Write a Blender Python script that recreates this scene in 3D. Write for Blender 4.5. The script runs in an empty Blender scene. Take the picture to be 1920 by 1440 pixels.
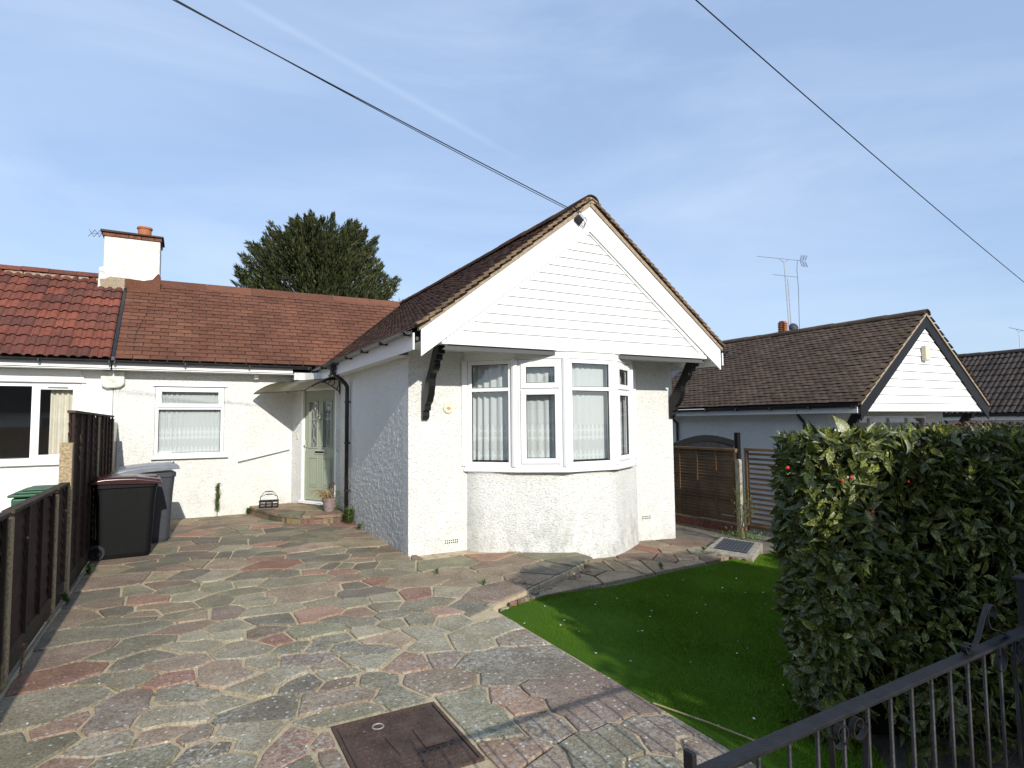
import bpy, math, random
import numpy as np
from mathutils import Vector, Matrix, noise as mnoise

R = math.radians
random.seed(7)
rng = np.random.default_rng(7)
SC = bpy.context.scene
COL = SC.collection

# ------------------------------------------------------------------ camera
CF, CYAW, CPIT, CROL, CH = 1126.4, R(28.684), R(3.610), R(-0.5626), 1.72
fw = Vector((math.sin(CYAW) * math.cos(CPIT), math.cos(CYAW) * math.cos(CPIT), math.sin(CPIT)))
rt = Vector((math.cos(CYAW), -math.sin(CYAW), 0))
upv = rt.cross(fw)
r2 = rt * math.cos(CROL) + upv * math.sin(CROL)
u2 = -rt * math.sin(CROL) + upv * math.cos(CROL)
CAM = Vector((0, 0, CH))
cd = bpy.data.cameras.new('camera')
cam = bpy.data.objects.new('camera', cd)
COL.objects.link(cam)
cam.matrix_world = Matrix(((r2.x, u2.x, -fw.x, 0), (r2.y, u2.y, -fw.y, 0), (r2.z, u2.z, -fw.z, CH), (0, 0, 0, 1)))
cd.sensor_width = 36
cd.lens = CF / 1920 * 36
cd.clip_start = 0.05
cd.clip_end = 2000
SC.camera = cam

# ------------------------------------------------------------------ light
SUN_ELEV = 24.0
SUN_DIR = Vector((0.045, 1.0, -math.tan(R(SUN_ELEV))))
sl = bpy.data.lights.new('sun', 'SUN')
sl.energy = 4.35
sl.angle = R(0.5)
sl.color = (1.0, 0.95, 0.87)
so = bpy.data.objects.new('sun', sl)
COL.objects.link(so)
so.rotation_euler = SUN_DIR.to_track_quat('-Z', 'Y').to_euler()
w = bpy.data.worlds.new('World')
SC.world = w
w.use_nodes = True
nt = w.node_tree
nt.nodes.clear()
sky = nt.nodes.new('ShaderNodeTexSky')
sky.sky_type = 'NISHITA'
sky.sun_disc = False
sky.sun_elevation = R(SUN_ELEV)
sky.sun_rotation = R(178)
sky.air_density = 1.0
sky.dust_density = 0.6
sky.ozone_density = 1.2
bg = nt.nodes.new('ShaderNodeBackground')
bg.inputs[1].default_value = 0.15
out = nt.nodes.new('ShaderNodeOutputWorld')
tc = nt.nodes.new('ShaderNodeTexCoord')
mp = nt.nodes.new('ShaderNodeMapping')
mp.inputs['Scale'].default_value = (.9, .9, 3.4)
mp.inputs['Rotation'].default_value = (0, R(8), R(20))
n1 = nt.nodes.new('ShaderNodeTexNoise')
n1.inputs['Scale'].default_value = 1.7
n1.inputs['Detail'].default_value = 7
n1.inputs['Roughness'].default_value = 0.55
n1.inputs['Distortion'].default_value = 0.6
cr = nt.nodes.new('ShaderNodeValToRGB')
cr.color_ramp.elements[0].position = 0.40
cr.color_ramp.elements[0].color = (0.0, 0.0, 0.0, 1)
cr.color_ramp.elements[1].position = 0.78
cr.color_ramp.elements[1].color = (0.55, 0.55, 0.55, 1)
mixc = nt.nodes.new('ShaderNodeMixRGB')
mixc.inputs[2].default_value = (4.2, 5.0, 6.3, 1)
L = nt.links.new
L(tc.outputs['Generated'], mp.inputs[0])
L(mp.outputs[0], n1.inputs[0])
L(n1.outputs[0], cr.inputs[0])
L(cr.outputs[0], mixc.inputs[0])
mixa = nt.nodes.new('ShaderNodeMixRGB')     # thin high veil over the whole sky
mixa.inputs[0].default_value = .62
mixa.inputs[2].default_value = (2.65, 3.62, 5.45, 1)
L(sky.outputs[0], mixa.inputs[1])
L(mixa.outputs[0], mixc.inputs[1])
# a faint old contrail high in the west
ray0 = lambda u, v: (fw + r2 * ((u - 960) / CF) - u2 * ((v - 720) / CF)).normalized()
ca_, cb_ = ray0(480, 20), ray0(860, 235)
cn_ = ca_.cross(cb_).normalized()
cm_ = (ca_ + cb_).normalized()


def vmath(op, a, b=None):
    n_ = nt.nodes.new('ShaderNodeVectorMath')
    n_.operation = op
    L(a, n_.inputs[0])
    n_.inputs[1].default_value = b
    return n_.outputs['Value']


def smooth(src, lo, hi):
    n_ = nt.nodes.new('ShaderNodeMapRange')
    n_.interpolation_type = 'SMOOTHSTEP'
    L(src, n_.inputs[0])
    n_.inputs['From Min'].default_value = lo
    n_.inputs['From Max'].default_value = hi
    return n_.outputs[0]


def mth(op, a, b):
    n_ = nt.nodes.new('ShaderNodeMath')
    n_.operation = op
    for i_, x_ in enumerate((a, b)):
        if isinstance(x_, (int, float)):
            n_.inputs[i_].default_value = x_
        else:
            L(x_, n_.inputs[i_])
    return n_.outputs[0]


dist = mth('ABSOLUTE', vmath('DOT_PRODUCT', tc.outputs['Generated'], cn_), 0)
dist = mth('ADD', dist, mth('MULTIPLY', n1.outputs[0], .004))
trail = mth('MULTIPLY', smooth(dist, .010, .002), smooth(vmath('DOT_PRODUCT', tc.outputs['Generated'], cm_), .955, .995))
mixt = nt.nodes.new('ShaderNodeMixRGB')
mixt.inputs[2].default_value = (4.4, 5.2, 6.4, 1)
L(mth('MULTIPLY', trail, .15), mixt.inputs[0])
L(mixc.outputs[0], mixt.inputs[1])
L(mixt.outputs[0], bg.inputs[0])
L(bg.outputs[0], out.inputs[0])
SC.view_settings.view_transform = 'Standard'
SC.view_settings.look = 'None'
SC.view_settings.exposure = 0.22
SC.view_settings.gamma = 1.0
SC.view_settings.use_curve_mapping = False


# ------------------------------------------------------------------ helpers
def ray(u, v):
    return fw + r2 * ((u - 960) / CF) - u2 * ((v - 720) / CF)


def onplane(u, v, ax, val):
    d = ray(u, v)
    return CAM + d * ((val - CAM[ax]) / d[ax])


def proj(p):
    d = Vector(p) - CAM
    k = d.dot(fw)
    if k < 0.05:
        return None
    return 960 + CF * d.dot(r2) / k, 720 - CF * d.dot(u2) / k, k


def zg(x):
    if x < 2.6:
        return 0.0
    if x < 7.2:
        return -.02 - .042 * (x - 2.6)
    if x < 9:
        return -.213 - .04 * (x - 7.2)
    return max(-.285 - .14 * (x - 9), -1.0)


def onground(u, v):
    p = onplane(u, v, 2, 0)
    for _ in range(8):
        p = onplane(u, v, 2, zg(p.x))
    return p


# ---- materials
def new_mat(name):
    m = bpy.data.materials.new(name)
    m.use_nodes = True
    t = m.node_tree
    return m, t, t.nodes['Principled BSDF']


def N(t, typ, **kw):
    n = t.nodes.new(typ)
    for k, v in kw.items():
        if k in n.inputs:
            n.inputs[k].default_value = v
        else:
            setattr(n, k, v)
    return n


def ramp(t, src, p0, c0, p1, c1):
    r = t.nodes.new('ShaderNodeValToRGB')
    e = r.color_ramp.elements
    e[0].position = p0
    e[1].position = p1
    e[0].color = c0 if len(c0) == 4 else (*c0, 1)
    e[1].color = c1 if len(c1) == 4 else (*c1, 1)
    t.links.new(src, r.inputs[0])
    return r.outputs[0]


def mixrgb(t, fac, a, b, mode='MIX'):
    m = t.nodes.new('ShaderNodeMixRGB')
    m.blend_type = mode
    for i, x in enumerate((fac, a, b)):
        if isinstance(x, (int, float)):
            m.inputs[i].default_value = x if i == 0 else (x, x, x, 1)
        elif isinstance(x, tuple):
            m.inputs[i].default_value = (*x, 1) if len(x) == 3 else x
        else:
            t.links.new(x, m.inputs[i])
    return m.outputs[0]


def objcoord(t, scale=None):
    c = t.nodes.new('ShaderNodeNewGeometry')
    o = c.outputs['Position']
    if scale:
        m = t.nodes.new('ShaderNodeMapping')
        m.inputs['Scale'].default_value = scale
        t.links.new(o, m.inputs[0])
        o = m.outputs[0]
    return o


def noise(t, co, scale, detail=4, rough=.6, dist=0):
    n = N(t, 'ShaderNodeTexNoise', Scale=scale, Detail=detail, Roughness=rough, Distortion=dist)
    t.links.new(co, n.inputs['Vector'])
    return n.outputs[0]


def bump(t, b, h, strength, dist=.01):
    n = N(t, 'ShaderNodeBump', Strength=strength, Distance=dist)
    t.links.new(h, n.inputs['Height'])
    t.links.new(n.outputs[0], b.inputs['Normal'])
    return n


def plain(name, col, rough=.5, spec=.5, metal=0, nscale=0, namt=.15, bscale=0, bstr=.3, coat=0):
    m, t, b = new_mat(name)
    b.inputs['Roughness'].default_value = rough
    b.inputs['Specular IOR Level'].default_value = spec
    b.inputs['Metallic'].default_value = metal
    b.inputs['Base Color'].default_value = (*col, 1)
    co = objcoord(t)
    if nscale:
        f = noise(t, co, nscale, 5)
        lo = tuple(c * (1 - namt) for c in col)
        hi = tuple(min(1, c * (1 + namt)) for c in col)
        t.links.new(ramp(t, f, .3, lo, .7, hi), b.inputs['Base Color'])
    if bscale:
        bump(t, b, noise(t, co, bscale, 3), bstr, .004)
    return m


MAT = {}
MAT['upvc'] = plain('white_upvc', (.80, .80, .79), .28, .5, nscale=3, namt=.03)
MAT['upvc_board'] = plain('white_board', (.78, .79, .76), .4, .4, nscale=2.5, namt=.05)  # slightly duller white for soffits, trims and cables
MAT['black'] = plain('black_gloss_paint', (.007, .007, .007), .42, .3, nscale=8, namt=.3)
MAT['blackpvc'] = plain('black_upvc', (.014, .014, .016), .35, .5, nscale=8, namt=.3)
MAT['smooth'] = plain('smooth_render', (.80, .80, .77), .85, .2, nscale=2, namt=.04, bscale=60, bstr=.25)
MAT['rubber'] = plain('rubber', (.02, .02, .02), .7, .3)
MAT['dark'] = plain('dark_interior', (.10, .10, .10), .9, .2)
MAT['room'] = plain('room_wall', (.26, .25, .24), .9, .2)
MAT['clad'] = plain('cladding_board_paint', (.68, .705, .68), .45, .4, nscale=2.2, namt=.06)
MAT['galv'] = plain('galvanised_steel', (.45, .46, .47), .4, .5, metal=.8, nscale=20, namt=.2)
MAT['lead'] = plain('lead_came', (.62, .63, .64), .4, .5, metal=.3)
MAT['chrome'] = plain('polished_chrome', (.6, .6, .58), .18, .6, metal=1)
MAT['conc'] = plain('concrete', (.30, .27, .21), .9, .2, nscale=18, namt=.45, bscale=120, bstr=.6)
MAT['mortar_edge'] = plain('roof_mortar', (.30, .24, .17), .95, .2, nscale=30, namt=.35, bscale=90, bstr=.7)
MAT['terracotta'] = plain('terracotta', (.36, .13, .06), .75, .3, nscale=14, namt=.25)
MAT['oldbrick'] = plain('red_brick', (.17, .070, .045), .9, .2, nscale=12, namt=.4, bscale=80, bstr=.6)
MAT['lid'] = plain('burgundy_plastic', (.035, .010, .010), .22, .55, nscale=6, namt=.3)
MAT['binblack'] = plain('black_bin_plastic', (.004, .0045, .005), .5, .18, nscale=25, namt=.25, bscale=200, bstr=.15)
MAT['bingrey'] = plain('grey_bin_plastic', (.038, .042, .050), .45, .35, nscale=25, namt=.15, bscale=200, bstr=.15)
MAT['lidgrey'] = plain('grey_lid_plastic', (.17, .185, .21), .3, .5, nscale=10, namt=.15)
MAT['green'] = plain('green_plastic', (.02, .09, .04), .4, .4, nscale=8, namt=.2)
MAT['rust'] = plain('weathered_black_iron', (.009, .008, .009), .55, .4, nscale=22, namt=.6, bscale=110, bstr=.5)
MAT['sage'] = plain('sage_green_door', (.31, .35, .26), .4, .45, nscale=3, namt=.03)
MAT['potmat'] = plain('faded_plant_pot', (.22, .17, .16), .7, .3, nscale=20, namt=.25)
MAT['plantgreen'] = plain('weed_leaf', (.09, .14, .03), .6, .3, nscale=25, namt=.4)
MAT['plantdry'] = plain('dry_stem', (.26, .17, .07), .8, .2, nscale=25, namt=.4)
MAT['plantred'] = plain('brown_flower', (.10, .035, .012), .8, .2, nscale=40, namt=.4)
MAT['berry'] = plain('red_berry', (.55, .02, .02), .25, .5)
MAT['bark'] = plain('bark', (.075, .055, .04), .9, .2, nscale=15, namt=.4)
MAT['cream'] = plain('cream_plastic', (.62, .57, .44), .5, .4)
MAT['wire'] = plain('black_cable', (.012, .012, .014), .6, .3)
MAT['whitedirty'] = plain('flaking_white_paint', (.58, .58, .55), .8, .3, nscale=14, namt=.35, bscale=60, bstr=.6)
MAT['curtain_beige'] = plain('beige_curtain', (.62, .57, .48), .9, .1, nscale=6, namt=.08)
MAT['asphalt'] = plain('asphalt', (.055, .055, .055), .9, .2, nscale=30, namt=.3, bscale=200, bstr=.6)
MAT['pavement'] = plain('pavement_slabs', (.27, .26, .24), .9, .2, nscale=6, namt=.2, bscale=100, bstr=.4)
MAT['orange'] = plain('orange_fence_wood', (.42, .20, .06), .8, .2, nscale=9, namt=.3)
MAT['petal'] = plain('white_petal', (.75, .74, .70), .8, .2)
MAT['deadstraw'] = plain('dead_straw', (.10, .09, .04), .8, .2, nscale=25, namt=.4)
MAT['cane'] = plain('bamboo_cane', (.33, .26, .13), .7, .3, nscale=30, namt=.3)
MAT['whitetop'] = plain('white_roughcast', (.62, .62, .56), .9, .2, nscale=9, namt=.22, bscale=28, bstr=1)


def stucco(name, dirt=.35, sc=42):
    m, t, b = new_mat(name)
    co = objcoord(t)
    b.inputs['Roughness'].default_value = .62
    b.inputs['Specular IOR Level'].default_value = .35
    f = noise(t, objcoord(t, (1, 1, 1.6)), sc, 3, .55, 1.2)
    f2 = noise(t, co, 1.4, 5, .6)
    fine = noise(t, co, 160, 2)
    base = ramp(t, f2, .3, (.77, .77, .72), .7, (.83, .83, .795))
    pits = ramp(t, f, .33, (.48, .48, .42), .45, (1, 1, 1))
    c = mixrgb(t, .72, base, pits, 'MULTIPLY')
    # splash dirt near the ground
    g = t.nodes.new('ShaderNodeSeparateXYZ')
    t.links.new(co, g.inputs[0])
    mr = N(t, 'ShaderNodeMapRange')
    mr.inputs['From Min'].default_value = .75
    mr.inputs['From Max'].default_value = -.15
    t.links.new(g.outputs[2], mr.inputs[0])
    dn = ramp(t, noise(t, objcoord(t, (1, 1, .6)), 4.5, 7, .72), .42, (0, 0, 0), .70, (1, 1, 1))
    mul = mixrgb(t, 1.0, mr.outputs[0], dn, 'MULTIPLY')
    mul2 = mixrgb(t, 1.0, mul, (dirt, dirt, dirt), 'MULTIPLY')
    c = mixrgb(t, mul2, c, (.20, .19, .155))
    t.links.new(c, b.inputs['Base Color'])
    add = N(t, 'ShaderNodeMath', operation='MULTIPLY_ADD')
    add.inputs[1].default_value = .12
    t.links.new(fine, add.inputs[0])
    sm = ramp(t, f, .30, (0, 0, 0), .72, (1, 1, 1))
    t.links.new(sm, add.inputs[2])
    bump(t, b, add.outputs[0], .9, .012)
    return m


MAT['stucco'] = stucco('textured_white_render')
MAT['stucco_bay'] = stucco('textured_white_render_bay', .75, 36)
MAT['stucco_right'] = stucco('neighbour_white_render', .2, 40)


def tile_mat(name, col, dark, rough=.85, amt=.35, moss=None, mossamt=.3, bs=70):
    """clay or concrete tile: the colour varies from tile to tile and by weathering"""
    m, t, b = new_mat(name)
    b.inputs['Roughness'].default_value = rough
    b.inputs['Specular IOR Level'].default_value = .25
    co = objcoord(t)
    oi = t.nodes.new('ShaderNodeObjectInfo')
    ge = t.nodes.new('ShaderNodeNewGeometry')
    a = N(t, 'ShaderNodeMath', operation='ADD')
    t.links.new(oi.outputs['Random'], a.inputs[0])
    t.links.new(ge.outputs['Random Per Island'], a.inputs[1])
    fr = N(t, 'ShaderNodeMath', operation='FRACT')
    t.links.new(a.outputs[0], fr.inputs[0])
    c = ramp(t, fr.outputs[0], 0, dark, 1, col)
    big = ramp(t, noise(t, co, .8, 6, .65), .35, (1 - amt,) * 3, .65, (1.1,) * 3)
    c = mixrgb(t, 1, c, big, 'MULTIPLY')
    sm = ramp(t, noise(t, co, 22, 5, .7), .3, (.7,) * 3, .7, (1.15,) * 3)
    c = mixrgb(t, 1, c, sm, 'MULTIPLY')
    if moss:
        mk = ramp(t, noise(t, co, 7, 8, .75), .56, (0, 0, 0), .66, (mossamt,) * 3)
        c = mixrgb(t, mk, c, moss)
    t.links.new(c, b.inputs['Base Color'])
    bump(t, b, noise(t, co, bs, 4, .7), .5, .004)
    return m


MAT['tile_brown'] = tile_mat('plain_clay_tiles', (.125, .052, .026), (.060, .029, .016), moss=(.15, .12, .07), mossamt=.35)
MAT['slate_red'] = tile_mat('painted_brown_slates', (.190, .082, .048), (.135, .055, .033), amt=.3)
MAT['pantile_red'] = tile_mat('red_pantiles', (.260, .080, .050), (.130, .052, .039), amt=.3, moss=(.10, .055, .045), mossamt=.6)
MAT['tile_right'] = tile_mat('weathered_brown_tiles', (.145, .096, .062), (.092, .062, .043), moss=(.20, .17, .13), mossamt=.4)
MAT['tile_far'] = tile_mat('grey_brown_pantiles', (.085, .065, .052), (.055, .045, .038), moss=(.13, .12, .09), mossamt=.3)
MAT['tile_edge'] = plain('dirty_tile_edge', (.022, .014, .011), .95, .1, nscale=12, namt=.5)
MAT['verge'] = tile_mat('sun_painted_verge_tiles', (.24, .165, .10), (.13, .085, .055), moss=(.22, .19, .08), mossamt=.5)  # paler than the roof tiles: sunlight on the verge ends put into the colour


def glass_mat():
    m, t, b = new_mat('window_glass')
    t.nodes.remove(b)
    o = t.nodes['Material Output']
    tr = N(t, 'ShaderNodeBsdfTransparent')
    tr.inputs[0].default_value = (.965, .98, .975, 1)
    gl = N(t, 'ShaderNodeBsdfGlossy', Roughness=.01)
    gl.inputs[0].default_value = (1, 1, 1, 1)
    lw = N(t, 'ShaderNodeFresnel', IOR=1.55)
    mu = N(t, 'ShaderNodeMath', operation='MULTIPLY')
    mu.inputs[1].default_value = 2.0
    t.links.new(lw.outputs[0], mu.inputs[0])
    ge = t.nodes.new('ShaderNodeNewGeometry')
    ib = N(t, 'ShaderNodeMath', operation='SUBTRACT')   # reflect once, off the outer face only
    ib.inputs[0].default_value = 1
    t.links.new(ge.outputs['Backfacing'], ib.inputs[1])
    mb2 = N(t, 'ShaderNodeMath', operation='MULTIPLY')
    t.links.new(mu.outputs[0], mb2.inputs[0])
    t.links.new(ib.outputs[0], mb2.inputs[1])
    mx = t.nodes.new('ShaderNodeMixShader')
    t.links.new(mb2.outputs[0], mx.inputs[0])
    t.links.new(tr.outputs[0], mx.inputs[1])
    t.links.new(gl.outputs[0], mx.inputs[2])
    t.links.new(mx.outputs[0], o.inputs[0])
    return m


MAT['glass'] = glass_mat()


def lace_mat():
    m, t, b = new_mat('white_net_lace')
    t.nodes.remove(b)
    o = t.nodes['Material Output']
    uv = t.nodes.new('ShaderNodeUVMap')
    uv.uv_map = 'UVMap'
    sp = t.nodes.new('ShaderNodeSeparateXYZ')
    t.links.new(uv.outputs[0], sp.inputs[0])

    def math2(op, a, bb):
        n = N(t, 'ShaderNodeMath', operation=op)
        for i, x in enumerate((a, bb)):
            if isinstance(x, (int, float)):
                n.inputs[i].default_value = x
            else:
                t.links.new(x, n.inputs[i])
        return n.outputs[0]
    # motif bands: u runs along the cloth in metres, v is height in metres above the hem
    s = math2('ABSOLUTE', math2('SINE', math2('MULTIPLY', sp.outputs[0], 30.0), 0), 0)

    def band(vc, h):
        d = math2('ABSOLUTE', math2('SUBTRACT', sp.outputs[1], vc), 0)
        lim = math2('MULTIPLY', math2('POWER', s, 3.0), h)
        return math2('LESS_THAN', d, math2('ADD', lim, .008))
    bands = math2('MAXIMUM', band(.40, .085), math2('MAXIMUM', band(.30, .035), band(.06, .07)))
    fac = math2('SUBTRACT', .18, math2('MULTIPLY', bands, .17))
    di = N(t, 'ShaderNodeBsdfDiffuse')
    di.inputs[0].default_value = (.86, .88, .88, 1)
    tl = N(t, 'ShaderNodeBsdfTranslucent')
    tl.inputs[0].default_value = (.8, .82, .82, 1)
    m1 = N(t, 'ShaderNodeMixShader')
    m1.inputs[0].default_value = .3
    t.links.new(di.outputs[0], m1.inputs[1])
    t.links.new(tl.outputs[0], m1.inputs[2])
    tr = N(t, 'ShaderNodeBsdfTransparent')
    m2 = N(t, 'ShaderNodeMixShader')
    t.links.new(fac, m2.inputs[0])
    t.links.new(m1.outputs[0], m2.inputs[1])
    t.links.new(tr.outputs[0], m2.inputs[2])
    t.links.new(m2.outputs[0], o.inputs[0])
    return m


MAT['lace'] = lace_mat()


def canopy_mat():
    m, t, b = new_mat('bronze_polycarbonate')
    b.inputs['Base Color'].default_value = (.24, .22, .14, 1)
    b.inputs['Roughness'].default_value = .25
    o = t.nodes['Material Output']
    tl = N(t, 'ShaderNodeBsdfTranslucent')
    tl.inputs[0].default_value = (.36, .32, .20, 1)
    tr = N(t, 'ShaderNodeBsdfTransparent')
    tr.inputs[0].default_value = (.62, .56, .44, 1)
    a = N(t, 'ShaderNodeMixShader')
    a.inputs[0].default_value = .45
    t.links.new(b.outputs[0], a.inputs[1])
    t.links.new(tl.outputs[0], a.inputs[2])
    c = N(t, 'ShaderNodeMixShader')
    c.inputs[0].default_value = .28
    t.links.new(a.outputs[0], c.inputs[1])
    t.links.new(tr.outputs[0], c.inputs[2])
    t.links.new(c.outputs[0], o.inputs[0])
    return m


MAT['canopy'] = canopy_mat()


def wood_mat(name, c0, c1, sc=(1, 1, 1), rough=.8):
    m, t, b = new_mat(name)
    b.inputs['Roughness'].default_value = rough
    b.inputs['Specular IOR Level'].default_value = .25
    g = noise(t, objcoord(t, sc), 9, 7, .7, 1.0)
    c = ramp(t, g, .3, c0, .7, c1)
    sp = ramp(t, noise(t, objcoord(t), 2.2, 5, .7), .35, (.65,) * 3, .65, (1.1,) * 3)
    oi = t.nodes.new('ShaderNodeObjectInfo')
    rv = ramp(t, oi.outputs['Random'], 0, (.75,) * 3, 1, (1.2,) * 3)
    c = mixrgb(t, 1, mixrgb(t, 1, c, sp, 'MULTIPLY'), rv, 'MULTIPLY')
    t.links.new(c, b.inputs['Base Color'])
    bump(t, b, g, .6, .004)
    return m


MAT['fencewood'] = wood_mat('dark_stained_fence', (.030, .014, .011), (.062, .030, .022), (8, 1, 14))
MAT['fencerail'] = wood_mat('weathered_rail', (.040, .028, .018), (.085, .062, .040), (8, 1, 14))
MAT['slatwood'] = wood_mat('brown_slat_wood', (.135, .078, .036), (.205, .122, .060), (8, 1, 14))
MAT['graypost'] = plain('concrete_post', (.33, .255, .155), .92, .2, nscale=45, namt=.55, bscale=150, bstr=.8)


def stone_mat():
    m, t, b = new_mat('crazy_paving_stone')
    b.inputs['Roughness'].default_value = .88
    b.inputs['Specular IOR Level'].default_value = .25
    co = objcoord(t)
    oi = t.nodes.new('ShaderNodeObjectInfo')
    base = oi.outputs['Color']
    off = t.nodes.new('ShaderNodeVectorMath')
    off.operation = 'ADD'
    cmb = t.nodes.new('ShaderNodeCombineXYZ')
    ml = N(t, 'ShaderNodeMath', operation='MULTIPLY')
    ml.inputs[1].default_value = 37
    t.links.new(oi.outputs['Random'], ml.inputs[0])
    t.links.new(ml.outputs[0], cmb.inputs[2])
    t.links.new(co, off.inputs[0])
    t.links.new(cmb.outputs[0], off.inputs[1])
    oc = off.outputs[0]
    big = ramp(t, noise(t, oc, 3.2, 6, .65), .3, (.72,) * 3, .7, (1.25,) * 3)
    c = mixrgb(t, 1, base, big, 'MULTIPLY')
    grain = ramp(t, noise(t, oc, 60, 5, .85), .36, (.45,) * 3, .64, (1.5,) * 3)
    c = mixrgb(t, 1, c, grain, 'MULTIPLY')
    # crusty grey mottling, strongest on the stones nearest the street
    sp = t.nodes.new('ShaderNodeSeparateXYZ')
    t.links.new(co, sp.inputs[0])
    mr = N(t, 'ShaderNodeMapRange')
    mr.inputs['From Min'].default_value = 6.6
    mr.inputs['From Max'].default_value = 4.2
    t.links.new(sp.outputs[1], mr.inputs[0])
    patch = ramp(t, noise(t, oc, 1.6, 3, .5), .42, (0.15,) * 3, .6, (1,) * 3)
    amt = mixrgb(t, 1, mr.outputs[0], patch, 'MULTIPLY')
    crust = ramp(t, noise(t, oc, 34, 7, .8), .48, (0,) * 3, .56, (1,) * 3)
    c = mixrgb(t, mixrgb(t, 1, mixrgb(t, 1, amt, crust, 'MULTIPLY'), (.75,) * 3, 'MULTIPLY'), c, (.42, .41, .355))
    crd = ramp(t, noise(t, oc, 27, 7, .85), .38, (1,) * 3, .47, (0,) * 3)
    c = mixrgb(t, mixrgb(t, 1, mixrgb(t, 1, amt, crd, 'MULTIPLY'), (.6,) * 3, 'MULTIPLY'), c, (.045, .045, .038))
    # white lichen discs
    vo = N(t, 'ShaderNodeTexVoronoi', Scale=24)
    t.links.new(oc, vo.inputs['Vector'])
    vs = t.nodes.new('ShaderNodeSeparateColor')
    t.links.new(vo.outputs['Color'], vs.inputs[0])
    d1 = ramp(t, vo.outputs['Distance'], .17, (1,) * 3, .26, (0,) * 3)
    d2 = ramp(t, vs.outputs[0], .66, (0,) * 3, .69, (1,) * 3)
    sp2 = mixrgb(t, 1, mixrgb(t, 1, d1, d2, 'MULTIPLY'), mr.outputs[0], 'MULTIPLY')
    c = mixrgb(t, mixrgb(t, 1, sp2, (.75,) * 3, 'MULTIPLY'), c, (.62, .61, .56))
    t.links.new(c, b.inputs['Base Color'])
    bump(t, b, noise(t, oc, 55, 6, .75), .8, .006)
    return m


MAT['stone'] = stone_mat()


def mortar_mat():
    m, t, b = new_mat('sandy_mortar')
    b.inputs['Roughness'].default_value = .95
    co = objcoord(t)
    c = ramp(t, noise(t, co, 6, 6, .7), .3, (.40, .315, .19), .7, (.58, .48, .32))
    crk = ramp(t, noise(t, co, 3.4, 7, .85), .55, (0,) * 3, .64, (.85,) * 3)
    c = mixrgb(t, crk, c, (.06, .055, .03))
    g = ramp(t, noise(t, co, 90, 3, .7), .3, (.75,) * 3, .7, (1.2,) * 3)
    c = mixrgb(t, 1, c, g, 'MULTIPLY')
    t.links.new(c, b.inputs['Base Color'])
    bump(t, b, noise(t, co, 60, 6, .75), .9, .008)
    return m


MAT['mortar'] = mortar_mat()


def grass_mat(name, c0, c1):
    m, t, b = new_mat(name)
    b.inputs['Roughness'].default_value = .65
    b.inputs['Specular IOR Level'].default_value = .2
    ge = t.nodes.new('ShaderNodeNewGeometry')
    c = ramp(t, ge.outputs['Random Per Island'], 0, c0, 1, c1)
    pn = ramp(t, noise(t, objcoord(t), 1.3, 5, .6), .3, (.75,) * 3, .7, (1.15,) * 3)
    t.links.new(mixrgb(t, 1, c, pn, 'MULTIPLY'), b.inputs['Base Color'])
    return m


MAT['turf'] = grass_mat('artificial_turf', (.078, .150, .005), (.120, .215, .010))
MAT['turfbase'] = plain('turf_backing', (.045, .105, .004), .9, .1, nscale=90, namt=.35, bscale=260, bstr=.9)


def leaf_mat(name, c0, c1, speck=None, rough=.42, sub=0.0):
    m, t, b = new_mat(name)
    b.inputs['Roughness'].default_value = rough
    b.inputs['Specular IOR Level'].default_value = .45
    ge = t.nodes.new('ShaderNodeNewGeometry')
    oi = t.nodes.new('ShaderNodeObjectInfo')
    a = N(t, 'ShaderNodeMath', operation='ADD')
    t.links.new(oi.outputs['Random'], a.inputs[0])
    t.links.new(ge.outputs['Random Per Island'], a.inputs[1])
    fr = N(t, 'ShaderNodeMath', operation='FRACT')
    t.links.new(a.outputs[0], fr.inputs[0])
    c = ramp(t, fr.outputs[0], 0, c0, 1, c1)
    if speck:
        co = objcoord(t)
        k = ramp(t, noise(t, co, 110, 3, .6), .53, (0,) * 3, .60, (1,) * 3)
        k2 = ramp(t, fr.outputs[0], .25, (.25,) * 3, .9, (1,) * 3)
        c = mixrgb(t, mixrgb(t, 1, k, k2, 'MULTIPLY'), c, speck)
    t.links.new(c, b.inputs['Base Color'])
    return m


MAT['aucuba'] = leaf_mat('spotted_laurel_leaf', (.018, .030, .007), (.070, .088, .014), (.30, .31, .06))
MAT['core'] = plain('hedge_inside', (.012, .014, .007), .95, .05, nscale=20, namt=.5)  # near-black, the shade between the leaves put into the colour
MAT['hedgestem'] = plain('green_stem', (.10, .12, .045), .7, .3, nscale=20, namt=.3)
MAT['conifer'] = leaf_mat('conifer_foliage', (.015, .022, .005), (.050, .060, .012), rough=.7)
MAT['treeleaf'] = leaf_mat('shade_tree_leaf', (.03, .05, .015), (.06, .08, .02), rough=.6)


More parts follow.
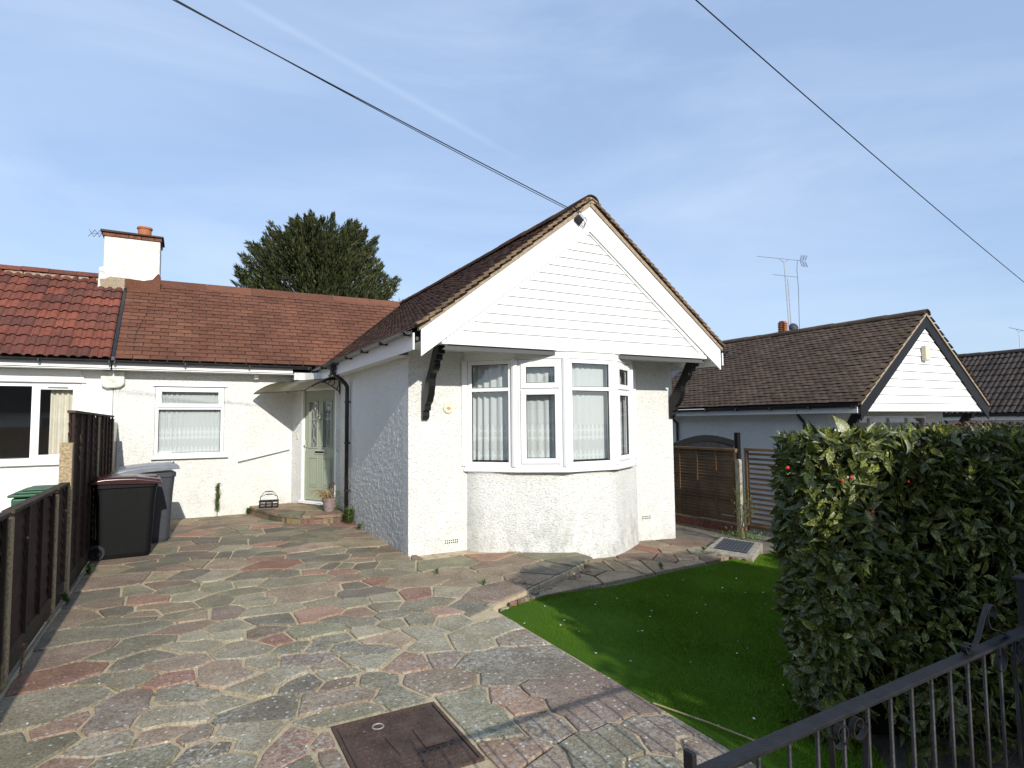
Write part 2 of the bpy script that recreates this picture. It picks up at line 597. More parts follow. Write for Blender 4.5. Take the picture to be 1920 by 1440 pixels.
# ---- mesh builder
class MB:
    def __init__(s):
        s.v, s.f = [], []

    def add(s, vs, fs):
        o = len(s.v)
        s.v += [tuple(p) for p in vs]
        s.f += [tuple(i + o for i in f) for f in fs]
        return s

    def box(s, x0, x1, y0, y1, z0, z1, tf=None):
        p = [(x, y, z) for z in (z0, z1) for y in (y0, y1) for x in (x0, x1)]
        if tf:
            p = [tf(q) for q in p]
        return s.add(p, [(0, 2, 3, 1), (4, 5, 7, 6), (0, 1, 5, 4), (2, 6, 7, 3), (0, 4, 6, 2), (1, 3, 7, 5)])

    def prism(s, pts, a0, a1, tf=None):
        """pts is a 2D outline (CCW), swept along the third axis"""
        n = len(pts)
        p = [(x, y, a0) for x, y in pts] + [(x, y, a1) for x, y in pts]
        if tf:
            p = [tf(q) for q in p]
        return s.add(p, [tuple(range(n - 1, -1, -1)), tuple(range(n, 2 * n))] + [(i, (i + 1) % n, (i + 1) % n + n, i + n) for i in range(n)])

    def tube(s, pts, r, n=8, caps=True):
        pts = [Vector(p) for p in pts]
        rs = r if isinstance(r, (list, tuple)) else [r] * len(pts)
        o = len(s.v)
        prev = None
        for i, p in enumerate(pts):
            d = (pts[min(i + 1, len(pts) - 1)] - pts[max(i - 1, 0)])
            if d.length < 1e-9:
                d = Vector((0, 0, 1))
            d.normalize()
            if prev is None:
                a = d.orthogonal().normalized()
            else:
                a = (prev - d * prev.dot(d))
                a = a.normalized() if a.length > 1e-6 else d.orthogonal().normalized()
            prev = a
            b = d.cross(a)
            for k in range(n):
                t = 2 * math.pi * k / n
                s.v.append(tuple(p + (a * math.cos(t) + b * math.sin(t)) * rs[i]))
        for i in range(len(pts) - 1):
            for k in range(n):
                s.f.append((o + i * n + k, o + i * n + (k + 1) % n, o + (i + 1) * n + (k + 1) % n, o + (i + 1) * n + k))
        if caps:
            s.f.append(tuple(o + k for k in range(n - 1, -1, -1)))
            s.f.append(tuple(o + (len(pts) - 1) * n + k for k in range(n)))
        return s

    def lathe(s, c, prof, n=20, axis=None):
        """prof is a list of (radius, height) about a vertical axis at c"""
        o = len(s.v)
        M = axis.to_track_quat('Z', 'Y').to_matrix() if axis else Matrix.Identity(3)
        for r, h in prof:
            for k in range(n):
                t = 2 * math.pi * k / n
                s.v.append(tuple(Vector(c) + M @ Vector((r * math.cos(t), r * math.sin(t), h))))
        for i in range(len(prof) - 1):
            for k in range(n):
                s.f.append((o + i * n + k, o + i * n + (k + 1) % n, o + (i + 1) * n + (k + 1) % n, o + (i + 1) * n + k))
        s.f.append(tuple(o + k for k in range(n - 1, -1, -1)))
        s.f.append(tuple(o + (len(prof) - 1) * n + k for k in range(n)))
        return s

    edge = None      # face indices (within one tile) that take the dirt-dark edge material

    def build(s, name, mat, parent=None, smooth=False, bevel=0, kind=None, label=None, per=0):
        me = bpy.data.meshes.new(name)
        org = Vector(parent['_w']) if parent is not None and '_w' in parent else Vector((0, 0, 0))
        me.from_pydata([(x - org.x, y - org.y, z - org.z) for x, y, z in s.v], [], s.f)
        me.update()
        if smooth:
            me.polygons.foreach_set('use_smooth', [True] * len(me.polygons))
        me.materials.append(MAT[mat] if isinstance(mat, str) else mat)
        if s.edge and per:
            me.materials.append(MAT['tile_edge'])
            mi = np.zeros(len(s.f), dtype=np.int32)
            for e in s.edge:
                mi[e::per] = 1
            me.polygons.foreach_set('material_index', mi)
        o = bpy.data.objects.new(name, me)
        COL.objects.link(o)
        if parent is not None:
            o.parent = parent
            o['_w'] = tuple(org)
        if bevel:
            b = o.modifiers.new('edge', 'BEVEL')
            b.width = bevel
            b.segments = 2
            b.limit_method = 'ANGLE'
        if kind:
            o['kind'] = kind
        if label:
            o['label'] = label
        return o


def thing(name, label, cat, loc=(0, 0, 0), group=None):
    o = bpy.data.objects.new(name, None)
    COL.objects.link(o)
    o.location = loc
    o['_w'] = tuple(float(c) for c in loc)
    o['label'] = label
    o['category'] = cat
    if group:
        o['group'] = group
    o.empty_display_size = .2
    return o


def tag(o, label=None, cat=None, group=None, kind=None):
    for k, v in (('label', label), ('category', cat), ('group', group), ('kind', kind)):
        if v:
            o[k] = v
    return o


def inst(name, me, M, parent, color=None):
    """an object sharing mesh data, placed by world matrix M under parent"""
    o = bpy.data.objects.new(name, me)
    COL.objects.link(o)
    if parent is not None:
        o.parent = parent
        M = Matrix.Translation(-Vector(parent['_w'])) @ M
    o.matrix_local = M
    if color:
        o.color = (*color, 1)
    return o


def np_mesh(name, V, F, mat, parent=None, kind=None, smooth=False):
    me = bpy.data.meshes.new(name)
    org = Vector(parent['_w']) if parent is not None and '_w' in parent else Vector((0, 0, 0))
    V = np.asarray(V, dtype=np.float32).reshape(-1, 3) - np.array(org, dtype=np.float32)
    F = np.asarray(F, dtype=np.int32)
    k = F.shape[1]
    me.vertices.add(len(V))
    me.vertices.foreach_set('co', V.ravel())
    me.loops.add(F.size)
    me.loops.foreach_set('vertex_index', F.ravel())
    me.polygons.add(len(F))
    me.polygons.foreach_set('loop_start', np.arange(0, F.size, k, dtype=np.int32))
    me.polygons.foreach_set('loop_total', np.full(len(F), k, dtype=np.int32))
    me.update(calc_edges=True)
    if smooth:
        me.polygons.foreach_set('use_smooth', np.ones(len(F), dtype=bool))
    me.materials.append(MAT[mat])
    o = bpy.data.objects.new(name, me)
    COL.objects.link(o)
    if parent is not None:
        o.parent = parent
        o['_w'] = tuple(org)
    if kind:
        o['kind'] = kind
    return o


class Fr:
    """a wall frame: s along the wall, z up, o outward; d x z = outward normal"""
    def __init__(s, P, d):
        s.P = Vector((P[0], P[1], 0))
        s.d = Vector((d[0], d[1], 0)).normalized()
        s.n = Vector((s.d.y, -s.d.x, 0))

    def __call__(s, q):
        return s.P + s.d * q[0] + Vector((0, 0, q[1])) + s.n * q[2]

    def box(s, mb, s0, s1, z0, z1, o0, o1):
        return mb.box(s0, s1, z0, z1, o0, o1, s)

    def prism(s, mb, pts, o0, o1):
        return mb.prism(pts, o0, o1, s)


def wall(fr, s0, s1, z0, z1, ops=(), t=.24, top=None):
    """a wall sheet with thickness and real openings; ops are (s0, s1, z0, z1)"""
    mb = MB()
    ss = sorted({s0, s1, *[a for o in ops for a in o[:2]]})
    zs = sorted({z0, z1, *[a for o in ops for a in o[2:]]})

    def solid(i, j):
        if i < 0 or j < 0 or i >= len(ss) - 1 or j >= len(zs) - 1:
            return False
        a, b = (ss[i] + ss[i + 1]) / 2, (zs[j] + zs[j + 1]) / 2
        return not any(o[0] < a < o[1] and o[2] < b < o[3] for o in ops)
    for i in range(len(ss) - 1):
        for j in range(len(zs) - 1):
            if not solid(i, j):
                continue
            a, b, c, d = ss[i], ss[i + 1], zs[j], zs[j + 1]
            mb.add([fr((a, c, 0)), fr((b, c, 0)), fr((b, d, 0)), fr((a, d, 0))], [(0, 1, 2, 3)])
            mb.add([fr((a, c, -t)), fr((b, c, -t)), fr((b, d, -t)), fr((a, d, -t))], [(3, 2, 1, 0)])
            if not solid(i - 1, j):
                mb.add([fr((a, c, -t)), fr((a, c, 0)), fr((a, d, 0)), fr((a, d, -t))], [(0, 1, 2, 3)])
            if not solid(i + 1, j):
                mb.add([fr((b, c, 0)), fr((b, c, -t)), fr((b, d, -t)), fr((b, d, 0))], [(0, 1, 2, 3)])
            if not solid(i, j - 1):
                mb.add([fr((a, c, -t)), fr((b, c, -t)), fr((b, c, 0)), fr((a, c, 0))], [(0, 1, 2, 3)])
            if not solid(i, j + 1):
                mb.add([fr((a, d, 0)), fr((b, d, 0)), fr((b, d, -t)), fr((a, d, -t))], [(0, 1, 2, 3)])
    return mb


def bars(fr, s0, s1, z0, z1, w, o0, o1, mb=None):
    """a rectangular ring of four mitre-free bars"""
    mb = mb or MB()
    fr.box(mb, s0, s0 + w, z0, z1, o0, o1)
    fr.box(mb, s1 - w, s1, z0, z1, o0, o1)
    fr.box(mb, s0 + w, s1 - w, z0, z0 + w, o0, o1)
    fr.box(mb, s0 + w, s1 - w, z1 - w, z1, o0, o1)
    return mb


def pane(fr, s0, s1, z0, z1, o, parent, name='pane'):
    mb = MB()
    fr.box(mb, s0, s1, z0, z1, o - .004, o)
    return mb.build(name, 'glass', parent)


def window_unit(fr, s0, s1, z0, z1, zt, sash, parent, o=0.0, sashlow=None):
    """uPVC window: outer frame, transom at zt, top light and main light; sash adds the thicker opening casement"""
    b = .055
    if sashlow is None:
        sashlow = sash
    mb = bars(fr, s0, s1, z0, z1, b, o - .06, o)
    fr.box(mb, s0 + b, s1 - b, zt - .025, zt + .025, o - .06, o - .001)
    mb.build('window_frame', 'upvc', parent, bevel=.006)
    for (a, c, sh) in ((zt + .025, z1 - b, sash), (z0 + b, zt - .025, sashlow)):
        if sh:
            s_ = bars(fr, s0 + b - .022, s1 - b + .022, a - .018, c + .018, .072, o + .001, o + .022)
            s_.build('sash', 'upvc', parent, bevel=.007)
            gk = bars(fr, s0 + b + .050, s1 - b - .050, a + .054, c - .054, .008, o - .02, o + .003)
            gk.build('gasket', 'rubber', parent)
            pane(fr, s0 + b + .05, s1 - b - .05, a + .05, c - .05, o - .008, parent)
        else:
            gk = bars(fr, s0 + b, s1 - b, a, c, .008, o - .035, o - .018)
            gk.build('gasket', 'rubber', parent)
            pane(fr, s0 + b, s1 - b, a, c, o - .025, parent)


def curtain(name, path, z0, z1, amp, wl, mat, parent=None, n_per_m=60):
    """a hanging cloth along a horizontal path of (x, y) points, folded into waves, with real gathers"""
    P = [Vector((x, y, 0)) for x, y in path]
    pts, nr, dist = [], [], []
    acc = 0
    for a, b in zip(P, P[1:]):
        l = (b - a).length
        k = max(2, int(l * n_per_m))
        for i in range(k):
            pts.append(a.lerp(b, i / k))
            d = (b - a).normalized()
            nr.append(Vector((d.y, -d.x, 0)))
            dist.append(acc + l * i / k)
        acc += l
    V, F, UV = [], [], []
    zr = [z1, z1 - .04, z1 - (z1 - z0) * .35, z1 - (z1 - z0) * .7, z0]
    for j, z in enumerate(zr):
        for p, n_, s in zip(pts, nr, dist):
            ph = s * 2 * math.pi / wl + 1.6 * math.sin(s * 3.1 + j * .12) + .9 * math.sin(s * 7.7)
            a = amp * (.55 + .45 * math.sin(s * 5.3 + 1)) * (.45 if j == 0 else 1)
            q = p + n_ * (a * math.sin(ph) + .3 * a * math.sin(2.3 * ph + j * .3))
            V.append((q.x, q.y, z))
            UV.append((s * 1.5, z - z0))
    m = len(pts)
    for j in range(len(zr) - 1):
        for i in range(m - 1):
            F.append((j * m + i + m, j * m + i + 1 + m, j * m + i + 1, j * m + i))
    mb = MB().add(V, F)
    o = mb.build(name, mat, parent, smooth=True)
    uvl = o.data.uv_layers.new(name='UVMap')
    for lp in o.data.loops:
        uvl.data[lp.index].uv = UV[lp.vertex_index]
    return o


# ---- roofs
def tile_plain(w, L, t, warp=0):
    mb = MB()
    # camber: three columns
    xs = [0, w / 2, w]
    p = []
    for z_off in (0, 1):
        for j, y in enumerate((0, L)):
            for i, x in enumerate(xs):
                base = (t * .9 if j == 0 else -t * .2) + (warp if i == 1 else 0)
                p.append((x, y, base + z_off * t))
    f = [(6, 7, 10, 9), (7, 8, 11, 10), (0, 1, 7, 6), (1, 2, 8, 7), (0, 6, 9, 3), (2, 5, 11, 8), (3, 9, 10, 4), (4, 10, 11, 5), (0, 3, 4, 1), (1, 4, 5, 2)]
    mb.add(p, f)
    mb.edge = [2, 3, 4, 5]
    return mb


def tile_pan(w, L, t):
    """interlocking double-roll tile: profile across the width"""
    prof = [(0, .0), (.10, .0), (.16, .020), (.26, .030), (.36, .020), (.42, .0), (.58, .0), (.64, .020), (.76, .030), (.90, .026), (1.0, .0)]
    mb = MB()
    n = len(prof)
    p = []
    for zo in (-t, 0):
        for y, lift in ((0, t * 1.5), (L, -t * .3)):
            for a, h in prof:
                p.append((a * w, y, h + lift + zo))
    f = []
    for i in range(n - 1):
        f.append((2 * n + i, 2 * n + i + 1, 3 * n + i + 1, 3 * n + i))
        f.append((i, i + 1, 2 * n + i + 1, 2 * n + i))
    for i in range(n - 1):
        f.append((2 * n + i, i, i + 1, 2 * n + i + 1))
    mb.add(p, f)
    mb.edge = [k for k in range(len(f)) if k >= 2 * (n - 1)]
    return mb


def roof_slope(parent, name, org, ex, ey, w, gauge, ncol, nrow, tmpl, mat, keep=None, half=True, rnd=.0025, maxparts=300, hide_all=False, vergemat=None):
    org, ex, ey = Vector(org), Vector(ex).normalized(), Vector(ey).normalized()
    ez = ex.cross(ey)
    B = Matrix(((ex.x, ey.x, ez.x), (ex.y, ey.y, ez.y), (ex.z, ey.z, ez.z)))
    lst = []
    rr = random.Random(len(name) * 31 + nrow)
    for j in range(nrow):
        for i in range(ncol):
            x = i * w + (w / 2 if (half and j % 2) else 0)
            p = org + ex * x + ey * (j * gauge)
            if keep and not keep(p, i, j):
                continue
            M = Matrix.Translation(p + ez * rr.uniform(-rnd, rnd)) @ (B @ Matrix.Rotation(rr.uniform(-.012, .012), 3, 'Z') @ Matrix.Rotation(rr.uniform(-.01, .012), 3, 'X')).to_4x4()
            c = p + ex * w / 2
            q = proj(c)
            vis = q is not None and -20 < q[0] < 1940 and -20 < q[1] < 1460 and ez.dot(CAM - c) > 0
            lst.append((0 if vis else 1, q[2] if q else 1e9, M))
    lst.sort(key=lambda a: (a[0], a[1]))
    src = MB().add(tmpl.v, tmpl.f)
    src.edge = tmpl.edge
    me = src.build(name, mat, per=len(tmpl.f))
    data = me.data
    bpy.data.objects.remove(me)
    nparts = 0 if hide_all else min(maxparts, sum(1 for a in lst if a[0] == 0))
    for a in lst[:nparts]:
        inst(name, data, a[2], parent)
    rest = lst[nparts:]
    if rest:
        T = np.array(tmpl.v)
        Vs, Fs = [], []
        for k, a in enumerate(rest):
            A = np.array(a[2])
            Vs.append(T @ A[:3, :3].T + A[:3, 3])
            Fs += [tuple(i + k * len(T) for i in f) for f in tmpl.f]
        mb = MB()
        mb.v = [tuple(x) for x in np.concatenate(Vs)]
        mb.f = Fs
        mb.edge = tmpl.edge
        mb.build(name, mat, parent, kind='stuff', per=len(tmpl.f))


def ridge_caps(parent, a, b, r, seg, mat, name='ridge_tile', lift=0.0):
    a, b = Vector(a), Vector(b)
    d = (b - a)
    n = max(1, int(round(d.length / seg)))
    d.normalize()
    side = Vector((-d.y, d.x, 0)).normalized()
    st = (b - a).length / n
    for k in range(n):
        mb = MB()
        m = 8
        j = random.uniform(-.006, .006)
        for e, (t, rr) in enumerate(((0, r + .004), (st * .985, r))):
            for ring in (rr, rr - .018):
                for i in range(m + 1):
                    an = math.pi * i / m
                    p = a + d * (k * st + t) + side * math.cos(an) * ring + Vector((0, 0, math.sin(an) * ring * .85 + lift + j))
                    mb.v.append(tuple(p))
        q = m + 1
        for i in range(m):
            mb.f.append((i, i + 1, 2 * q + i + 1, 2 * q + i))
            mb.f.append((q + i + 1, q + i, 3 * q + i, 3 * q + i + 1))
            mb.f.append((i + 1, i, q + i, q + i + 1))
            mb.f.append((2 * q + i, 2 * q + i + 1, 3 * q + i + 1, 3 * q + i))
        mb.build(name, mat, parent, smooth=False)


def gutter(fr, s0, s1, z, o, parent, mat='blackpvc', r=.056, step=.9):
    """half-round gutter with brackets; fr gives the eave line, o the distance out"""
    mb = MB()
    m = 8
    for s in (s0, s1):
        for ring in (r, r - .006):
            for i in range(m + 1):
                an = math.pi + math.pi * i / m
                mb.v.append(tuple(fr((s, z + math.sin(an) * ring, o + math.cos(an) * ring))))
    q = m + 1
    for i in range(m):
        mb.f.append((i, i + 1, 2 * q + i + 1, 2 * q + i))
        mb.f.append((q + i + 1, q + i, 3 * q + i, 3 * q + i + 1))
        mb.f.append((i + 1, i, q + i, q + i + 1))
        mb.f.append((2 * q + i, 2 * q + i + 1, 3 * q + i + 1, 3 * q + i))
    for k in (0, 2):
        mb.f.append((k * q, k * q + q, k * q + q + 1, k * q + 1))
    g = mb.build('gutter', mat, parent)
    n = max(2, int((s1 - s0) / step))
    for i in range(n + 1):
        s = s0 + .06 + (s1 - s0 - .12) * i / n
        b = MB()
        fr.prism(b, [], 0, 0) if False else None
        fr.box(b, s - .018, s + .018, z - r - .012, z - .01, o - r - .012, o + r + .006)
        b.build('gutter_bracket', mat, parent, bevel=.01)
    return g

# ================================================================== SETTING
# ground: one sheet out to the horizon
xs = [-400, -60, -1.2, 2.55, 2.62, 7.2, 9, 11, 13, 14.2, 40, 400]
ys = [-400, -60, -11.2, 0.2, 7, 14, 60, 400]
V = [(x, y, zg(x) - .06) for y in ys for x in xs]
nx = len(xs)
F = [(j * nx + i, j * nx + i + 1, (j + 1) * nx + i + 1, (j + 1) * nx + i) for j in range(len(ys) - 1) for i in range(nx - 1)]
m, t, b = new_mat('bare_ground')
b.inputs['Roughness'].default_value = .95
gco = objcoord(t)
gc = ramp(t, noise(t, gco, 3, 7, .7), .3, (.12, .10, .075), .7, (.24, .21, .16))
gs = ramp(t, noise(t, gco, 55, 4, .8), .3, (.5,) * 3, .7, (1.4,) * 3)
t.links.new(mixrgb(t, 1, gc, gs, 'MULTIPLY'), b.inputs['Base Color'])
bump(t, b, noise(t, gco, 40, 6, .8), .9, .012)
MAT['ground'] = m
MB().add(V, F).build('ground', 'ground', kind='structure')

# street behind the camera
for nm, y0, y1, zz, mt in (('pavement', -2.2, .15, .0, 'pavement'), ('road', -8.4, -2.35, -.11, 'asphalt'), ('pavement', -10.6, -8.55, .0, 'pavement')):
    mb = MB()
    xx = [-60, 2.6, 7.2, 9, 14, 60]
    for a, c in zip(xx, xx[1:]):
        mb.add([(a, y0, zg(a) + zz - .004), (c, y0, zg(c) + zz - .004), (c, y1, zg(c) + zz - .004), (a, y1, zg(a) + zz - .004)], [(0, 1, 2, 3)])
    mb.build(nm, mt, kind='structure')
for y0 in (-2.35, -8.55):
    mb = MB()
    for a, c in zip(xx, xx[1:]):
        mb.add([(a, y0, zg(a) - .2), (c, y0, zg(c) - .2), (c, y0 + .15, zg(c) - .2), (a, y0 + .15, zg(a) - .2),
                (a, y0, zg(a)), (c, y0, zg(c)), (c, y0 + .15, zg(c)), (a, y0 + .15, zg(a))],
               [(0, 1, 5, 4), (3, 7, 6, 2), (4, 5, 6, 7)])
    mb.build('kerb', 'conc', kind='structure')

# ---- crazy paving: seeds read off the photograph, cells grown on the ground around them
CC = {'G': (.190, .176, .112), 'g': (.300, .270, .185), 'D': (.125, .108, .082), 'P': (.310, .165, .115), 'R': (.260, .098, .068),
      'p': (.330, .235, .170), 'B': (.205, .140, .100), 'T': (.280, .215, .140), 'U': (.175, .118, .100)}
SEEDS = """
A|B 20,115|T 90,100 190,92|G 310,103 380,100|B 430,128|B 535,130|G 640,112|R 685,114 730,120|B 30,155|G 150,140 215,165|P 300,133 250,134|D 330,155|G 370,175
A|G 560,178|D 500,188|D 645,150|T 720,158 800,150|G 60,178|G 100,200|D 130,222|D 250,212 350,205|G 590,210|G 450,205|P 330,232|D 400,235|g 80,255|g 290,260|D 50,292|D 150,285|D 310,285
A|p 440,262 560,240 500,250|g 610,270|T 740,215 830,235|B 930,262|D 820,262|P 300,305|R 260,345 330,340 400,333|D 480,293|D 560,310 680,305|B 790,300|T 960,300|T 40,330 150,340|g 530,348|D 640,350|D 700,350
A|D 810,348|T 780,315|G 960,345 1040,350|G 1150,345 1250,330 1350,325|P 1480,305|B 1600,320|B 1520,345|T 1560,365|g 30,400|G 170,405 260,390|D 400,395|P 545,380|P 690,378|B 730,415|G 860,390 960,385|R 870,432
A|G 50,455|g 170,440|G 340,438 450,425 560,410|D 780,450|T 980,440 1080,430 1180,420|T 1280,390 1420,420 1330,440|G 170,490|g 200,520 270,540|p 360,500 480,480 600,470 400,530 560,515|D 760,500 880,480|R 1090,500|g 1280,490|B 1450,500 1560,470
A|G 30,530|G 600,538|g 750,545|g 930,520|G 1080,570 1200,545|D 1350,560 1450,600|U 70,605|g 240,600 370,580|P 500,615 600,595|P 790,600|G 930,570|P 1260,590|D 250,640 370,635|G 700,640 800,650|D 960,615|G 970,660|G 1110,640|g 1290,640
A|g 50,685 140,670|B 270,700|G 480,710 620,690|g 850,705|g 70,730|R 350,740|G 560,790 650,745|p 890,745 980,730|g 1100,700 1200,780|g 1370,760 1500,690 1560,660|B 1660,735|g 120,790 220,790|G 440,790|D 700,790 840,800
A|U 450,855 580,840|B 650,880|g 260,880|g 760,850 900,860|P 1000,870 1090,870|B 1230,850|p 60,910 140,930 30,960|g 200,1010 300,960 380,930|D 500,980|g 660,930|B 680,985|G 880,970 950,1050 1020,1080|B 1150,960 1300,960 1250,1000
A|g 60,1090|D 150,1150 280,1130 380,1110|B 540,1090 700,1060 790,1045|G 600,1195 700,1160 820,1135|G 1290,1080 1400,1060 1400,1200 1500,1150 1550,1230|g 110,1250 230,1260 180,1320|P 390,1370 470,1280|P 620,1290|B 640,1390|G 500,1430|D 20,1340|G 100,1400|P 1580,1350 1700,1370
B|D 280,870 420,850 560,830 700,860 420,950 620,910 800,890|U 620,1010 760,980 880,960 760,1100 900,1080 1050,1080 1180,1100 860,1190 1000,1140|P 430,1050 540,1110|B 580,1180 700,1220|p 640,1410|G 880,1300 1000,1260 1100,1320 900,1390|U 1150,1200 1260,1200 1360,1210 1250,1310|B 1480,1330 1600,1330 1560,1410|G 1230,1410|D 600,370 700,350|D 770,330|B 560,410
C|B 900,235|T 1000,215|P 950,270 1020,262|D 870,270|D 870,300|D 1040,300|T 880,320|B 930,345 1000,345|G 780,355 850,352|D 950,368|B 1040,382|B 600,402 695,395|D 720,420|T 490,455 600,445|D 700,445 790,425 860,405|B 870,440|T 980,420|B 450,520 560,510 680,490|T 800,480|D 910,478|B 830,525
C|D 370,600 450,590 530,575|G 680,555|G 880,550|B 550,620|P 700,600 800,598|g 910,585|T 780,630 870,640|G 900,680|B 300,720 350,680 430,690|D 570,660|G 520,715 680,700|T 720,670|T 960,690|D 300,790 420,770 540,760 650,750 770,730|B 880,750 960,725|g 980,780|G 570,870 680,830 800,800
C|B 250,900 330,870 450,850|g 900,840 1030,825|D 620,930 720,890 820,870|p 800,930 900,910|R 200,1000 320,970 450,950|G 530,990 640,1000 700,970|R 840,1005|G 80,1150 180,1120 300,1100 430,1070 100,1220 250,1180|G 860,1060 960,1080|U 520,1200 600,1150 680,1090 560,1230|g 780,1200 860,1170 950,1180|P 200,1260 330,1220
C|G 60,1300 180,1330 270,1310 100,1400|T 440,1340 540,1290 600,1320|p 730,1300 850,1270|B 950,1290|D 1010,1345|G 560,1420 680,1390 820,1350|P 330,1425
"""
REG = {'A': (400, 940, 2.88), 'B': (800, 940, 2.88), 'C': (0, 900, 2.6667)}
seeds = []   # (x, y, cluster)
clus = []
for ln in SEEDS.strip().splitlines():
    reg, *items = ln.split('|')
    ox, oy, sc_ = REG[reg]
    for it in items:
        tok = it.split()
        ci = len(clus)
        clus.append(tok[0])
        for q in tok[1:]:
            a, c = map(float, q.split(','))
            p = onplane(ox + a / sc_, oy + c / sc_, 2, 0)
            seeds.append((p.x, p.y, ci))
MH = [(.800, 3.575), (1.375, 3.575), (1.375, 2.90), (.800, 2.90)]   # manhole in the drive


def ok_dom(x, y):
    if x < -1.0 or y < .9 or y > 12.8:
        return False
    if y < 5.15:
        return x < 2.5
    if x > 2.5 and y < 5.15 + (x - 2.55) * .57 + .05:
        return False
    if y > 7.5:
        return x < 2.55
    return x < 4.4


pr = random.Random(5)
tries = 0
while tries < 9000:
    tries += 1
    x, y = pr.uniform(-1, 4.3), pr.uniform(.9, 12.8)
    if not ok_dom(x, y) or (.75 < x < 1.43 and 2.8 < y < 3.63):
        continue
    if min((x - s[0]) ** 2 + (y - s[1]) ** 2 for s in seeds) > .40 ** 2:
        clus.append(pr.choice('GgDTBpPGTU'))
        seeds.append((x, y, len(clus) - 1))


def clip(poly, a, b, c):
    """keep a*x + b*y <= c"""
    o = []
    n = len(poly)
    for i in range(n):
        p, q = poly[i], poly[(i + 1) % n]
        dp, dq = a * p[0] + b * p[1] - c, a * q[0] + b * q[1] - c
        if dp <= 0:
            o.append(p)
        if (dp < 0 < dq) or (dq < 0 < dp):
            t_ = dp / (dp - dq)
            o.append((p[0] + (q[0] - p[0]) * t_, p[1] + (q[1] - p[1]) * t_))
    return o


cells = {}
S = np.array([(s[0], s[1]) for s in seeds])
for i, (x, y, ci) in enumerate(seeds):
    poly = [(-.985, .8), (4.6, .8), (4.6, 12.79), (-.985, 12.79)]
    if y < 5.2 or x < 2.55:
        if x < 2.55:
            if y < 5.2:
                poly = clip(poly, 1, 0, 2.56)
    if y > 7.4:
        poly = clip(poly, 1, 0, 2.72)
    if x > 2.3 and y > 4.9:
        poly = clip(poly, .57, -1, .57 * 2.55 - 5.12)
    d = np.hypot(S[:, 0] - x, S[:, 1] - y)
    for j in np.argsort(d)[1:40]:
        x2, y2 = S[j]
        poly = clip(poly, 2 * (x2 - x), 2 * (y2 - y), x2 * x2 + y2 * y2 - x * x - y * y)
        if len(poly) < 3:
            break
    # keep clear of the manhole frame
    mx0, mx1, my0, my1 = .765, 1.410, 2.87, 3.61
    if any(mx0 < p[0] < mx1 and my0 < p[1] < my1 for p in poly) or (mx0 - .4 < x < mx1 + .4 and my0 - .4 < y < my1 + .4):
        opts = [(mx0 - x, (1, 0, mx0)), (x - mx1, (-1, 0, -mx1)), (my0 - y, (0, 1, my0)), (y - my1, (0, -1, -my1))]
        bd, h = max(opts)
        if bd > -.2:
            poly = clip(poly, *h)
        else:
            poly = []
    if len(poly) >= 3:
        cells.setdefault(ci, []).append(poly)


def union(polys):
    if len(polys) == 1:
        return [polys[0]]
    E_ = {}
    for p in polys:
        k = [(round(a, 4), round(b, 4)) for a, b in p]
        for a, c in zip(k, k[1:] + k[:1]):
            if a == c:
                continue
            if (c, a) in E_:
                del E_[(c, a)]
            else:
                E_[(a, c)] = 1
    nxt = {}
    for a, c in E_:
        nxt.setdefault(a, []).append(c)
    loops = []
    while nxt:
        st = next(iter(nxt))
        lp = [st]
        cur = st
        while True:
            if cur not in nxt:
                return polys
            c = nxt[cur].pop()
            if not nxt[cur]:
                del nxt[cur]
            if c == st:
                break
            lp.append(c)
            cur = c
            if len(lp) > 300:
                return polys
        loops.append(lp)
    return [max(loops, key=len)] + [l for l in loops if len(l) > 2 and l is not max(loops, key=len)][:2]


def tidy(p, eps=.03):
    """drop vertices that barely bend the outline"""
    p = list(p)
    ch = True
    while ch and len(p) > 3:
        ch = False
        for i in range(len(p)):
            a, b_, c = Vector(p[i - 1]), Vector(p[i]), Vector(p[(i + 1) % len(p)])
            l = (c - a).length
            if (b_ - a).length < .035 or l < 1e-6 or abs((c - a).x * (b_ - a).y - (c - a).y * (b_ - a).x) / l < eps:
                p.pop(i)
                ch = True
                break
    return p


def inset(p, g):
    n = len(p)
    o = []
    for i in range(n):
        a, b_, c = Vector(p[i - 1]), Vector(p[i]), Vector(p[(i + 1) % n])
        d1, d2 = (b_ - a), (c - b_)
        if d1.length < 1e-6 or d2.length < 1e-6:
            continue
        d1.normalize()
        d2.normalize()
        n1_, n2_ = Vector((-d1.y, d1.x)), Vector((-d2.y, d2.x))
        m_ = (n1_ + n2_)
        if m_.length < .3:
            o.append(tuple(b_ + n1_ * g))
            continue
        m_.normalize()
        k = g / max(.45, m_.dot(n1_))
        o.append(tuple(b_ + m_ * k))
    return o


def rough_outline(p, amp, seg=.06, rr=random):
    o = []
    n = len(p)
    for i in range(n):
        a, b_ = Vector(p[i]), Vector(p[(i + 1) % n])
        l = (b_ - a).length
        k = max(1, int(l / seg))
        for j in range(k):
            q = a.lerp(b_, j / k)
            o.append(q)
    # soften corners a little, then break the straight edge
    n = len(o)
    r_ = []
    for i in range(n):
        q = o[i] * .88 + (o[i - 1] + o[(i + 1) % n]) * .06
        h = mnoise.noise(Vector((q.x * 9, q.y * 9, 3.3)))
        h2 = mnoise.noise(Vector((q.x * 9, q.y * 9, 9.3)))
        r_.append((q.x + h * amp, q.y + h2 * amp))
    return r_


def area(p):
    return .5 * sum(p[i][0] * p[(i + 1) % len(p)][1] - p[(i + 1) % len(p)][0] * p[i][1] for i in range(len(p)))


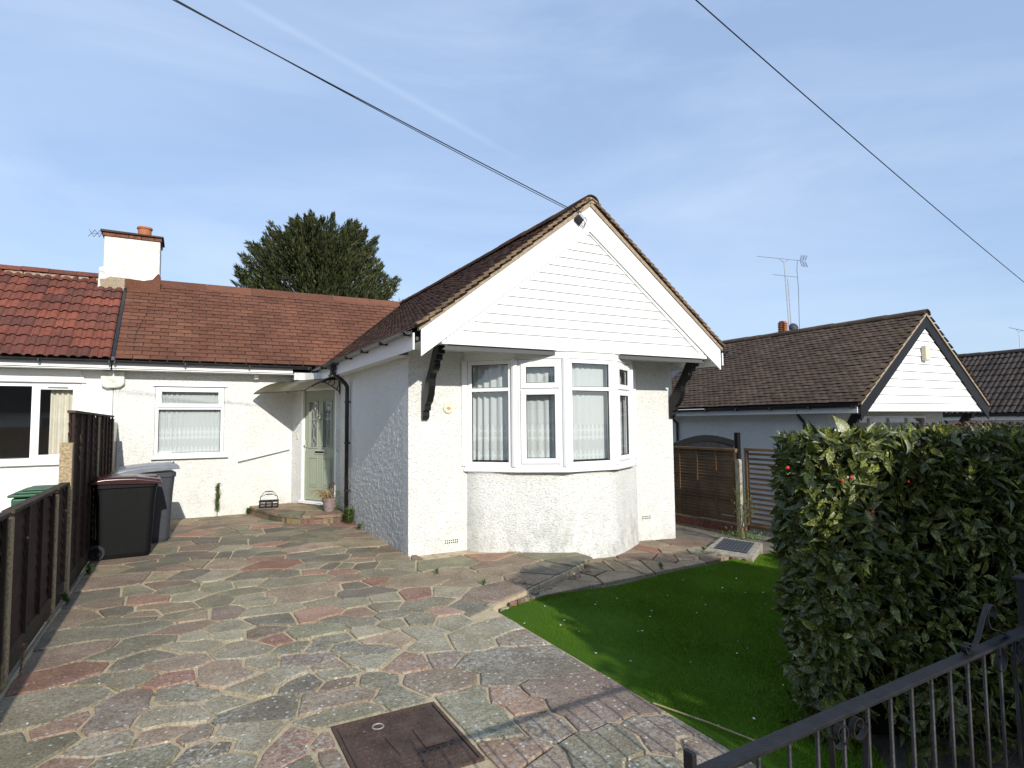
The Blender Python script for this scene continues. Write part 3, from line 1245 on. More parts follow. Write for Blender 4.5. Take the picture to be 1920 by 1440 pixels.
def stone_mesh(p, z0, z1, bev, tilt=(0, 0), zf=None):
    mb = MB()
    p1 = inset(p, bev)
    if len(p1) != len(p):
        p1 = p
    n = len(p)
    cx = sum(q[0] for q in p) / n
    cy = sum(q[1] for q in p) / n
    zz = zf or (lambda x: 0)
    for ring, h in ((p, z0), (p, z1 - bev * .7), (p1, z1)):
        for q in ring:
            tl = 0 if ring is p and h == z0 else (q[0] - cx) * tilt[0] + (q[1] - cy) * tilt[1]
            mb.v.append((q[0], q[1], h + tl + zz(q[0])))
    for k in (0, n):
        for i in range(n):
            mb.f.append((k + i, k + (i + 1) % n, k + n + (i + 1) % n, k + n + i))
    mb.f.append(tuple(range(2 * n, 3 * n)))
    return mb


drive = MB()
# mortar bed of the drive, its front edge is the step down to the path
bed = [(-1.0, .8), (2.56, .8), (2.56, 5.12), (4.33, 6.13), (4.33, 7.8), (2.72, 7.8), (2.72, 12.85), (-1.0, 12.85)]
drive.prism(bed, -.16, -.012)
driveo = drive.build('driveway', 'mortar', kind='structure')
driveo['_w'] = (0., 0., 0.)
sr = random.Random(11)
nst = 0
for ci, polys in cells.items():
    for lp in union(polys):
        p = tidy(lp, .022)
        if len(p) < 3 or area(p) < .008:
            continue
        cx = sum(q[0] for q in p) / len(p)
        cy = sum(q[1] for q in p) / len(p)
        near = cy < 4.3
        q = inset(p, sr.uniform(.009, .017) if cy > 4.2 else sr.uniform(.007, .016))
        if len(q) < 3 or area(q) < .005:
            continue
        q = rough_outline(q, .006)
        mb = stone_mesh(q, -.03, sr.uniform(-.002, .008), .006, (sr.uniform(-.012, .012), sr.uniform(-.012, .012)))
        o = mb.build('paving_stone', 'stone', driveo)
        c = [(.64 * a_ + .36 * g_) * w_ for a_, g_, w_ in zip(CC[clus[ci]], (.245, .222, .175), (1.08, 1.05, .99))]
        k = sr.uniform(.88, 1.12)
        o.color = (c[0] * k, c[1] * k * sr.uniform(.97, 1.03), c[2] * k, 1)
        nst += 1

# ---- path flags between bay and lawn, lower than the drive
pathpts = [('D', 640, 420), ('T', 820, 400), ('T', 900, 385), ('T', 980, 398), ('T', 940, 352), ('T', 1030, 352), ('T', 1130, 348), ('T', 1240, 350), ('B', 1300, 305), ('T', 1400, 310),
           ('P', 1160, 255), ('B', 1170, 292), ('T', 1250, 235), ('T', 1340, 262), ('T', 1450, 325), ('B', 1550, 322), ('T', 1660, 312), ('B', 1370, 228), ('T', 740, 440), ('g', 1480, 268), ('T', 1560, 290)]
ps = []
for c, a, b_ in pathpts:
    g = onground(800 + a / 2.88, 940 + b_ / 2.88)
    ps.append((g.x, g.y, c))
for k in range(3):
    ps.append((4.9 + k * .8, 6.9, 'T'))
flags = MB()
pathz = lambda x: zg(x) - .0
flagbed = [(3.0, 5.0), (4.3, 5.45), (5.6, 5.62), (7.4, 5.75), (7.6, 7.7), (4.0, 7.7), (4.0, 6.3)]
mb = MB()
n = len(flagbed)
mb.v = [(x, y, zg(x) - .03) for x, y in flagbed]
mb.f = [tuple(range(n))]
patho = mb.build('garden_path', 'ground', kind='structure')
patho['_w'] = (0., 0., 0.)
PS = np.array([(a[0], a[1]) for a in ps])
for i, (x, y, c) in enumerate(ps):
    poly = [(2.9, 4.8), (7.5, 4.8), (7.5, 7.5), (2.9, 7.5)]
    poly = clip(poly, -.57, 1, -.57 * 2.62 + 5.14)if False else clip(poly, -.57 * -1, -1, 99)
    # beyond the drive's edge line and behind the lawn's back edge
    poly = clip(poly, -.57, 1, 5.10 - .57 * 2.55) if x < 4.3 else poly
    poly = clip(poly, .20, -1, .20 * 4.3 - 5.52)
    d = np.hypot(PS[:, 0] - x, PS[:, 1] - y)
    for j in np.argsort(d)[1:]:
        x2, y2 = PS[j]
        poly = clip(poly, 2 * (x2 - x), 2 * (y2 - y), x2 * x2 + y2 * y2 - x * x - y * y)
        if len(poly) < 3:
            break
    if len(poly) < 3:
        continue
    q = inset(tidy(poly, .02), .012)
    if len(q) < 3 or area(q) < .006:
        continue
    q = rough_outline(q, .010)
    o = stone_mesh(q, -.05, sr.uniform(.0, .008), .005, zf=pathz).build('paving_stone', 'stone', patho)
    k = sr.uniform(.85, 1.1)
    o.color = (*[v_ * k for v_ in CC[c]], 1)

# rubble edging along the step
eb = random.Random(3)
for i in range(14):
    s = i / 13
    x, y = 2.70 + s * 1.6, 5.16 + s * .90
    r_ = eb.uniform(.03, .055)
    pts = [(x + r_ * math.cos(a) * eb.uniform(.8, 1.5), y - .05 + r_ * math.sin(a) * eb.uniform(.6, 1)) for a in [k * math.pi / 3.5 for k in range(7)]]
    o = stone_mesh(pts, zg(x) - .06, zg(x) + eb.uniform(-.0, .03), .008).build('edging_stone', 'stone', driveo)
    o.color = (*[v_ * eb.uniform(.8, 1.1) for v_ in CC[eb.choice('BDT')]], 1)

# ---- lawn of short artificial-looking turf
lawn_poly = [(2.565, .9), (2.80, .9), (3.05, 1.75), (3.5, 2.2), (8.3, 2.3), (8.3, 6.2), (7.6, 6.05), (6.8, 5.95), (5.6, 5.73), (4.3, 5.42), (3.35, 5.35), (2.75, 5.15), (2.565, 4.95)]
LZ = lambda x: zg(x) + .0
mb = MB()
mb.v = [(x, y, LZ(x) - .014) for x, y in lawn_poly] + [(x, y, LZ(x) - .1) for x, y in lawn_poly]
n = len(lawn_poly)
mb.f = [tuple(range(n))] + [(i, i + n, (i + 1) % n + n, (i + 1) % n) for i in range(n)]
mb.build('lawn', 'turfbase', kind='structure')


def inside(px, py, poly):
    r_ = np.zeros(len(px), bool)
    n = len(poly)
    for i in range(n):
        x1, y1 = poly[i]
        x2, y2 = poly[(i + 1) % n]
        c = ((y1 > py) != (y2 > py)) & (px < (x2 - x1) * (py - y1) / (y2 - y1 + 1e-12) + x1)
        r_ ^= c
    return r_


NB = 420000
gx = rng.uniform(2.54, 8.3, NB)
gy = rng.uniform(1.8, 6.2, NB)
k = inside(gx, gy, lawn_poly)
# thin out what lies behind the hedge
k &= ~((gx > 3.6) & (gy < 2.4))
gx, gy = gx[k], gy[k]
nb = len(gx)
zb = np.where(gx < 7.2, -.02 - .042 * (gx - 2.6), -.213 - .04 * (gx - 7.2)) - .014
h = rng.uniform(.012, .026, nb) * (1 + .25 * np.sin(gx * 5.1) * np.cos(gy * 4.3))
an = rng.uniform(0, 6.283, nb)
wv = .0022
lean = rng.uniform(.2, 1.0, nb) * .012
la = rng.uniform(0, 6.283, nb)
V = np.empty((nb, 3, 3))
V[:, 0] = np.stack([gx - np.cos(an) * wv, gy - np.sin(an) * wv, zb], 1)
V[:, 1] = np.stack([gx + np.cos(an) * wv, gy + np.sin(an) * wv, zb], 1)
V[:, 2] = np.stack([gx + np.cos(la) * lean, gy + np.sin(la) * lean, zb + h], 1)
np_mesh('lawn_grass', V.reshape(-1, 3), np.arange(nb * 3).reshape(-1, 3), 'turf', kind='stuff')

# fallen petals and bits on lawn and drive
pv, pf = [], []
for i in range(90):
    if i < 55:
        x, y = eb.uniform(2.6, 6.5), eb.uniform(2.2, 5.3)
        z = LZ(x) + .014
    else:
        x, y = eb.uniform(-.9, 2.5), eb.uniform(2.6, 7)
        z = .010
    r_ = eb.uniform(.004, .011)
    a = eb.uniform(0, 6.28)
    o_ = len(pv)
    for kx, ky in ((-1, -.6), (1, -.5), (1.1, .6), (-.9, .5)):
        pv.append((x + r_ * (kx * math.cos(a) - ky * math.sin(a)), y + r_ * (kx * math.sin(a) + ky * math.cos(a)), z + eb.uniform(0, .004)))
    pf.append((o_, o_ + 1, o_ + 2, o_ + 3))
MB().add(pv, pf).build('fallen_petals', 'petal', kind='stuff')

# ================================================================== THE BUNGALOW
Y0, Y1, XL, XR, XC = 7.576, 12.8, 2.59, 7.21, 4.90
EZ, RZ = 2.84, 4.77          # tile plane heights at eave and ridge
GY = 6.65                    # face of the bargeboards
house = thing('bungalow', 'white rendered bungalow with gabled bay front, brown roofs and sage green door', 'bungalow', (XC, Y0, 0))
F1 = Fr((XL, Y0), (1, 0))
FS = Fr((XL, 11.5), (0, -1))
A_ = Vector((1.93, 12.8, 0))
B_ = Vector((2.59, 11.5, 0))
DL = (B_ - A_).length
FD = Fr((A_.x, A_.y), (B_.x - A_.x, B_.y - A_.y))
FW = Fr((-1.10, Y1), (1, 0))
FR_ = Fr((XR, Y0), (0, 1))

mb = wall(F1, 0, XR - XL, -.5, 2.69, [(.82, 3.76, 1.06, 2.62)])
mb.build('front_wall', 'stucco', house)
SLEN = 11.5 - Y0 - .24
mb = MB()
ny_, nz_ = 250, 186
for j in range(nz_ + 1):
    for i in range(ny_ + 1):
        s_, z_ = (11.5 - Y0) * i / ny_, -.1 + 2.79 * j / nz_
        q_ = Vector((s_ * 24, z_ * 20, 1.7))
        h_ = mnoise.noise(q_) * .007 + mnoise.noise(q_ * 2.3) * .0045
        if i == ny_ or j == 0:
            h_ = 0
        mb.v.append(tuple(FS((s_, z_, h_ - .002))))
for j in range(nz_):
    for i in range(ny_):
        a = j * (ny_ + 1) + i
        mb.f.append((a, a + 1, a + ny_ + 2, a + ny_ + 1))
mb.build('side_wall', 'stucco', house, smooth=True)
wall(FS, .0, SLEN, -.1, 2.69, t=.22).build('wall_core', 'stucco', house).location = (.016, 0, 0)
dop = (.30, 1.36, .17, 2.42)
wall(FD, 0, DL, -.05, 2.72, [dop], t=.12).build('porch_wall', 'stucco', house)
wop = (.64, 1.79, 1.15, 2.44)
wall(FW, 0, 3.03, -.1, 2.72, [wop]).build('wing_wall', 'stucco', house)
mb = wall(FR_, .24, 9.5, -.6, 2.69)
mb.build('right_wall', 'stucco', house)
# inside: floor, ceiling and back walls so the rooms read dark behind the glass
mb = MB()
mb.box(-1.1, XR - .24, Y1 + 4.0, Y1 + 4.2, 0, 2.7)
mb.box(2.85, XR - .24, Y0 + 3.4, Y0 + 3.5, .1, 2.68)
mb.box(2.83, 2.84, Y0 + .24, Y0 + 3.4, .1, 2.68)
mb.box(1.6, 1.66, Y1 + .24, Y1 + 4, .1, 2.7)
mb.box(-1.1, 1.6, Y1 + 3.0, Y1 + 3.1, .1, 2.7)
mb.box(-1.12, -1.08, Y1 + .01, Y1 + 4, .1, 2.7)
mb.build('inner_wall', 'room', house)
MB().box(2.62, XR - .02, Y0 + .02, 16.9, .08, .14).box(-1.05, 2.6, Y1 + .02, 16.9, .081, .141).build('floor', 'bark', house)
MB().box(2.40, XR + .2, GY + .10, 16.9, 2.70, 2.74).box(-1.05, 2.38, 12.56, 16.9, 2.735, 2.765).build('ceiling', 'dark', house)

# plinth crack line / cables on the front wall
mb = MB()
mb.tube([F1((.785, 2.68, .006)), F1((.780, 1.6, .007)), F1((.776, .52, .006)), F1((.74, .42, .008)), F1((.60, .40, .010)), F1((.50, .42, .010))], .0045, 5)
mb.build('cable', 'upvc_board', house)
mb = MB()
mb.tube([F1((.90, 1.04, .008)), F1((.885, .62, .008)), F1((.84, .53, .009)), F1((.79, .515, .010)), F1((.66, .51, .012))], .0045, 5)
mb.build('cable', 'upvc_board', house)
mb = MB()
mb.tube([F1((3.88, 1.12, .006)), F1((4.2, 1.115, .006)), F1((4.61, 1.11, .006))], .005, 5)
mb.build('cable', 'upvc_board', house)

# ---- bay
bp = [(3.40, 7.576), (3.89, 7.03), (4.452, 6.645), (5.27, 6.645), (5.86, 7.02), (6.36, 7.576)]
# lower bay wall follows a smooth curve a little inside the sill
def catmull(P, n=8):
    P = [Vector(p) for p in P]
    Q = [P[0] * 2 - P[1]] + P + [P[-1] * 2 - P[-2]]
    o = []
    for i in range(1, len(Q) - 2):
        for k in range(n):
            t_ = k / n
            a, b_, c, d = Q[i - 1], Q[i], Q[i + 1], Q[i + 2]
            o.append(.5 * ((2 * b_) + (c - a) * t_ + (2 * a - 5 * b_ + 4 * c - d) * t_ ** 2 + (3 * b_ - a - 3 * c + d) * t_ ** 3))
    o.append(P[-1])
    return o


low = catmull([(3.40, 7.66), (3.52, 7.38), (3.93, 7.06), (4.47, 6.72), (4.88, 6.665), (5.29, 6.72), (5.83, 7.06), (6.26, 7.40), (6.36, 7.66)], 8)
mb = MB()
zs_ = [-.5, .0, .35, .7, 1.0, 1.05]
for z in zs_:
    fl = .012 * max(0, (.15 - z)) / .15
    for p in low:
        mb.v.append((p.x, p.y - fl, z))
m_ = len(low)
for j in range(len(zs_) - 1):
    for i in range(m_ - 1):
        mb.f.append((j * m_ + i, j * m_ + i + 1, (j + 1) * m_ + i + 1, (j + 1) * m_ + i))
o_ = len(mb.v)
mb.f.append(tuple((len(zs_) - 1) * m_ + i for i in range(m_ - 1, -1, -1)))
mb.build('bay_wall', 'stucco_bay', house, smooth=True)


def offset_path(P, o):
    """offset an open polyline outward (towards -Y for our left-to-right bays)"""
    P = [Vector(p) for p in P]
    R_ = []
    for i in range(len(P)):
        d1 = (P[i] - P[i - 1]).normalized() if i else (P[1] - P[0]).normalized()
        d2 = (P[i + 1] - P[i]).normalized() if i < len(P) - 1 else d1
        n1_, n2_ = Vector((d1.y, -d1.x)), Vector((d2.y, -d2.x))
        m_ = (n1_ + n2_).normalized()
        R_.append(P[i] + m_ * (o / max(.5, m_.dot(n1_))))
    return R_


def band(P, o0, o1, z0, z1):
    """a strip that follows the bay between two offsets"""
    a, b_ = offset_path(P, o0), offset_path(P, o1)
    mb = MB()
    for i in range(len(P)):
        mb.v += [(a[i].x, a[i].y, z0), (b_[i].x, b_[i].y, z0), (b_[i].x, b_[i].y, z1), (a[i].x, a[i].y, z1)]
    for i in range(len(P) - 1):
        k = i * 4
        for q in range(4):
            mb.f.append((k + q, k + 4 + q, k + 4 + (q + 1) % 4, k + (q + 1) % 4))
    mb.f.append((0, 1, 2, 3))
    k = (len(P) - 1) * 4
    mb.f.append((k + 3, k + 2, k + 1, k))
    return mb


bay = MB()
bayroot = band(bp, -.09, .045, 1.052, 1.092).build('bay_window', 'upvc', house, bevel=.008, label='five-sided white bay window with net curtains behind')
band(bp, -.09, .015, 1.092, 1.125).build('sill_trim', 'upvc', bayroot, bevel=.006)
band(bp, -.09, .012, 2.560, 2.655).build('head_board', 'upvc_board', bayroot, bevel=.006)
band(bp, -.09, .030, 2.655, 2.685).build('head_trim', 'upvc_board', bayroot)
for i, (a, c) in enumerate(zip(bp, bp[1:])):
    fr = Fr(a, (c[0] - a[0], c[1] - a[1]))
    l = (Vector(a) - Vector(c)).length
    window_unit(fr, .045, l - .045, 1.126, 2.558, 2.158, i in (1, 3), bayroot, o=0.0)
for i, p in enumerate(bp):
    P_ = Vector(p)
    if 0 < i < 5:
        MB().tube([(p[0], p[1] + .012, 1.126), (p[0], p[1] + .012, 2.558)], .050, 10).build('corner_post', 'upvc', bayroot)
    else:
        s = -1 if i == 0 else 1
        MB().box(p[0] - .05 if i == 0 else p[0] - .03, p[0] + .03 if i == 0 else p[0] + .05, p[1] - .03, p[1] + .03, 1.126, 2.558).build('corner_post', 'upvc', bayroot)

# net curtains
cp = [(p.x, p.y) for p in offset_path(bp, -.13)]
cp[0] = (cp[0][0] + .03, Y0 + .05)
cp[-1] = (cp[-1][0] - .03, Y0 + .05)
c1_ = curtain('net_curtain', cp, 1.20, 2.60, .024, .105, 'lace')
tag(c1_, 'white lace net curtain gathered around the inside of the bay window', 'curtain')
c2_ = curtain('net_curtain', [(-.44, Y1 + .12), (.67, Y1 + .12)], 1.19, 2.40, .022, .085, 'lace')
tag(c2_, 'white lace net curtain in the small window beside the wheelie bins', 'curtain')

# ---- wing window
fr = Fr((-1.10, Y1 + .035), (1, 0))
wroot = MB()
FW.box(wroot, .60, 1.87, 1.10, 1.148, -.10, .085)
wroot = wroot.build('window_sill', 'upvc', house, bevel=.008)
window_unit(fr, .645, 1.785, 1.150, 2.435, 2.035, False, wroot, o=.02)
b_ = MB()
for (a, c) in ((2.06, 2.385),):
    bars(fr, .675, 1.755, a - .01, c + .025, .07, .022, .044, b_)
b_.build('sash', 'upvc', wroot, bevel=.007)
b_ = MB()
fr.box(b_, 1.10, 1.42, 2.395, 2.412, .044, .056)
b_.build('trickle_vent', 'upvc_board', wroot)
b_ = MB()
FW.prism(b_, [(.60, 2.442), (1.84, 2.442), (1.83, 2.468), (.61, 2.468)], 0, .035)
b_.build('drip_trim', 'upvc_board', wroot)

# ---- gable: bargeboards, cladding boards, soffit
def gframe(y):
    return lambda q: Vector((q[0], y + q[2] * -1, q[1]))


tf = gframe(GY)
sg = (4.345 - 2.50) / (XC - 2.43)
for sgn in (1, -1):
    pts = [(2.43, 2.50), (XC - .0015, 4.345), (XC - .0015, 4.725), (2.43, 2.852)]
    if sgn < 0:
        pts = [(2 * XC - x, z) for x, z in reversed(pts)]
    mb = MB()
    mb.prism(pts, -.024, 0, tf)
    mb.build('bargeboard', 'upvc', house, bevel=.003)
    # white packing trim under the board
    pts = [(2.80, 2.70), (XC - .002, 4.32), (XC - .002, 4.40), (2.76, 2.74)]
    if sgn < 0:
        pts = [(2 * XC - x, z) for x, z in reversed(pts)]
    MB().prism(pts, -.055, -.026, tf).build('bargeboard_packer', 'upvc_board', house)
gb = .1215
z = 2.725
k = 0
inner = lambda zz: 2.43 + (zz - 2.50) / sg   # x of the inner edge of the left bargeboard
while z < 4.36:
    z1_ = min(z + gb - .006, 4.40)
    x0, x1 = max(2.72, inner(z) - .03), inner(z1_) - .03
    if x1 > XC:
        x1 = XC - .01
    mb = MB()
    mb.add([(x0, GY + .036, z), (2 * XC - x0, GY + .036, z), (2 * XC - x0, GY + .052, z), (x0, GY + .052, z),
            (x1, GY + .048, z1_), (2 * XC - x1, GY + .048, z1_), (2 * XC - x1, GY + .056, z1_), (x1, GY + .056, z1_)],
           [(0, 1, 5, 4), (3, 7, 6, 2), (0, 3, 2, 1), (4, 5, 6, 7), (0, 4, 7, 3), (1, 2, 6, 5)])
    mb.build('cladding_board', 'clad', house)
    z += gb
    k += 1
MB().prism([(2.72, 2.60), (2 * XC - 2.72, 2.60), (XC, 4.42)], -.075, -.062, tf).build('gable_backing', 'dark', house)
MB().box(2.70, 2 * XC - 2.70, GY + .028, GY + .062, 2.665, 2.723).build('gable_base_trim', 'upvc', house, bevel=.003)
# soffit boards
y = GY + .064
while y < Y0 - .01:
    MB().box(2.46, 2 * XC - 2.46, y, min(y + .146, Y0 - .003), 2.686, 2.694).build('soffit_board', 'upvc_board', house)
    y += .150
for sgn in (1, -1):
    x0, x1 = (2.36, XL - .002) if sgn > 0 else (XR + .002, XR + .23)
    MB().box(x0, x1, Y0 - .0, 12.45 if sgn > 0 else 16.9, 2.600, 2.612).build('soffit_board', 'upvc_board', house)
# side fascia and gutter
FG = Fr((2.36, 12.45), (0, -1))
b_ = MB()
FG.box(b_, 0, 12.45 - GY - .03, 2.575, 2.775, .0, .022)
b_.build('fascia', 'upvc', house, bevel=.003)
gutter(FG, 0, 12.45 - GY - .02, 2.802, .085, house)
FG2 = Fr((2 * XC - 2.36, GY + .03), (0, 1))
b_ = MB()
FG2.box(b_, 0, 9.8, 2.575, 2.775, .0, .022)
b_.build('fascia', 'upvc', house, bevel=.003)
gutter(FG2, 0, 9.8, 2.802, .085, house)
FWG = Fr((-1.10, 12.47), (1, 0))
b_ = MB()
FWG.box(b_, 0, 2.98, 2.722, 2.83, 0, .022)
b_.build('fascia', 'upvc', house, bevel=.003)
MB().box(-1.1, 1.9, 12.47, Y1 - .002, 2.700, 2.712).build('soffit_board', 'upvc_board', house)
gutter(FWG, -.02, 3.32, 2.852, .085, house)
b_ = MB()
b_.box(1.905, 2.36, 12.44, 12.52, 2.585, 2.735)
b_.build('porch_beam', 'whitedirty', house, bevel=.01)
MB().box(1.88, 2.36, 12.52, 12.8, 2.69, 2.70).build('porch_soffit', 'whitedirty', house)

# brackets under the gable
bk = [(0, 1.78), (.045, 1.755), (.085, 1.80), (.085, 1.87), (.14, 1.885), (.145, 1.95), (.21, 1.99), (.27, 2.08), (.30, 2.19), (.31, 2.28), (.36, 2.35), (.43, 2.385), (.47, 2.44), (.475, 2.50),
      (.545, 2.51), (.55, 2.57), (.62, 2.58), (.63, 2.684), (.44, 2.684), (.30, 2.45), (.03, 2.11), (0, 2.05)]
for x in (2.765, 2 * XC - 2.765 + .09):
    b_ = MB()
    fb = Fr((x, Y0 - .002), (0, -1))
    fb.prism(b_, bk, -.09, 0)
    o = b_.build('gable_bracket', 'black', house, bevel=.008)

# ---- roofs of the bungalow
pg = (RZ - EZ) / (XC - 2.42)
eyL = Vector((1, 0, pg)).normalized()
eyR = Vector((-1, 0, pg)).normalized()
slen = math.hypot(XC - 2.42, RZ - EZ)
WEY, WEZ, WRY = 12.42, 2.885, 14.74
pw = (RZ - WEZ) / (WRY - WEY)
ev = Vector((0, 1, pw)).normalized()
wlen = math.hypot(WRY - WEY, RZ - WEZ)
# decks
mb = MB()
for (x, xr) in ((2.44, XC), (2 * XC - 2.44, XC)):
    zq = -.03
    mb.add([(x, GY + .03, EZ + zq), (xr, GY + .03, RZ + zq), (xr, 16.9, RZ + zq), (x, 16.9, EZ + zq)], [(0, 1, 2, 3)])
mb.add([(-1.1, WEY + .05, WEZ - .03), (3.6, WEY + .05, WEZ - .03), (4.9, WRY, RZ - .03), (-1.1, WRY, RZ - .03), (-1.1, WRY + 2.3, WEZ - .03), (4.9, WRY + 2.3, WEZ - .03)], [(0, 1, 2, 3), (3, 2, 5, 4)])
mb.build('roof_deck', 'dark', house)
gw, gg = .166, .1005
tp = tile_plain(gw - .004, gg * 1.7, .013, .004)
nr = int(slen / gg)
valY = lambda x: WEY + (EZ + (x - 2.42) * pg - WEZ) / pw
nc = int((15.2 - GY + .04) / gw)
# left slope: ex must be -Y so that it faces out; start at the far end
yl0 = GY - .045 + nc * gw
roof_slope(house, 'roof_tile', (2.40, yl0, EZ - .01), (0, -1, 0), eyL, gw, gg, nc, nr, tp, 'tile_brown',
           keep=lambda p, i, j: p.y < valY(p.x) + .12 and p.y - gw > GY - .055)
roof_slope(house, 'roof_tile', (2 * XC - 2.40, GY - .045, EZ - .01), (0, 1, 0), eyR, gw, gg, nc, nr, tp, 'tile_brown', hide_all=True, keep=lambda p, i, j: p.y > GY + .1)
# verge tiles, seen end-on along both rakes
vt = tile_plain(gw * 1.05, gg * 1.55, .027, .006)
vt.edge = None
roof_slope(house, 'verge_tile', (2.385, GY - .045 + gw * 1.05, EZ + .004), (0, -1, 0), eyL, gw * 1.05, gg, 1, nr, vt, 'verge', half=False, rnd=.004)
# right rake is seen from its gable end
B = Matrix(((0, eyR.x, 0), (1, 0, 0), (0, eyR.z, 0)))
ezR = Vector((0, 1, 0)).cross(eyR)
B = Matrix(((0, eyR.x, ezR.x), (1, eyR.y, ezR.y), (0, eyR.z, ezR.z)))
src = MB().add(vt.v, vt.f).build('verge_tile', 'verge')
vdata = src.data
bpy.data.objects.remove(src)
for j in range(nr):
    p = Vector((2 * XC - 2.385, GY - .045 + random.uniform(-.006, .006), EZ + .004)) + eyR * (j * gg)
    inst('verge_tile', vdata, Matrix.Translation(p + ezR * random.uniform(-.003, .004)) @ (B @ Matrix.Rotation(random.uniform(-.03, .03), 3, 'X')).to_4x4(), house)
# mortar bedding under the verges
for sgn in (1, -1):
    pts = [(2.40, 2.80), (XC - .003, 4.70), (XC - .003, 4.765), (2.40, 2.845)]
    if sgn < 0:
        pts = [(2 * XC - x, z) for x, z in reversed(pts)]
    MB().prism(pts, -.05, .018, tf).build('verge_mortar', 'mortar_edge', house)
ridge_caps(house, (XC, GY - .05, RZ - .03), (XC, 14.95, RZ - .03), .125, .43, 'tile_brown')
b_ = MB()
b_.prism([(XC + .10 * math.cos(a), RZ - .03 + .085 * math.sin(a)) for a in [math.pi * k / 10 for k in range(11)]], -.03, .028, tf)
b_.build('ridge_mortar', 'mortar_edge', house)
# wing: brown slates
sw, sgz = .262, wlen / 22
st_ = tile_plain(sw - .010, sgz * 1.35, .014, 0)
ncw = int(6.3 / sw)
roof_slope(house, 'slate', (-1.06, WEY - .02, WEZ - .012), (1, 0, 0), ev, sw, sgz, ncw, 22, st_, 'slate_red',
           keep=lambda p, i, j: p.x < 2.42 + (WEZ + (p.y - WEY) * pw - EZ) / pg + .10)
half = MB().add([(x * .5, y, z) for x, y, z in st_.v], st_.f)
roof_slope(house, 'slate', (-1.06, WEY - .02, WEZ - .012) + 0 * Vector((0, 0, 0)) if False else (-1.06, WEY - .02, WEZ - .012), (1, 0, 0), ev, sw, sgz * 2, 1, 11, half, 'slate_red', half=False,
           keep=lambda p, i, j: False)
for j in range(1, 22, 2):
    p = Vector((-1.06, WEY - .02, WEZ - .012)) + ev * (j * sgz)
    ez_ = Vector((1, 0, 0)).cross(ev)
    Bm = Matrix(((1, ev.x, ez_.x), (0, ev.y, ez_.y), (0, ev.z, ez_.z)))
    if j == 1:
        hsrc = MB().add(half.v, half.f).build('slate', 'slate_red')
        hdata = hsrc.data
        bpy.data.objects.remove(hsrc)
    inst('slate', hdata, Matrix.Translation(p) @ Bm.to_4x4(), house)
# angular ridge capping of the wing
x = -.50
while x < 4.75:
    x1 = min(x + .9, 4.8)
    b_ = MB()
    zt = RZ + .055
    b_.add([(x, WRY - .17, zt - .15), (x1 - .006, WRY - .17, zt - .15), (x1 - .006, WRY, zt), (x, WRY, zt), (x1 - .006, WRY + .17, zt - .15), (x, WRY + .17, zt - .15),
            (x, WRY - .17, zt - .175), (x1 - .006, WRY - .17, zt - .175)], [(0, 1, 2, 3), (3, 2, 4, 5), (6, 7, 1, 0)])
    b_.build('ridge_capping', 'slate_red', house)
    x = x1
# verge strip between the two roofs
fz = lambda y, o: WEZ + (y - WEY) * pw + o
b_ = MB()
for x0, x1, o0, o1, mt in ((-1.115, -1.065, -.02, .055, 0),):
    y0, y1 = WEY - .03, 14.42
    b_.add([(x0, y0, fz(y0, o0)), (x1, y0, fz(y0, o0)), (x1, y1, fz(y1, o0)), (x0, y1, fz(y1, o0)),
            (x0, y0, fz(y0, o1)), (x1, y0, fz(y0, o1)), (x1, y1, fz(y1, o1)), (x0, y1, fz(y1, o1))],
           [(0, 3, 2, 1), (4, 5, 6, 7), (0, 1, 5, 4), (2, 3, 7, 6), (0, 4, 7, 3), (1, 2, 6, 5)])
b_.build('dividing_strip', 'blackpvc', house)
b_ = MB().tube([(-.50, 14.42, fz(14.42, .02)), (-.75, 13.3, fz(13.3, .03)), (-.82, 12.9, fz(12.9, .025)), (-.80, 12.6, fz(12.6, .025))], .007, 5)
b_.build('roof_cable', 'wire', house)

# ---- chimney
ch = MB().box(-1.48, -.50, 14.40, 15.05, 4.15, 5.555).build('chimney', 'whitetop', house, bevel=.015)
# brick oversail: single bricks
k = 0
for x in np.arange(-1.505, -.50, .225):
    MB().box(x, min(x + .218, -.475), 14.375, 14.475, 5.558, 5.632).build('brick', 'oldbrick', ch, bevel=.006)
for y in np.arange(14.48, 15.0, .21):
    MB().box(-.575, -.475, y, y + .2, 5.558, 5.632).build('brick', 'oldbrick', ch, bevel=.006)
    MB().box(-1.505, -1.40, y, y + .2, 5.558, 5.632).build('brick', 'oldbrick', ch, bevel=.006)
b_ = MB().add([(-1.54, 14.33, 5.635), (-.44, 14.33, 5.635), (-.44, 15.12, 5.635), (-1.54, 15.12, 5.635), (-1.54, 14.33, 5.675), (-.44, 14.33, 5.66), (-.44, 15.12, 5.68), (-1.54, 15.12, 5.69), (-1.0, 14.7, 5.72)],
              [(0, 3, 2, 1), (0, 1, 5, 4), (1, 2, 6, 5), (2, 3, 7, 6), (3, 0, 4, 7), (4, 5, 8), (5, 6, 8), (6, 7, 8), (7, 4, 8)])
b_.build('chimney_cap', 'tile_far', ch)
MB().lathe((-.80, 14.68, 5.68), [(.125, 0), (.125, .17), (.145, .18), (.145, .215), (.118, .217), (.112, .19), (.11, .02)], 20).build('chimney_pot', 'terracotta', ch, smooth=False)
b_ = MB()
b_.prism([(-1.10, 4.40), (-.49, 4.40), (-.47, 4.80), (-.52, 4.88), (-.62, 4.74), (-.78, 4.70), (-1.10, 4.72)], 0, .028, lambda q: Vector((q[0], 14.398 - q[2], q[1])))
b_.build('flashing', 'slate_red', ch)
b_ = MB()
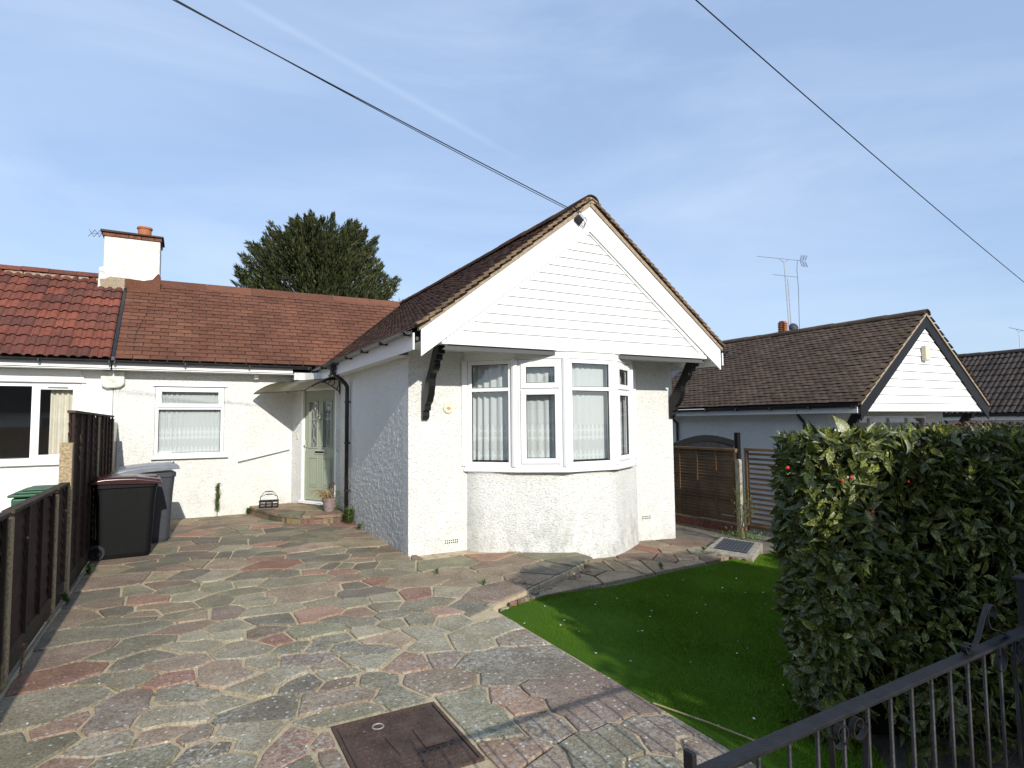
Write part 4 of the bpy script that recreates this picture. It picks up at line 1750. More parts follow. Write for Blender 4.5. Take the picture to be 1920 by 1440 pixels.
b_.prism([(-1.50, 4.45), (-1.105, 4.45), (-1.105, 4.72), (-1.35, 4.73), (-1.42, 4.68), (-1.53, 4.66)], 0, .035, lambda q: Vector((q[0], 14.398 - q[2], q[1])))
b_.build('flashing', 'mortar_edge', ch, label='pale mortar flashing')
b_ = MB()
b_.prism([(-1.56, 4.45), (-1.40, 4.45), (-1.38, 4.70), (-1.48, 4.92), (-1.54, 4.90)], 0, .03, lambda q: Vector((q[0], 14.40 - q[2], q[1])))
b_.build('flashing', 'whitedirty', ch, label='crumbling white mortar')

# ---- door
dr = MB()
FD.box(dr, dop[0], dop[0] + .05, dop[2], dop[3], -.10, .004)
FD.box(dr, dop[1] - .05, dop[1], dop[2], dop[3], -.10, .004)
FD.box(dr, dop[0] + .05, dop[1] - .05, dop[3] - .05, dop[3], -.10, .004)
FD.box(dr, dop[0] - .03, dop[1] + .02, dop[2], dop[2] + .055, -.10, .045)
dr = dr.build('door_frame', 'upvc', house, bevel=.006)
s0, s1, zb, zt = dop[0] + .052, dop[1] - .052, dop[2] + .07, dop[3] - .055
dw = s1 - s0
gl0, gl1 = (s0 + dw * .16, s0 + dw * .40), (s0 + dw * .60, s0 + dw * .84)
gz0, gz1 = zb + 1.03, zt - .22
pn0, pn1 = zb + .25, zb + .83
ops = [(gl0[0], gl0[1], gz0, gz1), (gl1[0], gl1[1], gz0, gz1)]
FDo = Fr((FD((0, 0, -.045)).x, FD((0, 0, -.045)).y), (FD.d.x, FD.d.y))
door = wall(FDo, s0, s1, zb, zt, ops, t=.045).build('door', 'sage', house, bevel=.002)
for a, c in (gl0, gl1):
    q = bars(FDo, a - .03, c + .03, gz0 - .03, gz1 + .03, .03, .001, .014)
    q.build('glazing_bead', 'sage', door, bevel=.004)
    pane(FDo, a, c, gz0, gz1, -.02, door, 'door_glass')
    mb = MB()
    mid = (a + c) / 2
    def came(p, q_):
        mb.tube([FDo((p[0], p[1], -.012)), FDo((q_[0], q_[1], -.012))], .0034, 5)
    H = gz1 - gz0
    for e in (a + .035, c - .035):
        came((e, gz0 + .03), (e, gz1 - .03))
    for e in (gz0 + .03, gz1 - .03, gz0 + H * .62):
        came((a, e), (c, e))
    for fz_ in (.13, .46, .83):
        cz = gz0 + H * fz_
        dh, dv = .055, .085
        for p, q_ in (((mid - dh, cz), (mid, cz + dv)), ((mid, cz + dv), (mid + dh, cz)), ((mid + dh, cz), (mid, cz - dv)), ((mid, cz - dv), (mid - dh, cz))):
            came(p, q_)
    came((mid, gz0), (mid, gz0 + H * .13 - .085))
    came((mid, gz0 + H * .13 + .085), (mid, gz0 + H * .46 - .085))
    came((mid, gz0 + H * .46 + .085), (mid, gz0 + H * .83 - .085))
    mb.build('leading', 'lead', door)
    # lower raised panel
    q = bars(FDo, a - .03, c + .03, pn0, pn1, .022, .001, .012)
    FDo.box(q, a + .015, c - .015, pn0 + .045, pn1 - .045, .001, .010)
    q.build('door_panel', 'sage', door, bevel=.005)
mid = (s0 + s1) / 2
b_ = bars(FDo, mid - .15, mid + .15, zb + .895, zb + .965, .014, .001, .016)
b_.build('letterbox', 'chrome', door, bevel=.003)
b_ = MB()
FDo.box(b_, mid - .136, mid + .136, zb + .908, zb + .952, .001, .008)
b_.build('letterbox_flap', 'black', door)
b_ = MB()
c = FDo((mid - .0, zb + 1.62, .006))
b_.lathe(c, [(.0, 0), (.040, .0), (.045, .008), (.030, .014), (0.001, .020)], 14, axis=FD.n)
ring = [FDo((mid + .042 * math.cos(a), zb + 1.59 + .055 * math.sin(a), .030)) for a in [2 * math.pi * k / 14 for k in range(15)]]
b_.tube(ring, .007, 6)
b_.tube([FDo((mid, zb + 1.70, .01)), FDo((mid, zb + 1.655, .022))], .008, 6)
b_.build('door_knocker', 'chrome', door)
b_ = MB()
FDo.box(b_, s0 + .025, s0 + .055, zb + .92, zb + 1.16, .001, .010)
b_.tube([FDo((s0 + .04, zb + 1.06, .01)), FDo((s0 + .04, zb + 1.06, .05)), FDo((s0 + .15, zb + 1.055, .052))], .009, 7)
b_.build('door_handle', 'chrome', door)
b_ = MB()
FDo.box(b_, s0 + .03, s0 + .07, zb + 1.30, zb + 1.30, 0, 0) if False else None
FD.box(b_, .185, .225, 1.42, 1.53, .004, .022)
b_.build('doorbell', 'cream', house, bevel=.008)
# curved grab handle by the door
b_ = MB()
b_.tube([FD((1.40, 1.60, .004)), FD((1.415, 1.56, .05)), FD((1.425, 1.40, .06)), FD((1.415, 1.24, .05)), FD((1.40, 1.20, .004))], .013, 8)
b_.build('grab_rail', 'upvc_board', house, smooth=True)
# handrail on the wing wall
b_ = MB()
b_.tube([FW((2.045, 1.020, .07)), FW((2.98, 1.232, .07))], .019, 10)
for s in (2.20, 2.80):
    z = 1.020 + (s - 2.045) / .935 * .212
    b_.tube([FW((s, z - .045, .0)), FW((s, z - .03, .05)), FW((s, z, .07))], .009, 6)
b_.build('handrail', 'upvc', house, smooth=True)

# ---- door canopy
can = MB()
cz0, cz1, cpj = 2.315, 2.56, .78
cs0, cs1 = -.07, DL + .02
arc = []
for k in range(13):
    t_ = k / 12
    o = cpj * math.sin(t_ * math.pi / 2 * .98) ** 1.15 if False else cpj * t_
    zz = cz1 - (cz1 - cz0) * (t_ ** 2.3)
    arc.append((o, zz))
for s in (cs0, cs1):
    for o, zz in arc:
        can.v.append(tuple(FD((s, zz, o + .01))))
for s in (cs0, cs1):
    for o, zz in arc:
        can.v.append(tuple(FD((s, zz + .006, o + .01))))
n = len(arc)
for i in range(n - 1):
    can.f.append((i, i + 1, n + i + 1, n + i))
    can.f.append((2 * n + i, 3 * n + i, 3 * n + i + 1, 2 * n + i + 1))
can = can.build('door_canopy', 'canopy', house, smooth=True, label='bronze tinted curved canopy over the door')
MB().tube([FD((cs0, cz0 - .004, cpj + .012)), FD((cs1, cz0 - .004, cpj + .012))], .013, 7).build('front_rail', 'blackpvc', can)
MB().tube([FD((cs0 - .03, cz1 + .012, .02)), FD((cs1 + .03, cz1 + .012, .02))], .022, 7).build('rear_rail', 'blackpvc', can)
for s in (cs0, cs1):
    b_ = MB().tube([FD((s, zz + .004, o + .01)) for o, zz in arc], .010, 6)
    b_.build('edge_trim', 'blackpvc', can)
for s in (cs0 + .03, cs1 - .01):
    b_ = MB()
    b_.tube([FD((s, zz - .010, o * .98 + .012)) for o, zz in arc[:11]], .011, 6)
    low_ = [(0, cz1 - .24), (.10, cz1 - .19), (.22, cz1 - .13), (.34, cz1 - .085), (.46, cz1 - .075), (.55, cz1 - .105)]
    b_.tube([FD((s, z_, o + .012)) for o, z_ in low_], .010, 6)
    for (o0, q0), (o1, q1) in (((.08, cz1 - .20), (.04, cz1 - .01)), ((.19, cz1 - .145), (.13, cz1 - .015)), ((.29, cz1 - .10), (.23, cz1 - .02)), ((.38, cz1 - .08), (.33, cz1 - .035))):
        om = (o0 + o1) / 2 - .035
        b_.tube([FD((s, q0, o0 + .01)), FD((s, (q0 + q1) / 2, om + .01)), FD((s, q1, o1 + .01))], .008, 5)
    b_.tube([FD((s, cz1 + .02, .014)), FD((s, cz1 - .29, .014))], .018, 6)
    b_.build('canopy_bracket', 'blackpvc', can)

# ---- downpipe at the corner
b_ = MB()
px, py = XL - .055, 10.72
b_.tube([(2.275, py, 2.78), (2.275, py, 2.66), (2.30, py, 2.60), (2.50, py, 2.43), (px, py, 2.37), (px, py, 2.2), (px, py, .10)], .036, 12)
dp = b_.build('downpipe', 'blackpvc', house, smooth=True)
for z in (2.10, 1.38, .55):
    MB().tube([(px, py, z - .02), (px, py, z + .02)], .043, 12).box(px, XL - .002, py - .055, py + .055, z - .012, z + .012).build('pipe_clip', 'blackpvc', dp)
MB().box(2.22, 2.34, py - .07, py + .07, 2.66, 2.78).build('gutter_outlet', 'blackpvc', house, bevel=.015)
b_ = MB().box(2.28, 2.44, 12.22, 12.46, 2.70, 2.86)
b_.build('gutter_outlet', 'blackpvc', house, bevel=.02)
MB().tube([(2.36, 12.34, 2.70), (2.40, 12.0, 2.62), (2.36, 11.2, 2.60), (2.29, 10.8, 2.66)], .034, 10).build('gutter_link', 'blackpvc', house, smooth=True)

# ---- small fittings
for (x, z, n_) in ((3.20, .13, 7), (6.60, .165, 7)):
    b_ = MB()
    F1.box(b_, x - XL - .11, x - XL + .11, z - .035, z + .035, .0, .004)
    ab = b_.build('air_brick', 'whitetop', house)
    for r_ in range(2):
        for i in range(n_):
            b_ = MB()
            F1.box(b_, x - XL - .10 + i * .0285, x - XL - .083 + i * .0285, z - .026 + r_ * .030, z - .008 + r_ * .030, .0042, .006)
            b_.build('vent_hole', 'black', ab)
b_ = MB()
c = F1((.56, 1.915, .004))
b_.lathe(c, [(.001, 0), (.062, 0), (.066, .010), (.058, .018), (.001, .020)], 24, axis=F1.n)
pl = b_.build('wall_plaque', 'cream', house, smooth=False)
b_ = MB()
c = F1((.56, 1.915, .004))
b_.lathe(c, [(.064, 0), (.070, .0), (.070, .014), (.064, .016)], 24, axis=F1.n)
b_.build('plaque_rim', 'cream', pl)
b_ = MB()
for dx, dz, r_ in ((-.015, .0, .012), (.008, .008, .010), (.02, -.008, .010), (0, -.015, .009)):
    b_.lathe(F1((.56 + dx, 1.915 + dz, .024)), [(.001, -.006), (r_, -.003), (r_, .002), (.001, .004)], 8, axis=F1.n)
b_.build('plaque_relief', 'terracotta', pl)
# textured patch at party wall and PIR sensor
b_ = MB()
FW.prism(b_, [(-.18, 2.42), (-.10, 2.38), (.10, 2.40), (.17, 2.46), (.16, 2.69), (-.20, 2.69)], .006, .10)
b_.build('corbel', 'whitetop', house, bevel=.02)
MB().box(1.20, 1.28, 12.66, 12.76, 2.60, 2.70).build('lamp_sensor', 'upvc', house, bevel=.015)
MB().tube([FW((.07, 2.38, .012)), FW((.05, 1.9, .012)), FW((.06, 1.2, .012)), FW((.06, .9, .010)), FW((.10, .1, .012))], .008, 6).build('wall_cable', 'upvc_board', house)
# cable terminal at the gable apex
pj = onplane(1085, 412, 1, GY - .03)
b_ = MB()
q = lambda x, z, o=0: Vector((pj.x + x, GY - .004 - o, pj.z + z))
rot = R(-38)
def rq(x, z, o):
    return q(x * math.cos(rot) - z * math.sin(rot), x * math.sin(rot) + z * math.cos(rot), o)
b_.box(-.055, .055, -.04, .04, 0, .06, lambda s: rq(s[0], s[1], s[2]))
jb = b_.build('junction_box', 'black', house, bevel=.006)
b_ = MB()
b_.box(-.055, .055, .042, .085, .0, .05, lambda s: rq(s[0], s[1], s[2]))
b_.build('junction_box_cover', 'galv', jb, bevel=.005)
b_ = MB()
for rr_, cx, cz in ((.07, .075, -.01), (.055, .085, .0), (.085, .06, -.02)):
    b_.tube([q(cx + rr_ * math.cos(a) * .7, cz + rr_ * math.sin(a), .03 + .012 * math.sin(a * 3)) for a in [2 * math.pi * k / 16 for k in range(17)]], .0035, 5)
b_.tube([q(.03, .08, .02), q(.05, .14, .02), q(.10, .20, .01), q(.16, .21, .01)], .0035, 5)
b_.tube([q(-.10, .17, .05), q(.0, .11, .04), q(.05, .06, .03)], .009, 6)
b_.build('cable_loop', 'wire', jb)

# ================================================================== NEIGHBOUR ON THE LEFT
nb = thing('bungalow', 'smooth white bungalow with ribbed red tiles joined on at the left', 'bungalow', (-4.5, Y1, 0))
FN = Fr((-8.0, Y1 + .004), (1, 0))
nw = (4.30, 6.42, 1.13, 2.46)
wall(FN, 0, 6.885, -.1, 2.72, [nw]).build('front_wall', 'smooth', nb)
MB().box(-8, -1.30, Y1 + 3.0, Y1 + 3.1, .1, 2.7).box(-8, -1.3, Y1 + .26, Y1 + 3, .07, .1).build('inner_wall', 'room', nb, kind='stuff')
MB().box(-8, -1.13, 12.56, 18, 2.735, 2.76).build('ceiling', 'dark', nb)
b_ = MB()
FN.prism(b_, [(3.9, 2.475), (6.50, 2.475), (6.40, 2.695), (3.9, 2.695)], .001, .045)
b_.build('window_hood', 'smooth', nb, bevel=.004)
fr = Fr((-8.0, Y1 + .03), (1, 0))
b_ = MB()
FN.box(b_, 4.2, 6.50, 1.07, 1.128, -.08, .09)
ws = b_.build('window_sill', 'smooth', nb, bevel=.008)
b_ = bars(fr, 4.305, 6.415, 1.131, 2.458, .055, -.06, .01)
fr.box(b_, 5.74, 5.80, 1.186, 2.403, -.06, .009)
b_.build('window_frame', 'upvc', ws, bevel=.006)
pane(fr, 4.36, 5.74, 1.186, 2.403, -.02, ws)
b_ = bars(fr, 5.785, 6.385, 1.165, 2.425, .075, .011, .034)
b_.build('sash', 'upvc', ws, bevel=.007)
pane(fr, 5.85, 6.32, 1.23, 2.36, .0, ws)
b_ = MB()
fr.box(b_, 5.96, 6.24, 2.375, 2.392, .035, .046)
b_.build('trickle_vent', 'dark', ws)
cc = curtain('window_curtain', [(-2.02, Y1 + .16), (-1.66, Y1 + .16)], .95, 2.38, .035, .085, 'curtain_beige')
tag(cc, 'beige lined curtain drawn to the right of the left neighbour window', 'curtain')
FNG = Fr((-8.0, 12.47), (1, 0))
b_ = MB()
FNG.box(b_, 0, 6.88, 2.722, 2.83, 0, .022)
b_.build('fascia', 'upvc', nb, bevel=.003)
MB().box(-8, -1.13, 12.47, Y1 - .002, 2.700, 2.712).build('soffit_board', 'upvc_board', nb)
gutter(FNG, 0, 6.92, 2.852, .085, nb)
mb = MB()
mb.add([(-8, WEY + .05, WEZ - .03), (-1.13, WEY + .05, WEZ - .03), (-1.13, WRY, RZ - .03), (-8, WRY, RZ - .03), (-8, WRY + 2.3, WEZ - .03), (-1.13, WRY + 2.3, WEZ - .03)], [(0, 1, 2, 3), (3, 2, 5, 4)])
mb.build('roof_deck', 'dark', nb)
pw_ = .300
pgz = wlen / 10
pt = tile_pan(pw_ - .003, pgz * 1.12, .014)
npc = 22
roof_slope(nb, 'roof_tile', (-1.13 - npc * pw_, WEY - .02, WEZ - .008), (1, 0, 0), ev, pw_, pgz, npc, 10, pt, 'pantile_red', half=False, rnd=.004)
ridge_caps(nb, (-7.7, WRY, RZ - .02), (-1.50, WRY, RZ - .02), .12, .45, 'pantile_red')
b_ = MB()
for i in range(22):
    x = -7.7 + i * .29
    b_.box(x, x + random.uniform(.15, .29), WRY - .150, WRY - .10, RZ - .11, RZ - .055)
b_.build('ridge_mortar', 'mortar_edge', nb, kind='stuff')


# ================================================================== HOUSES TO THE RIGHT
def gable_house(name, label, xc, gy, dz, ground, tiles, tmat, tparts, bb, ch_, wallmat, detail=True):
    h = thing(name, label, 'bungalow', (xc, gy + 1, ground))
    hw = 2.46
    ez, rz = EZ + dz, RZ + dz
    xl, xr = xc - hw, xc + hw
    y0 = gy + .85
    Fl = Fr((xl + .24, y0 + 9), (0, -1))
    wall(Fl, 0, 9 - .24, ground - .6, ez - .14).build('side_wall', wallmat, h)
    Ff = Fr((xl + .24, y0), (1, 0))
    wall(Ff, 0, 2 * hw - .48, ground - .6, ez - .14, [(.75, 3.70, 1.05 + dz, 2.60 + dz)]).build('front_wall', wallmat, h)
    Fq = Fr((xr - .24, y0 + .24), (0, 1))
    wall(Fq, 0, 9, ground - .6, ez - .14).build('right_wall', wallmat, h)
    MB().box(xl + .5, xr - .5, y0 + 3, y0 + 3.1, ground, ez - .2).build('inner_wall', 'room', h)
    MB().box(xl, xr, gy + .08, y0 + 9, ez - .13, ez - .11).build('soffit', 'upvc_board', h)
    # window strip in the front wall
    wf = bars(Ff, .76, 3.69, 1.06 + dz, 2.59 + dz, .06, -.06, .01)
    for s in (1.5, 2.22, 2.95):
        Ff.box(wf, s - .03, s + .03, 1.12 + dz, 2.53 + dz, -.06, .009)
    Ff.box(wf, .82, 1.47, 2.13 + dz, 2.18 + dz, -.06, .008)
    Ff.box(wf, 2.25, 2.92, 2.13 + dz, 2.18 + dz, -.06, .008)
    wfo = wf.build('window_frame', 'upvc', h, bevel=.005)
    for a, c in ((.82, 1.47), (1.53, 2.19), (2.25, 2.92), (2.98, 3.63)):
        pane(Ff, a, c, 1.12 + dz, 2.53 + dz, -.03, wfo)
    # gable
    t2 = lambda q: Vector((q[0], gy - q[2], q[1]))
    sl_ = (rz - ez) / hw
    w_ = .27
    for sgn in (1, -1):
        pts = [(xl, ez - .36), (xc - .002, rz - .04 - w_), (xc - .002, rz - .04), (xl, ez - .01)]
        if sgn < 0:
            pts = [(2 * xc - x, z) for x, z in reversed(pts)]
        MB().prism(pts, -.024, 0, t2).build('bargeboard', bb, h, bevel=.003)
    z = ez - .17
    while z < rz - .35:
        z1_ = min(z + .160, rz - .3)
        x0 = max(xl + .1, xc - (rz - .34 - z) / sl_ - .02)
        x1 = min(xc - .01, xc - (rz - .34 - z1_) / sl_ - .02)
        b_ = MB()
        b_.add([(x0, gy + .036, z), (2 * xc - x0, gy + .036, z), (2 * xc - x0, gy + .06, z), (x0, gy + .06, z),
                (x1, gy + .050, z1_ - .006), (2 * xc - x1, gy + .050, z1_ - .006), (2 * xc - x1, gy + .064, z1_ - .006), (x1, gy + .064, z1_ - .006)],
               [(0, 1, 5, 4), (3, 7, 6, 2), (0, 3, 2, 1), (4, 5, 6, 7), (0, 4, 7, 3), (1, 2, 6, 5)])
        b_.build('cladding_board', 'upvc', h)
        z += .166
    MB().prism([(xl + .1, ez - .16), (xr - .1, ez - .16), (xc, rz - .1)], -.09, -.07, t2).build('gable_backing', 'dark', h)
    for x in (xl + .34, xr - .25):
        b_ = MB()
        Fr((x, y0 - .002), (0, -1)).prism(b_, [(a, c + dz - .06) for a, c in bk], -.09, 0)
        b_.build('gable_bracket', 'black', h)
    # roof
    e1 = Vector((1, 0, sl_)).normalized()
    sll = math.hypot(hw, rz - ez)
    b_ = MB()
    b_.add([(xl, gy + .02, ez - .03), (xc, gy + .02, rz - .03), (xc, gy + 8.5, rz - .03), (xl, gy + 8.5, ez - .03), (xr, gy + .02, ez - .03), (xr, gy + 8.5, ez - .03)], [(0, 1, 2, 3), (1, 4, 5, 2)])
    b_.build('roof_deck', 'dark', h)
    w2, g2, tm, hf = tiles
    nrow = int(sll / g2 + .5)
    g2 = sll / nrow
    ncl = int(6.2 / w2) if detail else int(6 / w2)
    roof_slope(h, 'roof_tile', (xl - .02, gy - .04 + ncl * w2, ez - .01), (0, -1, 0), e1, w2, g2, ncl, nrow, tm, tmat, half=hf, maxparts=tparts,
               keep=lambda p, i, j: p.y - w2 > gy - .06, rnd=.005)
    e2 = Vector((-1, 0, sl_)).normalized()
    roof_slope(h, 'roof_tile', (xr + .02, gy - .04, ez - .01), (0, 1, 0), e2, w2, g2, 6, nrow, tm, tmat, half=hf, hide_all=True, rnd=.005)
    ridge_caps(h, (xc, gy - .04, rz - .03), (xc, gy + 6.3, rz - .03), .125, .42, tmat)
    for sgn in (1, -1):
        pts = [(xl, ez - .05), (xc - .003, rz - .06), (xc - .003, rz), (xl, ez)]
        if sgn < 0:
            pts = [(2 * xc - x, z) for x, z in reversed(pts)]
        MB().prism(pts, -.05, .018, t2).build('verge_mortar', 'mortar_edge', h)
    # back slope closes the house behind the ridge end
    Fg = Fr((xl - .02, gy + 8.5), (0, -1))
    b_ = MB()
    Fg.box(b_, 0, 8.45, ez - .20, ez - .06, 0, .02)
    b_.build('fascia', 'upvc_board', h)
    gutter(Fg, 0, 8.47, ez - .045, .075, h)
    return h


rt_ = tile_plain(.163, .109 * 1.7, .020, .005)
nh = gable_house('bungalow', 'white bungalow with black bargeboards and mossy brown roof beyond the slatted fence', 13.85, 6.90, -.81, -.90,
                 (.167, .109, rt_, True), 'tile_right', 300, 'black', None, 'stucco_right')
# its drainpipes
pxx = 13.85 - 2.46 + .19
for py_ in (8.25, 12.0):
    b_ = MB().tube([(pxx - .20, py_, EZ - .93), (pxx - .20, py_, EZ - 1.03), (pxx, py_, EZ - 1.20), (pxx, py_, -.8)], .034, 8)
    b_.build('downpipe', 'blackpvc', nh)
al = onplane(1738, 661, 1, 6.86)
b_ = MB().box(al.x - .085, al.x + .085, 6.83, 6.93, al.z - .17, al.z + .15)
b_.build('alarm_box', 'cream', nh, bevel=.02)
# patch of darker replaced slates is dirt, so a few odd tiles lie proud
h2 = gable_house('bungalow', 'farthest bungalow at the right edge with dark grey-brown pantiled roof', 22.9, 6.9, -1.0, -1.1,
                 (.30, .30, tile_pan(.297, .34, .014), False), 'tile_far', 160, 'upvc', None, 'stucco_right', detail=False)


# chimney pot, aerials and dish on the right-hand roof
def P3(u, v, x):
    return onplane(u, v, 0, x)


cp_ = thing('chimney_pot', 'louvred red clay chimney pot poking over the brown neighbouring roof', 'chimney pot', tuple(P3(1468, 622, 14.1)))
c = P3(1468, 624, 14.1)
prof = [(.105, -.5), (.105, .02)]
for k in range(5):
    z = .03 + k * .05
    prof += [(.105, z), (.125, z + .012), (.125, z + .03), (.098, z + .034)]
prof += [(.10, .29), (.085, .31), (.07, .31), (.07, .2)]
MB().lathe(c, prof, 18).build('clay_pot', 'terracotta', cp_)


def yagi(name, label, base, top, boom_dir, L_, nel, ell, mat, reflector=True, group=None, mastr=.014, el_axis=None, loop=True):
    a = thing(name, label, 'tv aerial', tuple(base), group)
    base, top = Vector(base), Vector(top)
    MB().tube([base, top], mastr, 7).build('mast', mat, a)
    bd = Vector(boom_dir).normalized()
    ea = Vector(el_axis).normalized() if el_axis else Vector((0, 0, 1)).cross(bd).normalized()
    c_ = top + Vector((0, 0, .07))
    b0 = c_ - bd * L_ * .42
    b1 = c_ + bd * L_ * .58
    MB().tube([b0, b1], .008, 5).build('boom', mat, a)
    if loop:
        ring = [top + bd * (.16 * math.cos(t_)) + Vector((0, 0, .07 - .075 * math.sin(t_))) for t_ in [math.pi * k / 8 for k in range(9)]]
        MB().tube(ring, .007, 5).build('cradle', mat, a)
    for i in range(nel):
        p = b0.lerp(b1, (i + .5) / nel + .0)
        e = ell * (1 - .35 * (i / nel))
        MB().tube([p - ea * e / 2, p + ea * e / 2], .0045, 4).build('element', mat, a)
    if reflector:
        for sgn in (1, -1):
            up_ = Vector((0, 0, sgn)) * .8 - bd * .45
            up_.normalize()
            b_ = MB()
            for k in range(5):
                q_ = b0 + up_ * (.03 + k * .035)
                b_.tube([q_ - ea * .13, q_ + ea * .13], .005, 4)
            for k in (-.12, 0, .12):
                b_.tube([b0 + up_ * .02 + ea * k, b0 + up_ * .18 + ea * k], .005, 4)
            b_.build('reflector', 'blackpvc', a)
    return a


# the tall aerial: reflector end at the right, boom runs to the left
mb_ = P3(1480, 620, 14.0)
mt_ = P3(1470, 489, 14.0)
lft = P3(1417, 477, 14.0)
rgt = P3(1503, 486, 14.0)
ax = onplane(1417, 477, 1, mt_.y) - onplane(1503, 486, 1, mt_.y)
yagi('tv_aerial', 'tall galvanised aerial with long comb boom above the neighbouring ridge', mb_, mt_ - Vector((0, 0, .02)), (ax.x, ax.y, ax.z), ax.length, 17, .20, 'galv', el_axis=(.35, 1, .35))
ax2 = onplane(1430, 514, 1, mt_.y) - onplane(1478, 519, 1, mt_.y)
m2 = P3(1477, 519, 14.02)
a2 = yagi('tv_aerial', 'shorter aerial with small boom strapped beside the tall mast', P3(1484, 618, 14.02), m2 - Vector((0, 0, .05)), (ax2.x, ax2.y, ax2.z), ax2.length, 12, .06, 'galv', reflector=False, el_axis=(.35, 1, .35), loop=False)
cb = [onplane(u, v, 1, mt_.y + .02) for u, v in ((1495, 490), (1494, 505), (1497, 540), (1498, 580), (1499, 618))]
tag(MB().tube(cb, .006, 5).build('aerial_cable', 'wire'), 'thin dark cable dangling from the reflector of the tall aerial', 'cable')
ds = P3(1489, 613, 13.9)
dd = thing('satellite_dish', 'small dark satellite dish beside the chimney pot', 'satellite dish', tuple(ds))
b_ = MB().lathe(ds, [(.001, .03), (.06, .02), (.10, .0), (.12, -.03), (.122, -.035), (.10, -.01), (.05, .01), (.001, .015)], 16, axis=Vector((-.6, -1, .3)))
b_.build('dish', 'bingrey', dd, smooth=True)
MB().tube([ds, ds + Vector((0, .05, -.2))], .015, 6).build('bracket', 'blackpvc', dd)
m3 = onplane(1911, 622, 1, 9.6)
yagi('tv_aerial', 'aerial on the dark pantiled roof at the far right edge', m3 - Vector((0, 0, .55)), m3, (-1, .1, .08), 1.0, 8, .12, 'galv', reflector=False)
m4 = onplane(182, 438, 1, 15.2)
a4 = thing('tv_aerial', 'thin dark aerial elements sticking out left of the white chimney', 'tv aerial', (-1.0, 15.2, 5.0))
e0, e1_ = onplane(170, 437, 1, 15.2), onplane(250, 441, 1, 15.2)
MB().tube([e0, e1_], .008, 5).build('boom', 'galv', a4)
MB().tube([e1_, e1_ - Vector((0, 0, .5))], .012, 6).build('mast', 'galv', a4)
for f_ in (.02, .15, .27):
    p = e0.lerp(e1_, f_)
    for d_ in ((.05, .05, .09), (-.05, .05, .09)):
        MB().tube([p - Vector(d_), p + Vector(d_)], .005, 4).build('element', 'wire', a4)

# ================================================================== LEFT FENCE
FX = -1.05


def lap_panel(parent, y0, y1, zb, zt, face=1):
    """overlapped horizontal boards between battens, seen from +X"""
    y0, y1 = min(y0, y1), max(y0, y1)
    n = int((zt - zb) / .105)
    for k in range(n):
        z = zb + k * (zt - zb - .03) / n
        MB().add([(FX - .010, y0, z), (FX - .010, y1, z), (FX + .010, y1, z), (FX + .010, y0, z),
                  (FX - .018, y0, z + .135), (FX - .018, y1, z + .135), (FX - .006, y1, z + .135), (FX - .006, y0, z + .135)],
                 [(0, 1, 2, 3), (4, 7, 6, 5), (3, 2, 6, 7), (0, 4, 5, 1), (0, 3, 7, 4), (1, 5, 6, 2)]).build('slat', 'fencewood', parent)
    nbt = max(2, int((y1 - y0) / .42) + 1)
    for k in range(nbt):
        y = y0 + .02 + (y1 - y0 - .06) * k / (nbt - 1)
        MB().box(FX + .010, FX + .034, y - .0, y + .038, zb - .01, zt).build('batten', 'fencerail' if k % 3 == 1 else 'fencewood', parent)
    MB().box(FX - .03, FX + .045, y0 - .01, y1 + .01, zt, zt + .028).build('capping_rail', 'fencerail', parent, bevel=.004)
    MB().box(FX - .012, FX + .028, y0, y1, .0 + .005, zb - .005).build('gravel_board', 'fencerail', parent, bevel=.004)


def post(parent, y, h, x=FX, w_=.095, mat='graypost'):
    b_ = MB()
    b_.add([(x - w_ / 2, y - w_ / 2, -.1), (x + w_ / 2, y - w_ / 2, -.1), (x + w_ / 2, y + w_ / 2, -.1), (x - w_ / 2, y + w_ / 2, -.1),
            (x - w_ / 2, y - w_ / 2, h), (x + w_ / 2, y - w_ / 2, h - .005), (x + w_ / 2, y + w_ / 2, h), (x - w_ / 2, y + w_ / 2, h)],
           [(0, 3, 2, 1), (4, 5, 6, 7), (0, 1, 5, 4), (1, 2, 6, 5), (2, 3, 7, 6), (3, 0, 4, 7)])
    b_.build('fence_post', mat, parent, bevel=.008)


lf = thing('garden_fence', 'low dark brown lap fence with concrete posts along the left of the drive', 'fence', (FX, 5.2, 0))
for y in (3.42, 5.28, 6.98):
    post(lf, y, 1.085 if y > 5.5 else 1.10)
for a, c in ((1.6, 3.36), (3.48, 5.22), (5.34, 6.93), (7.04, 7.62)):
    lap_panel(lf, a, c, .17, 1.12)
tfn = thing('garden_fence', 'tall dark brown fence panels beside the wheelie bins', 'fence', (FX, 9.5, 0))
FX += .01
post(tfn, 7.70, 1.55, w_=.11)
lap_panel(tfn, 7.78, 9.86, .17, 1.86)
post(tfn, 9.94, 1.84, w_=.10)
lap_panel(tfn, 10.02, 11.8, .17, 1.86)
post(tfn, 11.88, 1.84, w_=.10)
MB().box(FX - .02, FX + .02, 11.95, 12.76, .1, 1.78).build('end_panel', 'lid', tfn, bevel=.004)
FX -= .01

